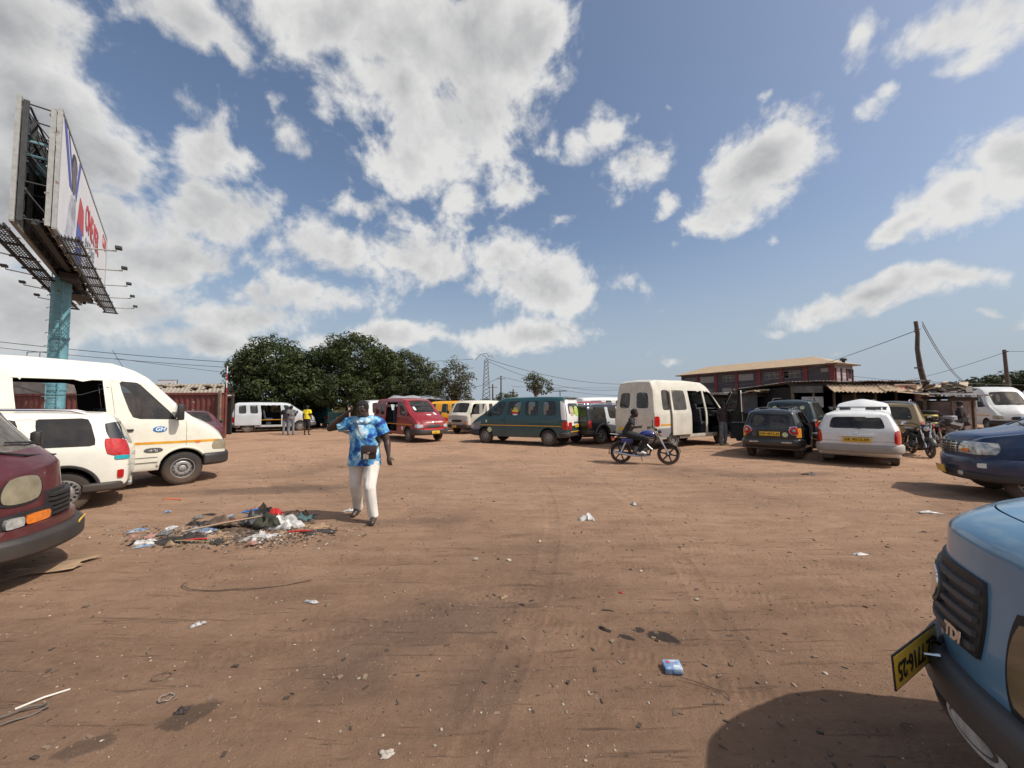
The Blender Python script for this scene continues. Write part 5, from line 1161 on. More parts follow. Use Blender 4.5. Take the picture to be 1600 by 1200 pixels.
# ---------------------------------------------------------------- billboard
CYAN = mat('pole_cyan', (.13, .30, .35), .55, var=.15, vscale=3, dirt=.0, rust=.25); IRON = mat('dark_iron', (.035, .037, .04), .7, var=.3); PALEI = mat('pale_steel', (.30, .31, .30), .5, var=.15, rust=.2); SIGNW = mat('print_white', (.74, .74, .75), .5, var=.04, vscale=1.5)
PBLUE = mat('print_blue', (.06, .08, .35), .5); PRED = mat('print_red', (.5, .03, .03), .5); PGREY = mat('print_grey', (.16, .16, .18), .5); PSKIN = mat('print_skin', (.14, .10, .09), .5, var=.3, vscale=3); SHEETB = mat('sheet_back', (.14, .145, .15), .6, metal=.4, var=.3, vscale=2)
def billboard():
    P0 = Vector((-16.3, 13.6, 8.1)); P1 = Vector((-26.0, 24.5, 8.1)); L = (P1-P0).length; u = (P1-P0).normalized(); Z = Vector((0, 0, 1)); n = u.cross(Z)  # n points to the right-hand side (towards +x)
    if n.x < 0: n = -n
    H = 4.3; e = empty('billboard', (-22.1, 18.9, 0), 0, 'tall double sided billboard on a blue steel pole, over the cream van', 'billboard')
    I = Matrix.Translation((22.1, -18.9, 0)); W = .95
    def B(mb, t, s, z, dt, ds, dz):   # oriented box: t along the face, s across, z up
        c = P0+u*t+n*s; rot = Matrix((u, n, Z)).transposed()
        vs = [rot @ Vector((x*dt/2, y*ds/2, w*dz/2))+Vector((c.x, c.y, z)) for x in (-1, 1) for y in (-1, 1) for w in (-1, 1)]
        vs = [I @ v for v in vs]
        return mb.add(vs, [(0, 1, 3, 2), (4, 6, 7, 5), (0, 4, 5, 1), (2, 3, 7, 6), (0, 2, 6, 4), (1, 5, 7, 3)])
    def PT(t, s, z): p = P0+u*t+n*s; return I @ Vector((p.x, p.y, z))
    z0 = 8.1
    pm = MB(); c = I @ Vector((-22.1, 18.9, 0)); pm.tube([c+Vector((0, 0, 0)), c+Vector((0, 0, 8.0))], .33, 28)
    for z in (2.5, 5, 7.4): pm.tube([c+Vector((0, 0, z)), c+Vector((0, 0, z+.12))], .36, 28)
    pm.build('pole', CYAN, e, 40)
    lm = MB(); dpos = Vector((.35, -.55, 0)).normalized()*.45; sd = Vector((-dpos.y, dpos.x, 0)).normalized()*.2
    for s in (-1, 1): lm.tube([c+dpos+sd*s+Vector((0, 0, 1)), c+dpos+sd*s+Vector((0, 0, 8.6))], .022, 5)
    for k in range(26): z = 1.2+.28*k; lm.tube([c+dpos-sd+Vector((0, 0, z)), c+dpos+sd+Vector((0, 0, z))], .014, 4)
    for k in range(10):
        z = 2.2+.6*k; lm.tube([c+dpos*(1+.9*sin(pi*a/8))+sd*1.5*cos(pi*a/8)+Vector((0, 0, z)) for a in range(9)], .014, 4)
    lm.build('ladder', CYAN, e, 0)
    for sgn, s0 in ((1, 0), (-1, -W)):
        pn = MB(); B(pn, L/2, s0, z0+H/2, L, .05, H); pn.build('panel', SHEETB, e, 0)
        f = MB(); B(f, L/2, s0, z0+H+.04, L+.16, .12, .10); B(f, L/2, s0, z0-.04, L+.16, .12, .10); B(f, -.04, s0, z0+H/2, .10, .12, H+.1); B(f, L+.04, s0, z0+H/2, .10, .12, H+.1)
        f.build('edge_frame', PALEI, e, 0)
        pr = MB(); B(pr, L/2, s0+sgn*.035, z0+H/2, L-.1, .012, H-.1); pr.build('poster', SIGNW, e, 0)
        tr = MB(); q = s0-sgn*.16
        for k in range(13): t = L*k/12; B(tr, t, q, z0+H/2, .07, .14, H)
        for k in range(5): B(tr, L/2, q-sgn*.09, z0+.2+k*(H-.4)/4, L, .05, .06)
        tr.build('backing_rib', PALEI if sgn > 0 else IRON, e, 0)
    # cross trusses between the two faces
    for k in range(13):
        t = L*k/12; m = MB()
        for z in (z0+.1, z0+H*.33, z0+H*.66, z0+H-.1): m.tube([PT(t, 0, z), PT(t, -W, z)], .028, 5)
        for a, b in ((0, 1), (1, 2), (2, 3)): za, zb = z0+.1+(H-.2)*a/3, z0+.1+(H-.2)*b/3; m.tube([PT(t, 0, za), PT(t, -W, zb)], .02, 4)
        m.build('cross_truss', IRON, e, 0)
    m = MB(); B(m, L*.5, -W/2, z0+.15, L*.96, .2, .2); B(m, L*.5, -W/2, z0-.15, 1.2, .6, .3); m.build('main_beam', IRON, e, 0)
    m = MB(); B(m, L*.12, -W/2, z0+H*.58, .9, .9, .5); m.build('bracket_box', CYAN, e, 0); m = MB(); B(m, L*.02, -W/2, z0+H*.58, .05, W, .08); B(m, L*.02, -W/2, z0+H*.70, .05, W, .08); m.build('tie_bar', CYAN, e, 0)
    # walkways: bar gratings outside each face and one hanging in between at the top
    for s0, s1 in ((.12, .62), (-W-.12, -W-.62)):
        g = MB()
        for k in range(7): s = s0+(s1-s0)*k/6; B(g, L/2, s, z0-.30, L+.5, .02, .03)
        for k in range(int(L/.25)): B(g, k*.25, (s0+s1)/2, z0-.30, .02, abs(s1-s0), .025)
        g.build('walkway_grating', IRON, e, 0)['kind'] = 'stuff'
        r = MB(); B(r, L/2, s1, z0-.30, L+.5, .05, .10); B(r, L/2, s0, z0-.30, L+.5, .05, .10)
        for k in range(9): t = L*k/8; B(r, t, (s0+s1)/2, z0-.36, .06, abs(s1-s0)+.2, .08)
        r.build('walkway_frame', IRON, e, 0)
    g = MB()
    for k in range(6): B(g, L*.30, -W*.2-.12*k, z0+H*.8, L*.5, .02, .02)
    for k in range(int(L*.5/.3)): B(g, L*.05+k*.3, -W*.2-.3, z0+H*.8, .02, .65, .02)
    g.build('walkway_grating', IRON, e, 0)['kind'] = 'stuff'
    g = MB(); B(g, L*.62, -W/2, z0-.7, 1.8, 1.0, .04)
    for k in range(8): B(g, L*.62-.8+k*.24, -W/2, z0-.45, .03, 1.0, .03)
    g.build('lower_platform', IRON, e, 0)
    for sgn, s0 in ((1, 0), (-1, -W)):
        for k in range(5):
            t = L*(.08+.21*k); a = PT(t, s0, z0-.30); b = PT(t, s0+sgn*1.5, z0-.12); arm = MB().tube([a, b, b+Vector((0, 0, .1))], .028, 6).build('lamp_arm', PALEI, e, 0)
            h = MB(); q = s0+sgn*1.55; B(h, t, q, z0+.02, .30, .2, .10); h.build('floodlight', IRON, arm, 0)
    # the print on the right-hand face
    s = .05
    def shape(name, poly, m, off=0):
        pts = [PT(t*L, s+off, z0+v*H) for t, v in poly]; k = len(pts); back = [p-n*.006 for p in pts]
        mb = MB().add(pts+back, [tuple(range(k)), tuple(range(k, 2*k))[::-1]]+[(i, (i+1) % k, k+(i+1) % k, k+i) for i in range(k)]); return mb.build(name, m, e, 0)
    shape('poster_shape', [(.02, .98), (.06, .98), (.17, .55), (.13, .55)], PBLUE); shape('poster_shape', [(.08, .98), (.10, .98), (.20, .60), (.185, .56)], PBLUE)
    shape('poster_shape', [(.26, .98), (.29, .98), (.24, .55), (.22, .58)], PBLUE)
    o = [(.19+.035*cos(2*pi*k/18), .72+.17*sin(2*pi*k/18)) for k in range(18)]; shape('poster_figure', o, PSKIN, .008)
    o = [(.188+.042*cos(2*pi*k/18), .83+.10*sin(2*pi*k/18)) for k in range(18)]; shape('poster_figure', o, INK, .006)
    shape('poster_figure', [(.09, .02), (.13, .30), (.15, .50), (.23, .55), (.24, .30), (.20, .02)], mat('print_pale', (.45, .46, .50), .5, var=.4, vscale=2), .004)
    shape('poster_pack', [(.26, .02), (.27, .40), (.36, .40), (.38, .02)], PBLUE, .006); shape('poster_pack', [(.27, .38), (.30, .68), (.37, .62), (.39, .36)], PRED, .008)
    shape('poster_logo', [(.86, .78), (.97, .78), (.97, .94), (.86, .94)], PRED, .006)
    rot = Matrix((u, Z, n)).transposed().to_4x4()
    def tx(txt, t, v, size, m, sx=.5, **kw):
        me = text_mesh(txt, size, .004, align='LEFT', **kw); me.transform(Matrix.Diagonal((sx, 1, 1, 1))); me.transform(rot); me.transform(Matrix.Translation(PT(t*L, s+.008, z0+v*H))); link('lettering', me, m, e)
    tx('ONE PER.', .41, .62, 1.75, PRED, sx=.74, bold=.03, spacing=.9); tx('#xxxx xx xxxxx', .43, .37, .75, PGREY, sx=.75, bold=.012, spacing=.85); tx('#xxxxxxxxx', .46, .15, .6, PGREY, sx=.7, bold=.01, spacing=.85); tx('#xxxx', .868, .86, .5, SIGNW, sx=.7, bold=.01)
billboard()

# ---------------------------------------------------------------- concrete building, right
def building():
    A = Vector((66.9, 80.8, 0)); B = Vector((49.1, 113.0, 0)); L = (B-A).length; u = (B-A).normalized(); n = Vector((-u.y, u.x, 0)); n = n if n.y > 0 and n.x > 0 else -n
    e = empty('building', A, 0, 'dark grey three storey building with red pilasters and tan hipped roof, beyond the sheds', 'building')
    WALL = mat('dark_grey_render', (.055, .055, .068), .85, var=.12, vscale=.4); PIL = mat('red_render', (.15, .03, .034), .8, var=.12); ROOF = mat('tan_sheet_roof', (.40, .29, .18), .6, var=.08, vscale=.6); FR = mat('grey_window_frame', (.24, .23, .23), .5); LG = mat('light_grey_render', (.24, .24, .26), .85)
    WG = glass('building_glass', (.12, .13, .14)); D = 8.5; H = 10.0
    rot = Matrix((u, n, Vector((0, 0, 1)))).transposed()
    def bx(m, t0, t1, s0, s1, z0, z1):
        vs = [rot @ Vector((t, s, z)) for t in (t0, t1) for s in (s0, s1) for z in (z0, z1)]
        return m.add(vs, [(0, 1, 3, 2), (4, 6, 7, 5), (0, 4, 5, 1), (2, 3, 7, 6), (0, 2, 6, 4), (1, 5, 7, 3)])
    def tp_(px):   # picture column to distance along the facade
        k = (px-800)/FPX; return (k*A.y-A.x)/(u.x-k*u.y)
    wins = []
    for r, (za, zb) in enumerate([(7.45, 9.05), (4.25, 5.85), (1.2, 2.7)]):
        cols = [(1071, 1090), (1094, 1116), (1128, 1150), (1154, 1178), (1194, 1220), (1225, 1252)]
        for a, b in cols:
            t1, t0 = tp_(a), tp_(b); wins.append((t0, t1, za, zb))
    wins.append((tp_(1296), tp_(1283), 8.3, 9.1))
    # facade wall built round the openings
    m = MB(); zs = sorted({0, H}|{w[2] for w in wins}|{w[3] for w in wins}); 
    for i in range(len(zs)-1):
        a, b = zs[i], zs[i+1]; ws = sorted([(w[0], w[1]) for w in wins if w[2] <= a+1e-6 and w[3] >= b-1e-6]); t = 0
        for (x, y) in ws: bx(m, t, x, 0, .3, a, b); t = y
        bx(m, t, L, 0, .3, a, b)
    bx(m, 0, L, D-.3, D, 0, H); bx(m, L-.3, L, .3, D-.3, 0, H); m.build('wall', WALL, e, 0)
    bx(MB(), 0, 0, 0, 0, 0, 0)
    m = MB()
    for z in (3.3, 6.55): bx(m, .3, L-.3, .3, D-.3, z-.15, z)
    m.build('floor_slab', LG, e, 0)
    for (t0, t1, za, zb) in wins:
        f = MB(); k = max(2, int((t1-t0)/1.0)); nz = 2
        for i in range(k+1): t = t0+(t1-t0)*i/k; bx(f, t-.045, t+.045, .08, .16, za, zb)
        for z in (za+.04, (za+zb)/2+.2, zb-.04): bx(f, t0, t1, .09, .15, z-.045, z+.045)
        fo = f.build('window', FR, e, 0); g = MB()
        for i in range(k):
            if random.random() < .82: a = t0+(t1-t0)*i/k; bx(g, a+.05, a+(t1-t0)/k-.05, .115, .125, za+.05, zb-.05)
        if g.v: g.build('pane', random.choice([WG, WG, mat('frosted_pane', (.20, .20, .19), .4)]), fo, 0)
    for px, w in ((1091, .5), (1119.5, .7), (1152, .6), (1186.5, .9), (1222, .6), (1260, .8)):
        t = tp_(px); m = MB(); bx(m, t-w/2, t+w/2, -.18, .0, 0, 9.75); m.build('pilaster', PIL, e, 0)
    m = MB(); bx(m, -.1, .75, -.18, .0, 0, 9.75); m.build('pilaster', PIL, e, 0)
    # right end wall
    m = MB(); bx(m, 0, .3, .3, D-.3, 0, H); m.build('end_wall', LG, e, 0)
    for s, w in ((.5, .4), (3.0, .4), (5.6, .4), (8.2, .4)): m = MB(); bx(m, -.2, 0, s-w/2, s+w/2, 0, 9.0); m.build('pilaster', PIL, e, 0)
    for s, w in ((1.75, 1.6), (4.3, 1.6)): m = MB(); bx(m, -.06, 0, s-w/2, s+w/2, 6.8, 9.2); m.build('shutter', mat('pale_shutter', (.30, .30, .32), .7), e, 0)
    m = MB(); bx(m, -.06, 0, 6.2, 7.6, 7.0, 9.0); m.build('shutter', WELL, e, 0)
    # hipped roof with thickness
    o = 1.1; zr = 12.2; c = [(-o, -o), (L+o, -o), (L+o, D+o), (-o, D+o)]; r0, r1 = 5.2, L-5.2
    V = [rot @ Vector((a, b, H)) for a, b in c]+[rot @ Vector((r0, D/2, zr)), rot @ Vector((r1, D/2, zr))]+[rot @ Vector((a, b, H-.22)) for a, b in c]
    m = MB().add(V, [(0, 1, 5, 4), (2, 3, 4, 5), (3, 0, 4), (1, 2, 5), (6, 9, 8, 7)]); m.build('roof', ROOF, e, 0)
    m = MB().add(V, [(0, 6, 7, 1), (1, 7, 8, 2), (2, 8, 9, 3), (3, 9, 6, 0)]); m.v = [tuple(Vector(v)*1.0+Vector((0, 0, 0))) for v in m.v]; m.build('fascia', mat('dark_fascia', (.05, .045, .045), .7), e, 0)
    for i in range(60):
        rb = MB()
        t = -o+(L+2*o)*i/60; k = min(1, max(0, min((t+o)/(r0+o), (L+o-t)/(L+o-r1)))); a = rot @ Vector((t, -o, H+.03)); b = rot @ Vector((t, -o+(D/2+o)*k, H+.03+(zr-H)*k)); rb.tube([a, b], .035, 4); rb.build('roof_rib', ROOF, e, 0)
    tb = empty('water_tank', rot @ Vector((-.2, D*.45, 0))+A, 0, 'black water tank at the right end of the tan roof', 'tank'); MB().lathe([(.001, 10.7), (.6, 10.7), (.62, 11.05), (.35, 11.2), (.001, 11.22)], 'Z', 20).build('tank_body', BLK, tb, 40); MB().tube([(0, 0, 9.9), (0, 0, 10.7)], .3, 8).build('stand', IRON, tb)
building()

# ---------------------------------------------------------------- corrugated things
def corrugated(mb, p, du, dv, nu, amp=.02, wave=.15, nvec=None, th=.004):
    """sheet spanned by du (across the waves) and dv; waves as real folds"""
    p, du, dv = Vector(p), Vector(du), Vector(dv); n = nvec or du.cross(dv).normalized(); L = du.length; k = max(4, int(L/wave*4)); vs = []
    for t in range(k+1):
        h = amp*sin(2*pi*t/4+.001) if amp else 0
        for o in (0, th): vs += [p+du*t/k+n*(h+o), p+du*t/k+dv+n*(h+o)]
    fs = []
    for t in range(k):
        a = t*4; b = a+4; fs += [(a, b, b+1, a+1), (a+2, a+3, b+3, b+2), (a, a+2, b+2, b), (a+1, b+1, b+3, a+3)]
    fs += [(0, 1, 3, 2), (k*4, k*4+2, k*4+3, k*4+1)]
    return mb.add(vs, fs)
def boxseg(mb, p, du, nvec, h, wave=.28, d=.036):
    """container wall: trapezoid folds"""
    p, du = Vector(p), Vector(du); L = du.length; k = int(L/wave); vs = []; w = L/k; u = du/L
    X = []
    for i in range(k): X += [(i*w, 0), (i*w+w*.25, 0), (i*w+w*.5, -d), (i*w+w*.75, -d)]
    X.append((L, 0))
    for x, q in X: vs += [p+u*x+nvec*q, p+u*x+nvec*q+Vector((0, 0, h))]
    return mb.add(vs, [(2*i, 2*i+2, 2*i+3, 2*i+1) for i in range(len(X)-1)])
RUSTR = mat('container_paint', (.155, .042, .035), .65, var=.2, vscale=1.5, rust=.45, dirt=.3); ZINC = mat('zinc_sheet', (.34, .32, .29), .5, metal=.3, var=.25, vscale=1.2, rust=.7); ZINCT = mat('tan_zinc', (.60, .46, .32), .6, var=.2, vscale=1.5, rust=.4); ASB = mat('asbestos_roof', (.30, .26, .21), .85, var=.2, vscale=2, rust=.2)
WOOD = mat('weathered_wood', (.17, .125, .09), .85, var=.3, vscale=5, bump=.3, bscale=30); WOODD = mat('dark_wood', (.055, .042, .034), .9, var=.3); PLY = mat('grey_board', (.15, .135, .125), .85, var=.25, vscale=2); DARKIN = mat('near_black_wall', (.02, .018, .017), .95, var=.3); PINKW = mat('pinkish_board', (.24, .17, .155), .85, var=.25, vscale=2)  # DARKIN: one near-black tone for walls of the open sheds and stall
TARP = mat('grey_tarpaulin', (.33, .34, .36), .6, var=.15, vscale=1.5)
def container():
    X1 = atd(342, 640, 20.5).x; X0 = X1-12.1; e = empty('shipping_container', ((X0+X1)/2, 20.5, 0), 0, 'rust red shipping container behind the cream van, pale post at its right end', 'container')
    a, b = X0-e.location.x, X1-e.location.x; h = 2.42
    m = MB(); boxseg(m, (a+.1, .04, .1), (b-a-.2, 0, 0), Vector((0, -1, 0)), h-.2); m.build('side_wall', RUSTR, e, 0)
    m = MB(); boxseg(m, (b-.04, 0.1, .1), (0, .5, 0), Vector((1, 0, 0)), h-.2); boxseg(m, (a+.04, 0.1, .1), (0, .5, 0), Vector((-1, 0, 0)), h-.2); m.box((0, .54, h/2), (b-a-.2, .04, h-.2)); m.build('end_wall', RUSTR, e, 0)
    m = MB()
    for x in (a+.05, b-.05):
        for y in (.05, .52): m.box((x, y, h/2), (.12, .12, h-.26))
    for z in (.07, h-.06):
        for y in (.05, .52): m.box((0, y, z), (b-a, .12, .13))
    m.build('rail_frame', RUSTR, e, 0, bevel=.01); MB().box((0, .28, h-.01), (b-a-.15, .5, .03)).build('roof', RUSTR, e, 0)
    for i, t in enumerate(('#xx', '#x', '#xx', '#x')): 
        me = text_mesh(t, .16, .002); me.transform(Matrix.Rotation(pi/2, 4, 'X')); me.transform(Matrix.Translation((b-1.3-(i % 2)*.75, -.035, 1.9-.42*(i//2)-.2*(i % 2)))); link('lettering', me, WHT, e)
    p = empty('wooden_post', (X1+.12, 20.38, 0), 0, 'pale upright post at the right end of the red container', 'post'); MB().box((0, 0, 1.25), (.11, .11, 2.5)).build('shaft', WOOD, p)
    r = empty('shed', ((X0+X1)/2, 24.2, 0), 0, 'low shed with brown corrugated roof rising behind the red container', 'shed'); m = MB(); w = 5.0
    corrugated(m, (-.7, -1.0, 2.5), (w, 0, 0), (-2.3, 3.2, .75), 0, .03, .25); m.build('roof', ASB, r, 0)
    MB().box((w/2-2.2, 2.2, 1.3), (w-.4, .12, 2.6)).build('wall', WOODD, r)
    for i in range(6): MB().box((random.uniform(-1.5, 3.0), random.uniform(-.3, 1.2), 2.82+.18*random.random()), (random.uniform(.5, 1.4), .3, .07), (random.uniform(-.1, .1), .1, random.random()*3)).build('plank', WOOD, r)
    for i, (px, py, sz, mm, lb, nm, ct) in enumerate([(336, 607, (.8, .4, .08), mat('yellow_tin', (.60, .38, .06), .5), 'yellow sheet lying on the shed roof left of the large trees', 'roof_sheet', 'sheet')]):
        p = atd(px, py, 25.3); o = MB().box((0, 0, 0), sz, (0, .12, .2)).build(nm, mm, None, bevel=.03); o.location = p; tag(o, lb, ct)
    p = atd(355, 606, 27.5); t = empty('water_tank', (p.x, p.y, 0), 0, 'black round water tank above the shed roof beside the leftmost large tree', 'tank'); MB().lathe([(.001, 2.75), (.33, 2.75), (.35, 3.05), (.18, 3.2), (.001, 3.22)], 'Z', 18).build('tank_body', BLK, t, 40); MB().box((0, 0, 1.37), (.5, .5, 2.74)).build('stand', WOODD, t)
    p = atd(355, 640, 23.6); s = empty('market_stall', (p.x-.5, 23.6, 0), 0, 'dark open stall with red board under the shed roof, left of the silver van', 'stall')
    MB().box((0, .25, 1.1), (1.2, .1, 2.2)).build('back_board', DARKIN, s); MB().box((0, -.1, 2.0), (1.1, .05, .35)).build('sign_board', mat('red_board', (.22, .03, .025), .7, var=.3), s); m = MB(); corrugated(m, (-.7, -.5, 2.3), (1.4, 0, 0), (0, .9, .1), 0, .025, .2); m.build('roof', ZINC, s, 0)
    for x in (-.6, .6): MB().box((x, -.4, 1.15), (.09, .09, 2.3)).build('post', WOOD, s)
    # pale wall further left, seen through the open van
    w_ = empty('boundary_wall', (-31, 24, 0), R(-4), 'pale plastered wall seen through the open van door, left of the container', 'wall'); MB().box((0, 0, 1.1), (14, .2, 2.2)).build('wall_panel', mat('pale_plaster', (.36, .33, .28), .9, var=.2, vscale=1.2), w_); MB().box((0, 0, 2.23), (14.1, .3, .07)).build('coping', PLY, w_)
    p = atd(261, 601, 30); sg = empty('signboard', (p.x, 30, 0), 0, 'white signboard on the skyline above the bonnet of the cream van', 'sign'); MB().box((0, 0, 3.35), (1.4, .06, .75)).build('board', SIGNW, sg); MB().box((0, .05, 3.35), (1.5, .05, .85)).build('frame', IRON, sg)
    MB().box((.25, -.04, 3.3), (.18, .01, .4)).build('sign_print', INK, sg); 
    for x in (-.6, .6): MB().box((x, .05, 1.5), (.08, .08, 3.0)).build('post', IRON, sg)
    o = empty('roof_frame', (atd(62, 560, 30).x, 30, 0), 0, 'thin metal railing on a far roof left of the billboard pole', 'railing')
    m = MB(); [m.tube([(x, 0, 5.0), (x, 0, 6.0)], .03, 4) for x in (-1, 0, 1.2)]; m.tube([(-1, 0, 6), (1.2, 0, 6)], .03, 4); m.tube([(1.2, 0, 5), (1.5, 0, 6.8)], .04, 4); m.build('rail', IRON, o); MB().box((0, .5, 2.5), (5, 3, 5)).build('roof_block', PLY, o)
container()

def shed(name, label, X0, X1, Y, H, depth, roofm, wallm, slope=-.25, awn=None, front=0, cat='shed', over=.35, posts=5, wave=.16):
    e = empty(name, ((X0+X1)/2, Y, 0), 0, label, cat); w = X1-X0
    MB().box((0, depth, H/2-.1), (w, .08, H-.2)).build('back_wall', wallm, e)
    for s in (-1, 1): MB().box((s*w/2, depth/2, H/2-.1), (.07, depth, H-.25)).build('side_wall', wallm, e)
    m = MB(); nsh = max(1, int(w/.85))
    for k in range(nsh):
        q = MB(); corrugated(q, (-w/2-over+k*(w+2*over)/nsh, -over, H+random.uniform(0, .03)+(.02 if k % 2 else 0)), ((w+2*over)/nsh+.06, 0, random.uniform(-.02, .02)), (0, depth+over+.2, slope), 0, .02, wave); q.build('roof_sheet', roofm, e, 0)
    for k in range(posts): MB().box((-w/2+w*k/(posts-1), 0, H/2-.05), (.08, .08, H-.08)).build('post', WOOD, e)
    MB().box((0, -.02, H-.12), (w+.3, .06, .14)).build('beam', WOODD, e)
    return e
def sheds():
    def XX(px, Y): return (px-800)/FPX*Y
    Y = 18.5
    e = shed('shed', 'long wooden shed with tan corrugated awning, behind the white estate car', XX(1238, Y), XX(1432, Y), Y, 2.66, 4.5, ZINC, DARKIN, -.2, posts=7)
    w = XX(1432, Y)-XX(1238, Y); m = MB(); a = XX(1286, Y)-e.location.x; L = XX(1440, Y)-XX(1286, Y)
    for k in range(8):
        q = MB(); corrugated(q, (a+L*k/8, -.15, 2.52+.02*sin(k*2)), (L/8+.05, 0, 0), (0, -.50, -.36+.02*cos(k*3)), 0, .034, .17); q.build('awning_sheet', ZINCT, e, 0)
    MB().box((a-.75, -.05, 2.32), (1.4, .05, .32)).build('board', PLY, e); MB().box((a-.55, -.03, 1.72), (1.0, .05, .5)).build('board', mat('white_board', (.45, .42, .40), .8, var=.15), e)
    MB().box((w/2-.05, -.1, 1.1), (.34, .06, 2.1)).build('board', PINKW, e); MB().box((w/2-1.2, 1.6, 1.1), (2.0, .05, 2.0)).build('board', PLY, e)
    pth = MB(); pth.box((w/2-.9, -.34, 2.45), (.95, .02, .16), (.6, 0, 0)); pth.build('sign_print', mat('pale_sign', (.5, .4, .32), .7), e); MB().box((w/2-.85, -.38, 2.37), (.7, .02, .03), (.6, 0, 0)).build('sign_print', PRED, e)
    m = MB(); [m.tube([(x, .6, 2.58), (x+.02, .5, 2.72)], .04, 5) for x in (-.5, 2.3)]
    for i, px in enumerate((1355, 1390)):
        p = atd(px, 599, Y+.4); t = empty('rubbish', (p.x, p.y, p.z-.02), 0, ['low dark bundle on the shed roof above the white estate car', 'second dark bundle on the shed roof, nearer the crooked pole'][i], 'bundle')
        m = MB(); [m.box((random.uniform(-.35, .35), 0, random.uniform(.02, .12)), (random.uniform(.2, .5), .3, .09), (0, random.uniform(-.2, .2), random.random())) for _ in range(5)]; m.build('scrap', WOODD, t)
    # left: grey board shack, dark open shack
    Y = 24.5; shed('shack', 'low grey brown shack behind the open front door of the old cream van', XX(1078, Y), XX(1160, Y), Y, 2.22, 3, ZINC, PLY, -.05, posts=4); s = C.objects
    Y = 20.5; e = shed('shack', 'dark open fronted shack with ragged roof, behind the black hatchback', XX(1160, Y), XX(1240, Y), Y, 2.2, 3, ZINC, DARKIN, .1, posts=3)
    MB().box((-1.0, -.05, 1.15), (.75, .06, 2.2)).build('board', PLY, e); MB().tube([(.0, -.5, 0), (.0, -.5, 2.35)], .04, 6).build('post', PALEI, e)
    MB().box((.4, .6, 2.0), (2.0, .06, .22)).build('sign_board', mat('dull_red_sign', (.2, .06, .05), .7, var=.5, vscale=8), e); 
    for i in range(4): MB().box((-.9+.55*i, -.3, 2.28+.05*(i % 2)), (.7, .5, .06), (random.uniform(-.15, .15), random.uniform(-.1, .1), random.random())).build('plank', mat('pale_plank', (.42, .33, .22), .8, var=.2), e)
    b = tag(MB().box((0, 0, .22), (.8, .5, .44)).build('plastic_tub', mat('blue_plastic', (.015, .03, .16), .5), None, bevel=.08), 'blue plastic tub on a table in the dark shack behind the black hatchback', 'tub'); b.location = (XX(1183, 19.8), 19.8, .95); t = empty('table', (XX(1183, 19.8), 19.8, 0), 0, 'rough wooden table in front of the dark shack', 'table'); MB().box((0, 0, .92), (1.4, .7, .05)).build('table_top', WOOD, t)
    for x in (-.6, .6):
        for y in (-.28, .28): MB().box((x, y, .45), (.06, .06, .9)).build('leg', WOOD, t)
    # right kiosks with junk on the roof
    Y = 17.0; e = shed('kiosk', 'low wooden kiosk whose roof is heaped with scrap, behind the parked scooter', XX(1444, Y), XX(1486, Y), Y, 1.98, 2.4, ZINCT, WOODD, .35, posts=3); 
    Y = 16.2; e2 = shed('kiosk', 'purplish boarded kiosk where a man in dark clothes stands', XX(1486, Y), XX(1520, Y), Y, 1.92, 2.2, ZINC, PINKW, .3, posts=2)
    for k in range(5): MB().box((-.40+.17*k, .03, .95), (.155, .03+.012*(k % 2), 1.86)).build('plank', PINKW, e2)
    rr = random.Random(4)
    for i, (a, b, zz) in enumerate([(1447, 1475, 2.10), (1478, 1512, 2.10)]):
        t = empty('scrap_heap', (XX((a+b)/2, 17.2), 17.2, zz), 0, ['heap of scrap boards on the kiosk roof beside the crooked pole', 'heap of dark scrap on the kiosk roof beside the dusty white van'][i], 'scrap heap')
        for k in range(14):
            w = XX(b, 17.2)-XX(a, 17.2); MB().box((rr.uniform(-w/2, w/2), rr.uniform(-.3, .8), rr.uniform(0, .35)), (rr.uniform(.3, .9), rr.uniform(.08, .3), rr.uniform(.02, .07)), (rr.uniform(-.4, .4), rr.uniform(-.5, .5), rr.random()*3)).build('board', rr.choice([WOOD, WOODD, PLY, PINKW, ZINCT]), t)
    # striped sacks, bins and clutter by the kiosk
    t = empty('tyre_stack', (XX(1449, 15.6), 15.6, .75), 0, 'stack of yellow and black painted tyres beside the gold off-roader', 'tyre stack')
    for k in range(4):
        q = MB(); q.lathe([(.17+.085*cos(a), .07*sin(a)) for a in [2*pi*i/10 for i in range(10)]], 'Z', 24, c=(.04*(k % 2), 0, .08+.15*k), closed=True); q.build('tyre', mat('yellow_tyre_paint', (.55, .42, .08), .6, var=.2) if k % 2 == 0 else TYRE, t, 40)
    tag(MB().box((XX(1449, 15.6), 15.6, .375), (.7, .6, .75)).build('wooden_crate', WOODD, None, bevel=.01), 'dark wooden crate under the painted tyre stack', 'crate')
    o = MB().lathe([(.001, .0), (.24, 0), (.27, .35), (.25, .62), (.23, .64), (.23, .3), (.001, .3)], 'Z', 20).build('plastic_drum', mat('pale_drum', (.30, .28, .31), .5), None, 40); o.location = (XX(1478, 15.4), 15.4, .5); tag(o, 'pale plastic drum on a ledge in front of the kiosk', 'drum')
    tag(MB().box((XX(1478, 15.4), 15.4, .25), (.8, .5, .49)).build('ledge', WOODD, None), 'dark low ledge under the pale drum', 'ledge')
    rr = random.Random(9)
    t = empty('clutter_heap', (XX(1470, 15.0), 15.0, 0), 0, 'heap of dark clutter and sticks between the scooter and the kiosk', 'clutter')
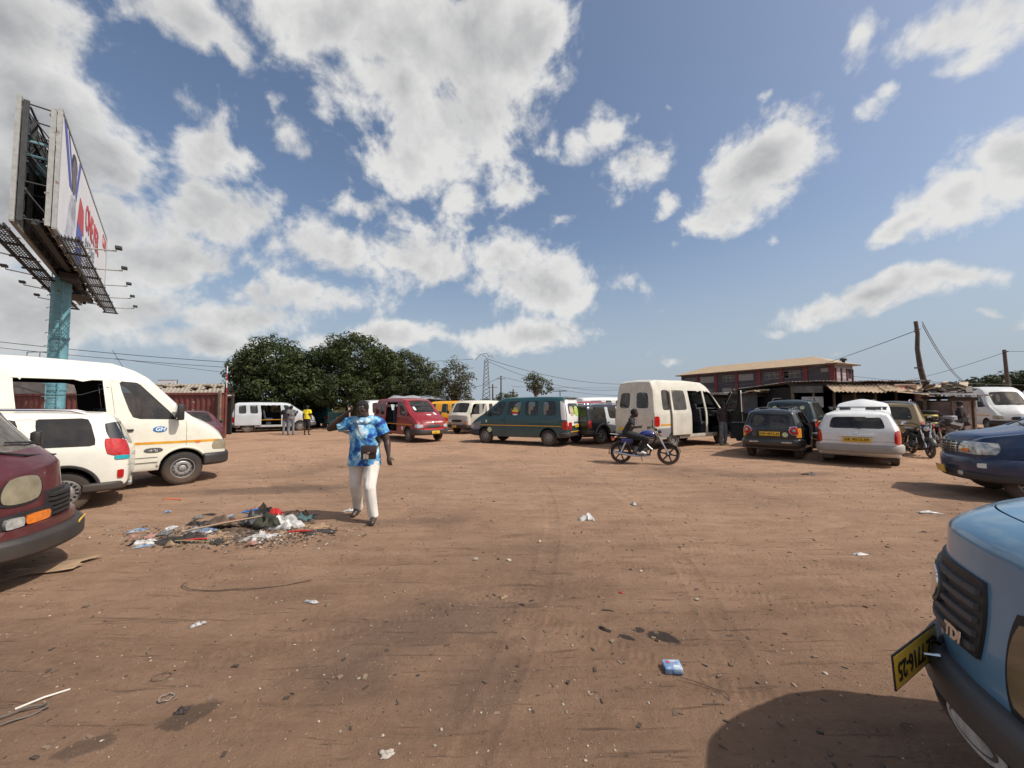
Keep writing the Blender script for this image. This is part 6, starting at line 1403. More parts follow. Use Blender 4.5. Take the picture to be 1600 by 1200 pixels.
    for k in range(22): MB().box((rr.uniform(-.9, .9), rr.uniform(-.3, .5), rr.uniform(.1, 1.0)), (rr.uniform(.05, .5), rr.uniform(.05, .25), rr.uniform(.03, .3)), (rr.uniform(-.6, .6), rr.uniform(-.7, .7), rr.random()*3)).build('board', rr.choice([WOODD, WOODD, PLY, INK, PINK if k == 3 else WOODD, GREYP]), t)
    # grey tarpaulin roof behind the red and yellow vans
    Xa, Xb = XX(607, 30), XX(700, 30); e = empty('tarpaulin_shelter', ((Xa+Xb)/2, 30, 0), 0, 'grey tarpaulin shelter roof behind the red and yellow vans', 'shelter'); w = Xb-Xa; V = []; F = []
    for i in range(13):
        for j in range(5): V.append((-w/2+w*i/12, -1.2+.6*j, 2.15+.22*(1-abs(j-2)/2)*1.3-.05*sin(i*1.9+j)-(.12 if i in (0, 12) else 0)))
    for i in range(12):
        for j in range(4): a = i*5+j; F.append((a, a+5, a+6, a+1))
    MB().add(V, F).build('tarpaulin', TARP, e, 60)
    for x in (-w/2+.2, 0, w/2-.2):
        for y in (-1.1, 1.1): MB().box((x, y, 1.08), (.07, .07, 2.16)).build('post', WOOD, e)
    t = shed('shack', 'low dark shack under the large trees, behind the silver van', XX(395, 29), XX(470, 29), 29.5, 2.1, 2.5, ZINC, DARKIN, -.1, posts=4)
    t = shed('shack', 'low pale roofed shack in the distance left of the pylon', XX(722, 50), XX(768, 50), 50, 2.2, 3, ZINC, PLY, -.1, posts=4, wave=.3)
sheds()

# ---------------------------------------------------------------- poles, pylon, wires
def poles():
    POLEW = mat('pole_wood', (.10, .075, .055), .9, var=.3, bump=.4, bscale=12); GALV = mat('galvanised', (.20, .21, .22), .5, metal=.4)
    p = atd(1447, 620, 21.0); e = empty('utility_pole', (p.x, 21, 0), 0, 'crooked wooden utility pole standing behind the kiosks', 'utility pole')
    k = 21/FPX; P = [(.05, 0, 0)]+[((px-1447)*k, 0, CAMH+(629.5-py)*k) for px, py in ((1446, 600), (1441, 575), (1438, 545), (1440, 520), (1438, 501))]
    MB().tube(P, [.15, .13, .12, .10, .09, .085], 10).build('shaft', POLEW, e, 50); MB().tube([((px-1447)*k, -.15, CAMH+(629.5-py)*k) for px, py in ((1430, 514), (1434, 530), (1436, 560), (1440, 600))], .012, 4).build('loose_wire', INK, e)
    MB().box(((1434-1447)*k, -.1, CAMH+(629.5-575)*k), (.35, .05, .08)).build('bracket', IRON, e)
    p2 = atd(1576, 600, 38); e2 = empty('utility_pole', (p2.x, 38, 0), 0, 'straight utility pole farther right, above the dusty white van', 'utility pole'); k2 = 38/FPX
    MB().tube([(0, 0, 0), ((1573-1576)*k2, 0, CAMH+(628.5-546)*k2)], [.17, .13], 10).build('shaft', POLEW, e2, 50); MB().box((-.2, -.1, CAMH+(628.5-549)*k2), (.5, .1, .1)).build('cross_arm', IRON, e2)
    for i, (px, top, Y) in enumerate([(770, 600, 60), (783, 587, 62), (1148, 608, 40), (802, 608, 60)]):
        q = atd(px, 630, Y); hz = CAMH+(633.4-top)*Y/FPX; ee = empty('utility_pole', (q.x, Y, 0), 0, ['short dark pole just right of the lattice pylon', 'taller thin pole right of the lattice pylon', 'thin pole beyond the shacks right of the old cream van', 'thin pole left of the small round tree'][i], 'utility pole')
        MB().tube([(0, 0, 0), (0, 0, hz)], [.14, .10], 8).build('shaft', POLEW, ee); MB().box((0, 0, hz-.5), (1.4, .08, .08)).build('cross_arm', POLEW, ee)
    # lattice pylon with swan-neck top
    Y = 66; q = atd(760, 630, Y); e = empty('lattice_pylon', (q.x, Y, 0), 0, 'slim lattice pylon on the skyline with a curved top', 'pylon'); hz = CAMH+(633.6-562)*Y/FPX; m = MB(); N = 14
    for i in range(N):
        a, b = i/N, (i+1)/N; wa, wb = .75*(1-a)+.28*a, .75*(1-b)+.28*b
        for sx, sy in ((1, 1), (1, -1), (-1, 1), (-1, -1)): m.tube([(sx*wa, sy*wa, a*hz), (sx*wb, sy*wb, b*hz)], .05, 4)
        for s in (-1, 1): m.tube([(-wa, s*wa, a*hz), (wb, s*wb, b*hz)], .03, 3); m.tube([(wa, s*wa, a*hz), (-wb, s*wb, b*hz)], .03, 3)
    m.build('lattice', GALV, e, 0)
    m = MB(); m.tube([(0, 0, hz), (-.1, 0, hz+.6), (-.9, 0, hz+1.0), (-1.6, 0, hz+.3), (-1.8, 0, hz-.1)], .06, 5); m.tube([(0, 0, hz), (.4, 0, hz+.6), (.1, 0, hz+1.1), (-.6, 0, hz+1.05)], .06, 5); m.tube([(.4, 0, hz+.6), (1.0, 0, hz+.7), (1.1, 0, hz+.2)], .05, 5); m.build('curved_arm', GALV, e, 0)
    q = atd(875, 612, 45); e = empty('street_light', (q.x, 45, 0), 0, 'flat topped street light left of the small round tree, above the dark green van', 'street light'); hz = CAMH+(632.9-611)*45/FPX
    MB().tube([(0, 0, 0), (0, 0, hz)], .06, 6).build('shaft', GALV, e); MB().box((0, 0, hz), (1.6, .5, .08)).build('panel', IRON, e); MB().box((-1.0, 0, hz+.25), (.25, .1, .5)).build('lamp', IRON, e)
    q = atd(355, 580, 27); e = empty('antenna_mast', (q.x, 27, 0), 0, 'thin red and white antenna mast left of the large trees', 'antenna')
    for i in range(5): MB().tube([(0, 0, 2.0+.5*i), (0, 0, 2.5+.5*i)], .03, 6).build('mast_section', PRED if i % 2 else WHT, e)
    MB().tube([(0, 0, 0), (0, 0, 2.0)], .05, 6).build('mast_base', IRON, e)
    def wire(name, a, b, sag, label, r=.012):
        P = [a.lerp(b, t/24)-Vector((0, 0, sag*4*(t/24)*(1-t/24))) for t in range(25)]; o = MB().tube(P, r, 5).build('power_line', INK, None, 60); tag(o, label, 'power line', None)
    wire('w', atd(-260, 502, 40), atd(740, 575, 62), 1.6, 'upper of the two thin wires crossing behind the billboard pole', .035); wire('w', atd(-260, 512, 40), atd(740, 582, 62), 1.6, 'lower of the two thin wires crossing behind the billboard pole', .03)
    wire('w', atd(180, 560, 45), atd(740, 612, 80), .8, 'faint wire low over the container roof', .025)
    wire('w', atd(1438, 514, 21), atd(1130, 600, 95), 1.2, 'wire from the crooked pole down across the tan roof', .02); wire('w', atd(1441, 503, 21), atd(1520, 600, 36), .9, 'slack wire from the crooked pole top down to the right', .016); wire('w', atd(1441, 508, 21), atd(1516, 598, 36), .9, 'second slack wire beside it from the crooked pole', .016)
    wire('w', atd(1574, 549, 38), atd(1330, 604, 70), .9, 'long wire from the straight pole running left past the crooked pole', .022); wire('w', atd(1800, 520, 30), atd(1574, 549, 38), .4, 'wire leaving the straight pole towards the right edge', .018)
    wire('w', atd(1440, 596, 23), atd(1800, 596, 40), .3, 'level wire behind the crooked pole low over the kiosks', .014); wire('w', atd(1310, 585, 80), atd(1700, 604, 60), .8, 'faint wire right of the grey building', .03)
    wire('w', atd(740, 561, 66), atd(520, 556, 62), .6, 'wire from the pylon top to behind the large trees', .03); wire('w', atd(762, 561, 66), atd(980, 600, 90), 1.2, 'upper wire sloping right from the pylon over the dark green van', .04)
    wire('w', atd(763, 565, 66), atd(985, 606, 90), 2.2, 'lower wire sloping right from the pylon over the dark green van', .035); wire('w', atd(783, 588, 62), atd(1000, 618, 80), 1.0, 'wire from the thin pole past the small round tree', .03); wire('w', atd(783, 588, 62), atd(700, 606, 60), .8, 'wire from the thin pole to the thin olive tree', .03)
    wire('w', atd(800, 604, 70), atd(1060, 603, 80), .3, 'level wire low behind the small round tree', .03)
poles()
# ---------------------------------------------------------------- people
SKIN = mat('skin_dark', (.050, .026, .018), .45, spec=.5, var=.12, vscale=8); SKIN2 = mat('skin_brown', (.075, .040, .028), .5, var=.12, vscale=8); HAIR = mat('short_hair', (.008, .007, .006), .85, bump=.6, bscale=220); EYEW = mat('eye_white', (.25, .23, .2), .3)
def remesh(mb, vox, name, mats, parent, smooth=4, cut=None):
    me = bpy.data.meshes.new(name); me.from_pydata(mb.v, [], mb.f); me.update()
    bm = bmesh.new(); bm.from_mesh(me); bmesh.ops.recalc_face_normals(bm, faces=bm.faces); bm.to_mesh(me); bm.free()
    o = bpy.data.objects.new('tmp', me); C.objects.link(o); r = o.modifiers.new('r', 'REMESH'); r.mode = 'VOXEL'; r.voxel_size = vox; r.use_smooth_shade = True
    s = o.modifiers.new('s', 'SMOOTH'); s.iterations = smooth; s.factor = .5
    bpy.context.view_layer.update(); m2 = bpy.data.meshes.new_from_object(o.evaluated_get(bpy.context.evaluated_depsgraph_get())); bpy.data.objects.remove(o)
    if cut:
        bm = bmesh.new(); bm.from_mesh(m2); bmesh.ops.delete(bm, geom=[f for f in bm.faces if cut(f.calc_center_median())], context='FACES'); bm.to_mesh(m2); bm.free()
    m2.name = name; m2.materials.clear(); m2.shade_smooth(); return link(name, m2, mats, parent)
def limb(m, P, r, n=12, flat=1.0, up=(0, 0, 1)):
    P = [Vector(p) for p in P]; m.tube(P, r, n, True, up, flat)
    for p, q in zip(P, r): m.ell(p, (q, q, q), 10, 6)
def hand(m, w, d, side, curl=.5, s=1.0, palm=Vector((0, -1, 0))):
    """palm and five bent fingers from the wrist w along d"""
    d = d.normalized(); a = d.cross(palm).normalized(); b = a.cross(d).normalized()
    c = w+d*.045*s; m.tube([w, c, w+d*.09*s], [.026*s, .036*s, .034*s], 10, True, tuple(b), .55)
    for i, (L, o) in enumerate(((.070, -.030), (.080, -.010), (.075, .010), (.058, .029))):
        p = w+d*.085*s+a*o*s; P = [p-d*.02*s]; ang = 0
        for k in range(3): ang += curl*(.5+.3*k); p = p+(d*cos(ang)-b*sin(ang))*L*s/3*1.05; P.append(p)
        m.tube(P, [.0095*s, .0095*s, .0085*s, .007*s], 7)
        m.ell(P[-1], (.007*s,)*3, 6, 5)
    p = w+d*.03*s-a*.028*s*side; m.tube([p, p-a*.03*s*side+d*.03*s-b*.01*s, p-a*.035*s*side+d*.065*s-b*.02*s], [.013*s, .011*s, .009*s], 7)
def person(name, label, loc, rz, J, k=1.0, shirt=None, pants=None, shoes=None, skin=SKIN, sleeve=.6, group=None, vox=.013, hem=None, shorts=None, face=True, bulk=1.0, cap=None, holdcurl=(.5, .5)):
    """J: joints in metres, figure facing -Y, +X is the figure's left"""
    e = empty(name, loc, rz, label, 'person', group); J = {a: Vector(b) for a, b in J.items()}; m = MB(); B = bulk
    H, N, CH, PE = J['head'], J['neck'], J['chest'], J['pelvis']
    fw = J.get('face', Vector((0, -1, 0))).normalized(); sd = fw.cross(Vector((0, 0, 1))).normalized()*-1   # towards the figure's left
    HM = Matrix((sd, -fw, Vector((0, 0, 1)))).transposed()
    m.ell(H, (.073, .092, .105), 18, 14, HM); m.ell(H+HM @ Vector((0, -.02, -.055)), (.058, .068, .062), 14, 10, HM)
    if face:
        m.ell(H+HM @ Vector((0, -.098, -.022)), (.017, .018, .018), 8, 6, HM); m.ell(H+HM @ Vector((0, -.093, .004)), (.010, .014, .028), 8, 6, HM)
        for s in (-1, 1): m.ell(H+HM @ Vector((s*.076, .004, -.012)), (.010, .018, .030), 8, 6, HM); m.ell(H+HM @ Vector((s*.030, -.083, .020)), (.024, .012, .008), 8, 5, HM); m.ell(H+HM @ Vector((s*.042, -.062, -.025)), (.022, .024, .022), 8, 6, HM)
        m.ell(H+HM @ Vector((0, -.087, -.056)), (.026, .011, .007), 8, 5, HM); m.ell(H+HM @ Vector((0, -.084, -.069)), (.023, .012, .008), 8, 5, HM); m.ell(H+HM @ Vector((0, -.070, -.098)), (.022, .018, .016), 8, 5, HM)
    m.tube([H+Vector((0, .01, -.06)), N+Vector((0, .01, .02)), N+Vector((0, .01, -.05))], [.056*B, .062*B, .075*B], 14)
    SL, SR = J['shL'], J['shR']
    m.tube([SL, (SL+SR)/2+Vector((0, .0, .015)), SR], [.062*B, .075*B, .062*B], 12)
    up = (0, 0, 1)
    m.tube([N+Vector((0, 0, -.04)), CH+Vector((0, 0, .05)), CH+Vector((0, -.005, -.10)), (CH+PE)/2, PE+Vector((0, 0, .02)), PE+Vector((0, 0, -.07))], [.09*B, .170*B, .165*B, .155*B, .165*B, .12*B], 18, True, (0, 1, 0), 1.0) if False else None
    T = [(N+Vector((0, 0, -.02)), .075, .06), (SL.lerp(SR, .5)+Vector((0, 0, -.03)), .15, .085), (CH, .165, .115), ((CH+PE)/2, .150, .118), (PE+Vector((0, 0, .05)), .160, .118), (PE+Vector((0, 0, -.04)), .165, .11), (PE+Vector((0, 0, -.10)), .10, .08)]
    def torso(mb, infl, zmin=None, T=T):
        n = 20; vs = []
        for (c, rx, ry) in T:
            for q in range(n): t = 2*pi*q/n; vs.append(c+Vector(((rx*B+infl)*cos(t), (ry*B+infl)*sin(t), 0)))
        K = len(T); mb.add(vs, [(i*n+q, i*n+(q+1) % n, (i+1)*n+(q+1) % n, (i+1)*n+q) for i in range(K-1) for q in range(n)]+[tuple(range(n)), tuple(range((K-1)*n, K*n))])
    torso(m, 0)
    for s in 'LR':
        sh, el, wr = J['sh'+s], J['el'+s], J['wr'+s]; limb(m, [sh, sh.lerp(el, .45), el], [.055*B, .050*B, .040*B]); limb(m, [el, el.lerp(wr, .3), wr], [.040*B, .041*B, .027])
        hd = J.get('hd'+s, (wr-el).normalized()); hand(m, wr, Vector(hd), 1 if s == 'L' else -1, holdcurl[0 if s == 'L' else 1], 1.0, Vector(J.get('palm'+s, (0, -1, 0))))
        hp, kn, an, to = J['hp'+s], J['kn'+s], J['an'+s], J['to'+s]
        B3 = min(B, 1.0); limb(m, [hp, hp.lerp(kn, .5), kn], [.086*B3, .070*B3, .056*B3]); limb(m, [kn, kn.lerp(an, .35), an], [.053*B3, .053*B3, .036]); limb(m, [an, an+Vector((0, 0, -.03)), an.lerp(to, .6)+Vector((0, 0, -.01)), to], [.036, .038, .034, .028])
    body = remesh(m, vox, 'body', [skin], e)
    # clothing follows the same joints, slightly larger, open at hems and cuffs
    if shirt:
        c = MB(); hz = hem if hem is not None else PE.z-.02; inf = .022
        TT = T[1:5]+[(Vector((PE.x, PE.y, PE.z)), .168, .125), (Vector((PE.x, PE.y, min(PE.z-.05, hz-.03))), .178, .135), (Vector((PE.x, PE.y, hz-.10)), .180, .138)]
        torso(c, inf, None, TT); c.tube([SL, (SL+SR)/2+Vector((0, 0, .012)), SR], [.078*B, .090*B, .078*B], 12); c.tube([N+Vector((0, .005, -.06)), N+Vector((0, .008, .015))], [.10*B, .078*B], 14)
        cuts = []
        for s in 'LR':
            sh, el = J['sh'+s], J['el'+s]; wr = J['wr'+s]; en = sh.lerp(el, min(sleeve, 1)+.1)
            limb(c, [sh, sh.lerp(en, .5), en], [.074*B, .072*B, .074*B]); d = (el-sh).normalized(); 
            if sleeve > 1.2: limb(c, [el, el.lerp(wr, .9)], [.060*B, .048*B]); cuts.append((el.lerp(wr, .85), (wr-el).normalized(), .07))
            else: cuts.append((sh.lerp(el, sleeve), d, .12))
        def cut(p):
            if p.z < hz and (p-PE).xy.length < .34: return True
            if (p-N).xy.length < .085 and p.z > N.z-.005: return True
            return any((p-a).dot(d) > 0 and (p-a).length < r+.03 for a, d, r in cuts)
        so = remesh(c, vox*.9, 'shirt', [shirt], e, 3, cut); md = so.modifiers.new('th', 'SOLIDIFY'); md.thickness = .006
        dsp = so.data; bm = bmesh.new(); bm.from_mesh(dsp)
        for v in bm.verts:
            n_ = mnoise.noise(v.co*Vector((9, 9, 5)))*.010+mnoise.noise(v.co*22)*.004; v.co += v.normal*n_
        bm.to_mesh(dsp); bm.free(); dsp.shade_smooth()
    if pants:
        c = MB(); inf = .018; L_ = shorts if shorts is not None else 1.0
        torso(c, .012, None, [(PE+Vector((0, 0, .10)), .150, .112), (PE+Vector((0, 0, .03)), .160, .118), (PE+Vector((0, 0, -.05)), .168, .12), (PE+Vector((0, 0, -.11)), .13, .10)])
        cuts = []
        for s in 'LR':
            hp, kn, an = J['hp'+s], J['kn'+s], J['an'+s]; 
            if L_ < 1: en = hp.lerp(kn, L_); limb(c, [hp, hp.lerp(en, .5), en+(kn-hp).normalized()*.03], [.108*B, .098*B, .095*B]); cuts.append((en, (kn-hp).normalized(), .2))
            else: B2 = 1+(B-1)*.3; limb(c, [hp, hp.lerp(kn, .5), kn], [.108*B, .092*B2, .078*B2]); limb(c, [kn, kn.lerp(an, .5), an+(an-kn).normalized()*.03], [.078*B2, .070*B2, .064*B2]); cuts.append((an+(an-kn).normalized()*.005, (an-kn).normalized(), .12))
        po = remesh(c, vox*.9, 'trousers' if L_ >= 1 else 'shorts', [pants], e, 8, lambda p: any((p-a).dot(d) > 0 and (p-a).length < r for a, d, r in cuts) or p.z > PE.z+.085)
        bm = bmesh.new(); bm.from_mesh(po.data)
        for v in bm.verts: v.co += v.normal*(mnoise.noise(v.co*Vector((15, 15, 4)))*.009)
        bm.to_mesh(po.data); bm.free(); po.data.shade_smooth()
    for s in 'LR':
        an, to = J['an'+s], J['to'+s]; c = MB(); d = (to-an); limb(c, [an+Vector((0, 0, -.01)), an+Vector((0, 0, -.04)), an.lerp(to, .55), to], [.045, .046, .045, .036]); h = an-Vector((d.x, d.y, 0)).normalized()*.035+Vector((0, 0, -.045)); c.ell(h, (.036, .036, .03), 8, 6)
        if shoes: remesh(c, .010, 'shoe', [shoes], e, 2)
    c = MB()
    if cap: c.ell(H+HM @ Vector((0, .005, .035)), (.082, .100, .085), 16, 10, HM); c.box(H+HM @ Vector((0, -.11, .04)), (.11, .10, .015))
    else: c.ell(H+HM @ Vector((0, .012, .024)), (.090, .108, .104), 18, 12, HM)
    ho = remesh(c, .009, 'hair' if not cap else 'cap', [cap or HAIR], e, 2, None if cap else (lambda p: (HM.inverted() @ (p-H)).y < -.055 and p.z < H.z+.052 or p.z < H.z-.045 or ((HM.inverted() @ (p-H)).y < -.01 and p.z < H.z+.01)))
    return e, HM, J

TIE = bpy.data.materials.new('tie_dye_cloth'); TIE.use_nodes = True; t = NT(TIE.node_tree); p = t.n['Principled BSDF']; tc = t.new('ShaderNodeTexCoord'); O = tc.outputs['Object']
mp = t.new('ShaderNodeMapping'); t.set(mp, 'Vector', O); mp.inputs['Scale'].default_value = (1, 1, 1.0); n1 = t.noise(mp.outputs[0], 3.6, 4, .6, 1.2); n2 = t.noise(mp.outputs[0], 16, 6, .7, .8)
f = t.math('ADD', t.math('MULTIPLY', n1, .72), t.math('MULTIPLY', n2, .34)); cr = t.new('ShaderNodeValToRGB'); t.set(cr, 0, f); el = cr.color_ramp.elements
el[0].position = .42; el[0].color = (.008, .03, .19, 1); el[1].position = .66; el[1].color = (.66, .76, .82, 1)
for q, c_ in ((.46, (.012, .07, .33, 1)), (.51, (.04, .24, .52, 1)), (.57, (.22, .46, .62, 1))): x = el.new(q); x.color = c_
t.set(p, 'Base Color', cr.outputs[0]); p.inputs['Roughness'].default_value = .8
CHINO = mat('cream_chino', (.64, .61, .56), .85, var=.08, vscale=5); JEANS = mat('grey_jeans', (.16, .17, .19), .85, var=.3, vscale=8); BLACKC = mat('black_cloth', (.020, .020, .022), .9); YELC = mat('yellow_shirt_cloth', (.70, .56, .02), .85); LEATH = mat('brown_leather', (.035, .022, .02), .45, var=.25); SHOE = mat('black_shoe', (.012, .012, .013), .35, dirt=.4, dirtz=.0); WSHOE = mat('white_trainer', (.6, .6, .6), .5, dirt=.3, dirtz=.0)
def std(**kw):
    J = dict(head=(0, -.02, 1.60), neck=(0, 0, 1.47), chest=(0, 0, 1.24), pelvis=(0, 0, .96), shL=(.17, 0, 1.40), shR=(-.17, 0, 1.40), elL=(.23, .03, 1.13), elR=(-.23, .03, 1.13), wrL=(.25, -.06, .89), wrR=(-.25, -.06, .89),
             hpL=(.09, 0, .90), hpR=(-.09, 0, .90), knL=(.11, -.02, .50), knR=(-.11, -.02, .50), anL=(.12, .03, .085), anR=(-.12, .03, .085), toL=(.14, -.12, .035), toR=(-.14, -.12, .035)); J.update(kw); return J
# the man walking towards us
J = std(head=(-.045, -.05, 1.615), neck=(-.03, -.01, 1.475), chest=(-.02, 0, 1.24), pelvis=(-.02, .02, .93), shL=(.185, 0, 1.405), shR=(-.225, 0, 1.405), elL=(.30, .02, 1.14), elR=(-.50, -.06, 1.335), wrL=(.345, -.05, .93), wrR=(-.235, -.13, 1.555),
        hdR=(.55, -.1, .35), palmR=(.2, .3, -1), hpL=(.09, .02, .86), hpR=(-.13, .02, .86), knL=(.12, -.17, .50), knR=(-.15, .02, .49), anL=(.17, -.14, .09), anR=(-.19, .26, .11), toL=(.20, -.30, .035), toR=(-.21, .12, .035), face=(-.05, -1, 0))
P = at(575, 810); man, HM, J = person('person', 'man in blue and white tie-dye shirt and cream trousers, hand raised to his ear', (P.x-.02, 5.78, .0), R(2), J, shirt=TIE, pants=CHINO, shoes=SHOE, sleeve=.62, hem=.80, vox=.009, bulk=1.24, holdcurl=(.55, .75))
H = J['head']; g = MB()
for s in (-1, 1): g.lathe([(.024+.003*cos(a), .003*sin(a)) for a in [2*pi*i/6 for i in range(6)]], 'Y', 16, c=tuple(H+Vector((s*.031, -.105, .006))), closed=True); g.tube([H+Vector((s*.056, -.103, .01)), H+Vector((s*.082, 0, .008))], .003, 4)
g.tube([H+Vector((-.008, -.106, .008)), H+Vector((.008, -.106, .008))], .003, 4); g.build('glasses', INK, man)
ey = MB(); [ey.ell(H+Vector((s*.031, -.084, .004)), (.009, .012, .004), 8, 5) for s in (-1, 1)]; ey.build('eye', EYEW, man)
MB().tube([J['shR']+Vector((.10, -.03, .085)), J['shR']+Vector((.13, -.13, .0)), (-.03, -.205, 1.28), (.03, -.21, 1.18), (.085, -.205, 1.10)], .014, 6, flat=.4).build('strap', LEATH, man)
MB().tube([J['shR']+Vector((.10, -.03, .085)), J['shR']+Vector((.14, .10, .0)), (0, .17, 1.25), (.17, .12, 1.12), (.22, -.10, 1.08), (.17, -.19, 1.08)], .014, 6, flat=.4).build('strap', LEATH, man)
bag = empty('shoulder_bag', (.125, -.215, 1.0), R(8), parent=None); bag.location = man.matrix_world @ Vector((0, 0, 0)) if False else (man.location.x+.125, man.location.y-.225, 1.0); tag(bag, 'small brown leather shoulder bag on the hip of the man in the blue shirt', 'bag'); bag.rotation_euler = (0, 0, R(8))
MB().box((0, 0, 0), (.205, .06, .20)).build('bag_body', LEATH, bag, bevel=.02); MB().box((.01, -.035, .045), (.215, .012, .10), (R(-6), 0, 0)).build('flap', LEATH, bag, bevel=.005); MB().box((.01, -.044, .0), (.03, .006, .02)).build('clasp', CHROME, bag); MB().box((-.03, -.034, -.05), (.07, .008, .08)).build('pocket', mat('pale_patch', (.3, .27, .24), .7), bag)
MB().tube([(-.03, -.035, -.06), (-.05, -.04, -.14)], .005, 4).build('tassel', LEATH, bag)
col = MB(); N_ = J['neck']
for s in (-1, 1): col.add([N_+Vector((s*.012, -.105, -.045)), N_+Vector((s*.07, -.075, .015)), N_+Vector((s*.13, -.085, -.03)), N_+Vector((s*.075, -.128, -.085))], [(0, 1, 2, 3)])
c_ = col.build('collar', mat('pale_blue_cloth', (.45, .58, .70), .85), man); md = c_.modifiers.new('t', 'SOLIDIFY'); md.thickness = .008
# people by the silver van
def put(px, py): v = at(px, py); return (v.x, v.y, 0)
Jl = std(head=(.0, -.16, 1.50), neck=(0, -.08, 1.40), chest=(0, -.03, 1.20), face=(0, -1, -.0), elL=(.26, -.22, 1.25), wrL=(.22, -.44, 1.30), elR=(-.26, -.22, 1.25), wrR=(-.22, -.44, 1.28))
person('person', 'man in black jacket leaning into the silver van', (atd(447, 650, 23.6).x, 23.6, 0), R(200), Jl, shirt=BLACKC, pants=JEANS, shoes=SHOE, sleeve=1.5, skin=SKIN, vox=.02, face=False)
person('person', 'man in grey trousers and dark waistcoat standing by the silver van door', (atd(455, 650, 22.7).x, 22.7, 0), R(215), std(elR=(-.24, -.06, 1.15), wrR=(-.15, -.25, 1.10)), shirt=mat('charcoal_cloth', (.03, .03, .033), .85, col2=(.22, .22, .22), vscale=5), pants=JEANS, shoes=SHOE, sleeve=.5, vox=.02, face=False)
person('person', 'person in yellow shirt and black shorts, back to us by the silver van', (atd(480, 650, 22.7).x, 22.7, 0), R(178), std(), shirt=YELC, pants=BLACKC, shorts=.9, shoes=None, sleeve=.55, vox=.02, face=False)
person('person', 'person in dark blue clothes at the stall behind the silver van', (atd(352, 650, 22.9).x-.3, 22.9, 0), R(160), std(), shirt=mat('navy_cloth', (.012, .015, .03), .85), pants=BLACKC, shoes=SHOE, sleeve=.6, vox=.025, face=False)
# by the open door of the boxy van
person('person', 'man half hidden behind the open front door of the old cream van', (atd(1137, 694, 15.6).x, 15.9, 0), R(20), std(), shirt=mat('dark_red_brown_cloth', (.05, .03, .03), .85), pants=JEANS, shoes=mat('pale_shoe', (.3, .25, .2), .7), sleeve=.6, vox=.02, face=False)
person('person', 'man in dark clothes and cap standing by the purplish kiosk', (atd(1501, 640, 15.4).x, 15.4, 0), R(215), std(elR=(-.27, .0, 1.14), wrR=(-.16, -.2, 1.0), elL=(.27, 0, 1.14), wrL=(.18, -.2, 1.0)), shirt=mat('dark_plum_cloth', (.022, .014, .018), .9), pants=BLACKC, shoes=SHOE, sleeve=1.5, cap=BLACKC, vox=.02, face=False, bulk=1.1)
person('person', 'driver sitting low behind the window of the old cream van side door', (atd(1066, 640, 16.6).x+.35, 17.0, .42), R(30), std(head=(0, -.02, 1.18), neck=(0, 0, 1.05), chest=(0, 0, .85), pelvis=(0, 0, .55), shL=(.17, 0, .99), shR=(-.17, 0, .99), elL=(.22, -.05, .74), elR=(-.22, -.05, .74), wrL=(.15, -.28, .68), wrR=(-.15, -.28, .68), hpL=(.09, -.02, .52), hpR=(-.09, -.02, .52), knL=(.11, -.44, .55), knR=(-.11, -.44, .55), anL=(.12, -.48, .12), anR=(-.12, -.48, .12), toL=(.12, -.62, .08), toR=(-.12, -.62, .08)), shirt=BLACKC, pants=BLACKC, shoes=SHOE, vox=.025, face=False)

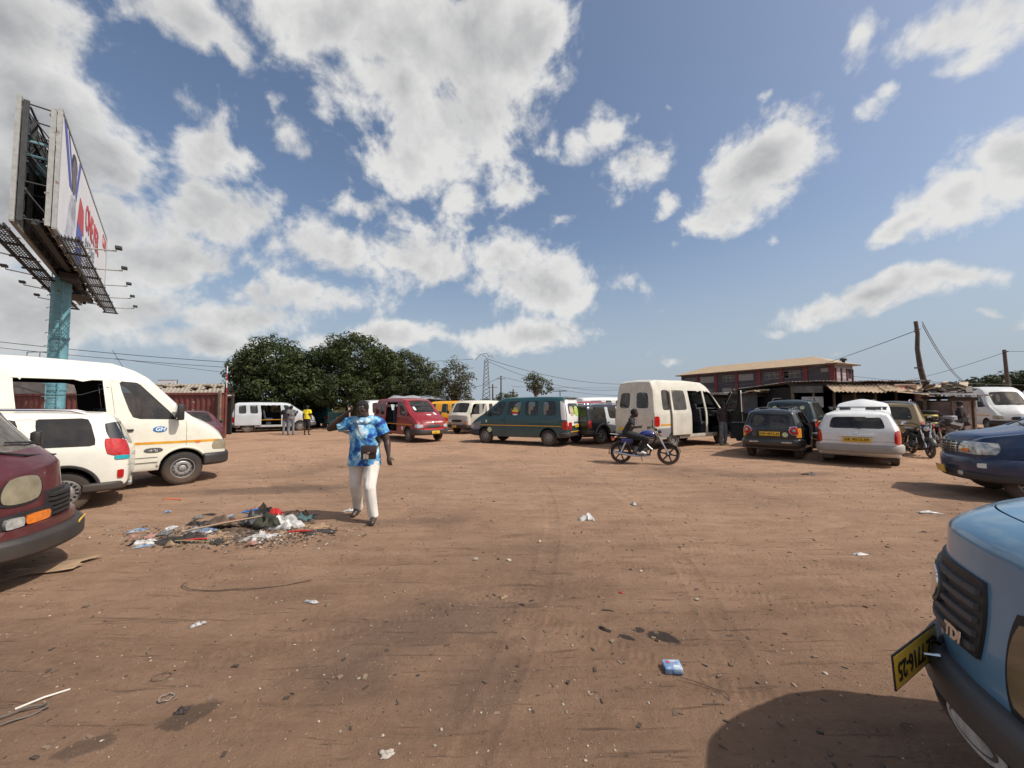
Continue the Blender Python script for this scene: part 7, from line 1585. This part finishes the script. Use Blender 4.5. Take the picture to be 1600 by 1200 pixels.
# ---------------------------------------------------------------- motorcycles
MBLUE = mat('tank_blue', (.008, .022, .17), .25, coat=.8, dirt=.1, dirtz=0); MBLACK = mat('frame_black', (.012, .012, .013), .4, dirt=.25, dirtz=.2); ENG = mat('engine_alloy', (.16, .16, .16), .45, metal=.7, var=.3, vscale=20)
def motorcycle(name, label, loc, rz, tank=MBLUE, cat='motorcycle', spokes='alloy6', scooter=False):
    """front wheel at +X"""
    e = empty(name, loc, rz, label, cat); wb = 1.26; r = .29; fx, rx = .66, -.60
    for nm, x, w in (('front_wheel', fx, .085), ('rear_wheel', rx, .10)):
        we = empty(nm, (x, 0, r), 0, parent=e); t_ = MB(); t_.lathe([(r-.045+.045*cos(a), w/2*sin(a)) for a in [2*pi*i/12 for i in range(12)]], 'Y', 40, closed=True); t_.build('tyre', TYRE, we, 50)
        m = MB(); rr = r-.075; m.lathe([(rr, -.03), (rr+.02, -.035), (rr+.02, .035), (rr, .03), (rr-.012, 0)], 'Y', 36, closed=True); m.lathe([(.001, -.05), (.045, -.05), (.045, .05), (.001, .05)], 'Y', 16)
        for i in range(6): M = Matrix.Rotation(-2*pi*i/6+.2, 4, 'Y'); m.box((rr*.55, 0, 0), (rr*.95, .028, .038), None, M)
        m.build('rim', mat('cast_rim', (.05, .05, .052), .4, metal=.5), we); m = MB(); m.lathe([(.001, .055), (.085, .055), (.085, .062), (.001, .062)], 'Y', 20); m.build('brake_disc', CHROME, we)
    B = [ [(-.52, 0, .62), (-.15, 0, .70), (.30, 0, .80), (.36, 0, .78)], [(.36, 0, .76), (.22, 0, .42), (.16, 0, .26), (-.20, 0, .24), (-.30, 0, .45), (-.38, 0, .66)] ]
    m = MB(); [m.tube(b, .022, 8) for b in B]
    for s in (-1, 1): m.tube([(-.25, s*.09, .30), (rx, s*.09, r)], .018, 6); m.tube([(-.38, s*.08, .64), (-.72, s*.09, .72)], .014, 6)
    m.build('frame', MBLACK, e)
    m = MB(); [m.tube([(fx, s*.085, r), (.36, s*.085, .92)], [.026, .020], 8) for s in (-1, 1)]; m.tube([(.38, -.1, .86), (.38, .1, .86)], .02, 6); m.build('fork', CHROME, e)
    m = MB(); m.tube([(.33, -.12, .96), (.35, 0, .93), (.33, .12, .96)], .013, 6); [m.tube([(.33, s*.12, .96), (.28, s*.24, 1.02), (.16, s*.36, 1.00)], .012, 6) for s in (-1, 1)]; m.build('handlebar', MBLACK, e)
    for s in (-1, 1):
        MB().tube([(.20, s*.325, 1.005), (.13, s*.385, 1.0)], .018, 8).build('grip', RUBBER, e); mo = MB().tube([(.26, s*.26, 1.02), (.27, s*.30, 1.16)], .006, 4).build('mirror_stalk', MBLACK, e); MB().ell((.265, s*.32, 1.19), (.012, .055, .035), 12, 8).build('mirror', MBLACK, mo)
        MB().tube([(rx, s*.11, r), (-.45, s*.10, .62)], .028, 8).build('shock_absorber', CHROME, e); MB().ell((.46, s*.17, .84), (.035, .025, .025), 10, 6).build('indicator', AMBL, e); MB().ell((-.80, s*.15, .66), (.035, .025, .025), 10, 6).build('indicator', AMBL, e)
    m = MB(); m.tube([(.34, 0, .80), (.22, 0, .83), (.02, 0, .82), (-.12, 0, .76)], [.06, .135, .13, .07], 16, True, (0, 0, 1), .78); m.build('fuel_tank', tank, e, 60); MB().tube([(.12, 0, .90), (.12, 0, .94)], .03, 10).build('filler_cap', CHROME, e)
    m = MB(); m.box((-.38, 0, .775), (.60, .24, .09)); m.build('seat', mat('seat_vinyl', (.015, .015, .016), .5), e, bevel=.035); m = MB(); m.box((-.42, .115, .64), (.30, .02, .13)); m.box((-.42, -.115, .64), (.30, .02, .13)); m.build('side_cover', tank, e, bevel=.008)
    m = MB(); m.box((-.05, 0, .36), (.34, .22, .20)); m.tube([(-.02, 0, .42), (.09, 0, .64)], [.085, .085], 12); m.lathe([(.001, -.14), (.085, -.14), (.09, .14), (.001, .14)], 'Y', 16, c=(-.08, 0, .34))
    for i in range(5): m.tube([(.01+.022*i, 0, .47+.035*i), (.014+.022*i, 0, .478+.035*i)], .105, 14)
    m.build('engine', ENG, e, bevel=.006)
    m = MB(); m.tube([(.10, -.10, .55), (.24, -.13, .42), (.18, -.14, .25), (-.05, -.15, .22), (-.35, -.16, .25), (-.80, -.17, .33)], [.018, .018, .02, .022, .038, .036], 10); m.build('exhaust', CHROME, e)
    def fender(x, a0, a1, rr, nm, mt_, w=.065):
        P = [(x+rr*cos(R(a)), 0, r+rr*sin(R(a))) for a in range(a0, a1+1, 10)]; MB().sweep(P, [(-w, 0), (w, 0), (w, .012), (-w, .012)], up=(0, 1, 0)) if False else None
        m = MB(); vs = []; 
        for (px, _, pz) in P:
            for (y, k) in ((-w, .97), (-w*.6, 1.0), (w*.6, 1.0), (w, .97)): vs.append((x+(px-x)*k, y, r+(pz-r)*k))
        m.add(vs, [(i*4+j, i*4+j+1, i*4+j+5, i*4+j+4) for i in range(len(P)-1) for j in range(3)]); o = m.build(nm, mt_, e, 50); md = o.modifiers.new('t', 'SOLIDIFY'); md.thickness = .006
    fender(fx, 10, 130, .325, 'front_mudguard', tank if scooter else MBLACK); fender(rx, 20, 190, .335, 'rear_mudguard', MBLACK, .08)
    m = MB(); m.lathe([(.001, .06), (.075, .05), (.085, 0), (.06, -.07), (.001, -.09)], 'X', 20, c=(.44, 0, .86)); m.build('headlamp', MBLACK, e); MB().lathe([(.001, .072), (.07, .058)], 'X', 20, c=(.44, 0, .86)).build('headlamp_lens', CLRL, e); MB().box((.36, 0, .95), (.07, .14, .07), (0, .4, 0)).build('instrument', MBLACK, e, bevel=.02)
    m = MB(); [m.tube([(-.60, s*.10, .80), (-.86, s*.09, .82), (-.88, 0, .82)], .011, 6) for s in (-1, 1)]; [m.tube([(-.66-.07*k, -.1, .81), (-.66-.07*k, .1, .81)], .008, 5) for k in range(3)]; m.build('rear_rack', CHROME, e); MB().box((-.84, 0, .70), (.05, .11, .07)).build('tail_lamp', REDL, e, bevel=.012)
    MB().tube([(-.10, .12, .28), (-.02, .28, .04)], .011, 6).build('side_stand', MBLACK, e); [MB().tube([(-.02, s*.1, .27), (-.02, s*.25, .27)], .014, 6).build('foot_peg', RUBBER, e) for s in (-1, 1)]
    m = MB(); m.tube([(rx, .10, r+.06), (-.1, .11, .40)], .012, 5); m.tube([(rx, .10, r-.06), (-.1, .11, .28)], .012, 5); m.build('drive_chain', MBLACK, e)
    if scooter:
        m = MB(); m.tube([(.40, 0, .88), (.30, 0, .60), (.18, 0, .36)], [.10, .16, .12], 12, True, (0, 0, 1), .45); m.build('leg_shield', tank, e, 60); m = MB(); m.tube([(.02, 0, .55), (-.3, 0, .62), (-.75, 0, .68)], [.08, .14, .06], 12); m.build('tail_fairing', tank, e, 60)
    return e
a, b = at(971, 723.5), at(1046, 726.5); bike = motorcycle('motorcycle', 'blue tanked motorcycle ridden across the yard in front of the old cream van', ((a.x+b.x)/2-.03, (a.y+b.y)/2+.05, 0), atan2(b.y-a.y, b.x-a.x))
hz = bike.rotation_euler[2]
# rider: figure faces the bike's +X, that is rotated 90 degrees from its own -Y
Jr = std(head=(0, -.10, 1.43), neck=(0, -.02, 1.29), chest=(0, .03, 1.09), pelvis=(0, .12, .87), shL=(.18, -.01, 1.22), shR=(-.18, -.01, 1.22), elL=(.26, -.22, 1.06), elR=(-.26, -.22, 1.06), wrL=(.31, -.40, 1.035), wrR=(-.31, -.40, 1.035), hdL=(0.25, -1, -.1), hdR=(-.25, -1, -.1), palmL=(0, 0, -1), palmR=(0, 0, -1),
         hpL=(.09, .08, .84), hpR=(-.09, .08, .84), knL=(.20, -.34, .70), knR=(-.20, -.34, .70), anL=(.20, -.12, .36), anR=(-.20, -.12, .36), toL=(.20, -.28, .31), toR=(-.20, -.28, .31), face=(-.35, -1, 0))
Jr = {k: Vector(v)+(Vector((0, .08, -.02)) if k in ('head', 'neck', 'chest', 'pelvis', 'shL', 'shR', 'hpL', 'hpR') else Vector()) for k, v in Jr.items()}
for k in ('wrL', 'wrR'): Jr[k] = Vector((.335 if k == 'wrL' else -.335, -.10, 1.03))
for k in ('elL', 'elR'): Jr[k] = Vector((.27 if k == 'elL' else -.27, .06, 1.02))
off = Matrix.Rotation(hz, 4, 'Z') @ Vector((-.22, 0, 0))
rider, _, _ = person('person', 'rider in black clothes and white trainers on the blue tanked motorcycle', tuple(bike.location+off), hz+pi/2, Jr, shirt=BLACKC, pants=BLACKC, shoes=WSHOE, sleeve=.55, skin=SKIN, vox=.012, holdcurl=(.9, .9), bulk=.95)
q = at(1457, 716); motorcycle('scooter', 'black scooter parked behind the gold off-roader, front wheel nearest us', (q.x+.30, q.y+.62, 0), R(-118), tank=MBLACK, cat='scooter', scooter=True)
q = at(1440, 704); motorcycle('motorcycle', 'dark motorcycle parked behind the black scooter, half hidden', (q.x+1.35, q.y+.9, 0), R(-150), tank=mat('tank_maroon', (.12, .01, .02), .3))

# ---------------------------------------------------------------- litter
def crumple(name, mt, loc, sz, rz=0, seed=0, label=None, cat=None, group=None, parent=None, n=9, amp=.35, pointy=0):
    r = random.Random(seed); V = []; F = []
    for i in range(n+1):
        for j in range(n+1):
            u, v = i/n-.5, j/n-.5; edge = 1-max(abs(u), abs(v))*2
            w = mnoise.noise(Vector((u*4.5+seed*3.1, v*4.5, seed)))*.6+mnoise.noise(Vector((u*11+seed, v*11, 3)))*.3
            rad = .72+.5*mnoise.noise(Vector((atan2(v, u)*.9*1, seed*2.7, max(abs(u), abs(v))*2)))+.25*mnoise.noise(Vector((cos(atan2(v, u))*4, sin(atan2(v, u))*4, seed*1.3))); u, v = u*rad*1.25, v*rad*1.25
            V.append((u*sz[0]*(1+.25*mnoise.noise(Vector((v*5, seed, 0)))), v*sz[1]*(1+.25*mnoise.noise(Vector((u*5, seed, 9)))), max(.003, sz[2]*(edge**.6*(.75+w*1.9))+.004)))
    F = [(i*(n+1)+j, (i+1)*(n+1)+j, (i+1)*(n+1)+j+1, i*(n+1)+j+1) for i in range(n) for j in range(n)]
    m = MB().add(V, F); o = m.build(name, mt, parent, 28, fix=False); o.location = loc; o.rotation_euler = (r.uniform(-.06, .06), r.uniform(-.06, .06), rz); md = o.modifiers.new('t', 'SOLIDIFY'); md.thickness = .003
    return tag(o, label, cat, group)
PLR = mat('red_plastic_bag', (.45, .02, .02), .4); PLW = mat('white_plastic_bag', (.44, .43, .41), .5, var=.3, vscale=14); PLB = mat('blue_plastic_film', (.06, .12, .24), .4, col2=(.36, .40, .42), vscale=18); CARD = mat('cardboard', (.30, .20, .12), .85, var=.2); DCL = mat('dirty_dark_cloth', (.035, .03, .026), .95, var=.4, vscale=10); BCL = mat('brown_rag', (.13, .09, .065), .95, var=.4, vscale=10); GCL = mat('grey_rag', (.13, .13, .13), .9, var=.3, vscale=9); PNK = mat('pink_paper', (.32, .17, .14), .7, var=.2)
STONE = mat('pebble', (.30, .25, .20), .9, var=.35, vscale=20)
def ground_z(x, y): return gz(x, y)
def onpix(px, py, dz=0): v = at(px, py); return Vector((v.x, v.y, gz(v.x, v.y)+dz))
def rubbish():
    items = [  # px, py, size, material, name, category, label
     (445, 822, (.55, .32, .16), PLW, 'white_sack', 'sack', 'crumpled white sack at the right of the rubbish pile'), (430, 812, (.26, .18, .12), PLR, 'plastic_bag', 'bag', 'bright red plastic bag on top of the rubbish pile'),
     (412, 809, (.30, .22, .18), DCL, 'dark_rag', 'rag', 'bunched dark rag beside the red bag on the rubbish pile'), (418, 826, (.34, .25, .18), mat('moss_rag', (.05, .05, .035), .95, var=.4), 'moss_rag', 'rag', 'mossy dark clump between the red bag and white sack'),
     (312, 829, (.42, .20, .07), PLB, 'plastic_sheet', 'plastic sheet', 'blue and white plastic sheet at the left of the rubbish pile'), (228, 848, (.34, .24, .05), PLW, 'paper_sheet', 'paper', 'pale crumpled paper at the left end of the rubbish pile'),
     (262, 846, (.62, .20, .06), DCL, 'black_cloth', 'cloth', 'black cloth lying at the left end of the rubbish pile'), (300, 842, (.5, .22, .08), DCL, 'black_cloth', 'cloth', 'longer black cloth in front of the blue plastic sheet'),
     (388, 846, (.26, .12, .04), PLW, 'white_wrapper', 'wrapper', 'small white wrapper in front of the rubbish pile'), (410, 840, (.36, .14, .05), PLW, 'white_wrapper', 'wrapper', 'long white wrapper joining the white sack'),
     (345, 838, (.30, .24, .07), CARD, 'cardboard_piece', 'cardboard', 'torn cardboard in the middle of the rubbish pile'), (372, 836, (.40, .22, .10), BCL, 'brown_rag', 'rag', 'brown rag in the middle of the rubbish pile'),
     (330, 841, (.12, .16, .05), PNK, 'pink_paper', 'paper', 'pink paper scrap in front of the rubbish pile'), (350, 824, (.5, .2, .10), BCL, 'brown_rag', 'rag', 'long brown rag behind the cardboard'),
     (395, 822, (.40, .26, .15), GCL, 'grey_jacket', 'jacket', 'grey blue garment on the rubbish pile left of the dark rag'), (470, 812, (.40, .2, .08), mat('teal_rag', (.06, .11, .11), .9, var=.4), 'teal_rag', 'rag', 'teal grey rag at the right end of the rubbish pile'),
     (490, 824, (.42, .14, .04), CARD, 'cardboard_piece', 'cardboard', 'flat cardboard strip right of the white sack'), (497, 832, (.40, .2, .03), DCL, 'dark_mat', 'mat', 'flat dark mat at the right end of the rubbish pile'),
     (465, 806, (.34, .2, .10), BCL, 'brown_rag', 'rag', 'brown leaf litter clump behind the teal rag'), (308, 820, (.35, .15, .06), DCL, 'dark_tyre_strip', 'strip', 'dark strip behind the blue plastic sheet'), (400, 801, (.22, .12, .06), PNK, 'pink_paper', 'paper', 'pale pink paper behind the dark rag')]
    for i, (px, py, sz, mt_, nm, ct, lb) in enumerate(items):
        p = onpix(px, py); base = .0
        if 330 < px < 440 and py < 835: base = .05
        crumple(nm, mt_, p+Vector((0, 0, base-.005)), sz, (i*1.3) % .6-.3, i+1, lb, ct, n=12)
    p = onpix(390, 818, .17); o = MB().tube([(-.10, 0, 0), (.10, 0, .03)], .012, 8).build('blue_strap', mat('blue_band', (.02, .15, .5), .5), None); o.location = p; o.rotation_euler = (0, 0, .3); tag(o, 'bright blue strap on the grey garment in the pile', 'strap')
    def stick(px, py, L, rz, mt_, lb, nm='stick', ct='stick', r=.012, dz=.03, tilt=0):
        o = MB().tube([(-L/2, 0, 0), (0, .01*L, .006), (L/2, 0, 0)], [r, r, r*.8], 6).build(nm, mt_, None); o.location = onpix(px, py, dz); o.rotation_euler = (0, tilt, rz); tag(o, lb, ct)
    stick(350, 832, .85, .35, mat('pale_stick', (.34, .24, .16), .8), 'long pale plank end sloping over the rubbish pile', 'plank', 'plank', .014, .12, -.12); stick(372, 829, .5, .3, PRED, 'red stick in the rubbish pile', r=.012, dz=.14, tilt=-.1)
    stick(300, 850, .45, -.1, mat('straw', (.33, .28, .14), .9), 'thin yellow straw in front of the black cloth', r=.006); stick(304, 847, .25, .35, PLR, 'red ribbon beside the yellow straw', 'ribbon', 'ribbon', .012)
    stick(470, 835, .3, .1, PLR, 'small red scrap right of the white sack', 'scrap', 'scrap', .012); stick(68, 1093, .20, .85, mat('white_stick', (.62, .58, .52), .7), 'white stick on the dirt at lower left', r=.006, dz=.006)
    stick(950, 955, .10, -.25, BCL, 'short brown twig left of the oil stain', 'twig', 'twig', .005, .004); stick(40, 1112, .14, .5, BCL, 'thin brown twig at lower left', 'twig', 'twig', .004, .004)
    rr = random.Random(21); MS = [BCL, CARD, DCL, GCL, PLW, PNK, BCL, CARD, PLB]
    for k in range(46):
        t_ = rr.random(); px = 205+300*t_; py = 846-30*t_+rr.gauss(0, 6+7*sin(pi*t_)); w = rr.uniform(.08, .24)
        crumple('scrap', MS[rr.randrange(9)], onpix(px, py, rr.uniform(-.004, .03*sin(pi*t_))), (w, w*rr.uniform(.3, .8), rr.uniform(.015, .06)), rr.random()*3, 100+k, 'small crumpled scrap lying in the long rubbish pile', 'scrap', 'small scraps in the rubbish pile', n=5)
    # loose stuff of the pile: crumbs of paper and straw nobody could count
    m = MB(); r = random.Random(5)
    for _ in range(2200):
        x, y = r.gauss(0, 1), r.gauss(0, 1); p = at(360+x*75, 838+y*9); z = gz(p.x, p.y); s = r.uniform(.006, .035); a = r.random()*pi; m.mi = r.choice([0, 0, 1, 1, 2, 3, 4]); 
        m.box((p.x, p.y, z+r.uniform(0, .02)), (s, s*r.uniform(.2, .8), .004), (r.uniform(-.5, .5), r.uniform(-.5, .5), a))
    o = m.build('rubbish_crumbs', [BCL, DCL, CARD, PLW, STONE], None, 0, fix=False); o['kind'] = 'stuff'
    # scattered items
    crumple('water_sachet', PLB, onpix(262, 800), (.13, .09, .03), .2, 31, 'small blue plastic sachet between the cars and the pile', 'sachet'); crumple('plastic_bottle', PLW, onpix(545, 800), (.16, .08, .04), .5, 32, 'clear squashed bottle beside the walking man', 'bottle')
    crumple('plastic_bag', PLW, onpix(916, 812), (.22, .18, .09), .2, 33, 'crumpled clear plastic bag in the middle of the yard', 'bag'); crumple('plastic_bag', PLW, onpix(1450, 803), (.32, .08, .03), -.1, 34, 'long white plastic scrap in front of the navy saloon', 'plastic scrap')
    crumple('black_sandal', BLK, onpix(1266, 742), (.32, .14, .06), .1, 35, 'black rag on the dirt left of the navy saloon', 'rag'); crumple('water_sachet', PLB, onpix(908, 731), (.10, .06, .02), 0, 36, 'small blue sachet near the motorcycle rear wheel', 'sachet')
    crumple('paper_scrap', PLW, onpix(486, 940), (.16, .05, .02), -.3, 37, 'white torn paper scrap left of centre on the dirt', 'paper'); crumple('paper_scrap', PLW, onpix(310, 976), (.09, .06, .03), .4, 38, 'pale folded scrap at lower left of the yard', 'paper'); crumple('leaf_scrap', CARD, onpix(786, 934), (.07, .05, .02), .2, 39, 'light brown leaf scrap in the middle of the dirt', 'leaf')
    crumple('paper_scrap', mat('pale_flat', (.40, .35, .30), .8), onpix(606, 1174), (.07, .05, .01), .2, 40, 'pale flat scrap at the bottom of the yard', 'paper'); crumple('foil_scrap', PLW, onpix(1342, 866), (.16, .08, .02), .2, 41, 'small pale scrap in front of the light blue van', 'scrap')
    crumple('cardboard_sheet', CARD, onpix(62, 892, .01), (.75, .38, .012), .45, 42, 'flat cardboard sheet under the nose of the maroon van', 'cardboard', n=6)
    crumple('plastic_scrap', PLW, onpix(990, 788), (.10, .08, .06), .2, 43, 'small clear plastic scrap right of the middle', 'scrap'); crumple('red_scrap', mat('orange_red_scrap', (.5, .10, .03), .7), onpix(268, 780), (.30, .10, .01), .1, 44, 'flat orange red scrap near the cream van', 'scrap', n=6)
    crumple('dark_leaf', DCL, onpix(945, 986), (.09, .025, .015), -.7, 45, 'curled dark leaf left of the oil stain', 'leaf'); crumple('sole', mat('dark_sole', (.04, .03, .028), .8), onpix(284, 1111), (.06, .045, .022), .2, 46, 'dark rubber scrap at lower left', 'rubber scrap')
    crumple('red_scrap', PLR, onpix(971, 927), (.035, .02, .012), 0, 47, 'tiny red scrap above the oil stain', 'scrap', n=4)
    # drinks carton
    b = empty('drink_carton', onpix(1051, 1048, .018), R(10), 'squashed blue and white drink carton with red print on the dirt', 'carton'); m = MB(); m.box((0, 0, 0), (.105, .088, .036)); o = m.build('carton_body', mat('carton_print', (.42, .50, .56), .4, col2=(.05, .16, .38), vscale=26), b, bevel=.006)
    me = text_mesh('#xxx', .026, .0004); me.transform(Matrix.Rotation(.2, 4, 'Z')); me.transform(Matrix.Translation((0, .008, .0182))); link('lettering', me, PRED, b); MB().box((.02, -.018, .0182), (.035, .014, .001)).build('carton_label', WHT, b); MB().box((-.025, .02, .0182), (.02, .016, .001)).build('carton_label', PRED, b)
    b.rotation_euler = (.05, -.04, R(-6))
    # bent wires and rubber rings
    def loopwire(px, py, rx_, ry_, a0, a1, lb, mt_, r=.004, rz=0, nm='wire', ct='wire'):
        m = MB(); m.tube([(rx_*cos(R(a)), ry_*sin(R(a)), .006+.004*sin(a*.1)) for a in np.linspace(a0, a1, 26)], r, 5); o = m.build(nm, mt_, None); o.location = onpix(px, py, .004); o.rotation_euler = (0, 0, rz); tag(o, lb, ct)
    loopwire(400, 905, .62, .22, 170, 330, 'long curved wire on the dirt left of the walking man', BCL, .005, .15); loopwire(253, 1054, .05, .035, 0, 350, 'thin wire ring at lower left', BCL, .0025, .3, 'ring', 'ring'); loopwire(260, 1090, .035, .03, 0, 360, 'smaller rubber ring below the wire ring', mat('pale_rubber', (.22, .18, .15), .7), .004, .4, 'ring', 'ring')
    loopwire(28, 1122, .11, .045, 20, 350, 'tangled strap loop at the lower left corner', mat('strap_brown', (.12, .10, .085), .8), .006, .7, 'strap', 'strap'); loopwire(1050, 1078, .30, .10, -60, 80, 'curved scratch wire right of the drink carton', BCL, .0025, -.3)
    loopwire(1418, 1142, .035, .02, 0, 350, 'small ring in the shade of the light blue van', BCL, .002, .1, 'ring', 'ring')
    # stones, alike
    protos = []
    for s in range(5):
        m = MB(); m.ell((0, 0, 0), (.5, .38, .26), 8, 6, jit=.16); me = m.mesh('stone'); me.shade_smooth(); me.materials.append([STONE, mat('pale_stone', (.40, .34, .27), .9, var=.2), mat('dark_stone', (.16, .115, .08), .9, var=.3)][s % 3]); protos.append(me)
    r = random.Random(11); named = [(742, 874, .075), (795, 876, .06), (988, 889, .05), (951, 847, .05), (1001, 892, .04), (1088, 937, .05), (1290, 1056, .03), (1114, 1087, .03), (894, 1012, .022), (843, 847, .05), (560, 1058, .025), (598, 1145, .022), (512, 945, .05)]
    for i in range(130):
        if i < len(named): px, py, s = named[i]
        else: py = 700+490*r.random()**1.25; px = r.uniform(60, 1400); s = r.uniform(.008, .022)*(1.5 if py < 800 else 1)
        v = at(px, py); o = link('stone', protos[i % 5], None, None); o.location = (v.x, v.y, gz(v.x, v.y)+s*.10); o.scale = (s, s, s*r.uniform(.7, 1.1)); o.rotation_euler = (r.uniform(-.3, .3), r.uniform(-.3, .3), r.random()*6); tag(o, 'small stone lying loose on the brown dirt of the yard', 'stone', 'small stones scattered over the yard')
    # grit nobody could count, as one object
    rg = np.random.RandomState(3); V = []; F = []; MI = []; k = 0
    for i in range(15000):
        d = 1.3*np.exp(rg.rand()*2.6); th = rg.uniform(R(38), R(142)); x, y = d*cos(th), d*sin(th)
        s = rg.uniform(.0016, .0058)*(1+.35*d); V.append((x, y)); 
    XY = np.array(V); Z = gheight(XY[:, 0], XY[:, 1]); V = []
    for (x, y), z in zip(XY, Z):
        d = hypot(x, y); s = (.0012+.0032*rg.rand()**4)*(1+.28*d); a = rg.rand()*6.28; c, sn = cos(a), sin(a); w = rg.uniform(.35, 1); h = s*rg.uniform(.4, .9)
        b = [(-1, -w), (1, -w*.8), (.8, w), (-.9, w*.7)]; V += [(x+(p*c-q*sn)*s, y+(p*sn+q*c)*s, z-.001) for p, q in b]+[(x+(p*c-q*sn)*s*.6, y+(p*sn+q*c)*s*.6, z+h) for p, q in b]
        F += [[k+j for j in f] for f in ((4, 5, 6, 7), (0, 1, 5, 4), (1, 2, 6, 5), (2, 3, 7, 6), (3, 0, 4, 7))]; k += 8; MI += [rg.choice([0, 0, 0, 0, 0, 1, 1, 2])]*5
    D_ = 2.2*np.exp(rg.rand(3200)*2.1); T_ = rg.uniform(R(35), R(145), 3200); X_, Y_ = D_*np.cos(T_), D_*np.sin(T_); Z_ = gheight(X_, Y_); K_ = vnoise(X_/1.7, Y_/1.7, 77) > rg.uniform(-.5, .35, 3200)
    for x, y, z, d in zip(X_[K_], Y_[K_], Z_[K_], D_[K_]):      # flat chips of leaf, paper and bark, sparse
        s = (.005+.015*rg.rand()**3)*(1+.05*d); a = rg.rand()*6.28; c, sn = cos(a), sin(a); w = rg.uniform(.12, .7); h = s*rg.uniform(.1, .5); tl = rg.uniform(-.3, .3)
        b = [(-1, -w), (1, -w*.8), (.8, w), (-.9, w*.7)]; V += [(x+(p*c-q*sn)*s, y+(p*sn+q*c)*s, z-.001) for p, q in b]+[(x+(p*c-q*sn)*s*.9, y+(p*sn+q*c)*s*.9, z+h*(1+tl*p)) for p, q in b]
        F += [[k+j for j in f] for f in ((4, 5, 6, 7), (0, 1, 5, 4), (1, 2, 6, 5), (2, 3, 7, 6), (3, 0, 4, 7))]; k += 8; MI += [rg.choice([1, 1, 3, 3, 0, 0])]*5
    me = bpy.data.meshes.new('grit'); me.from_pydata(V, [], F); me.polygons.foreach_set('material_index', MI); me.update()
    o = link('gravel', me, [mat('grit_brown', (.20, .145, .10), .95, var=.3), mat('grit_dark', (.11, .075, .052), .95), mat('grit_pale', (.38, .31, .24), .9), mat('chip_dark', (.06, .042, .032), .9)], None); o['kind'] = 'stuff'
rubbish()
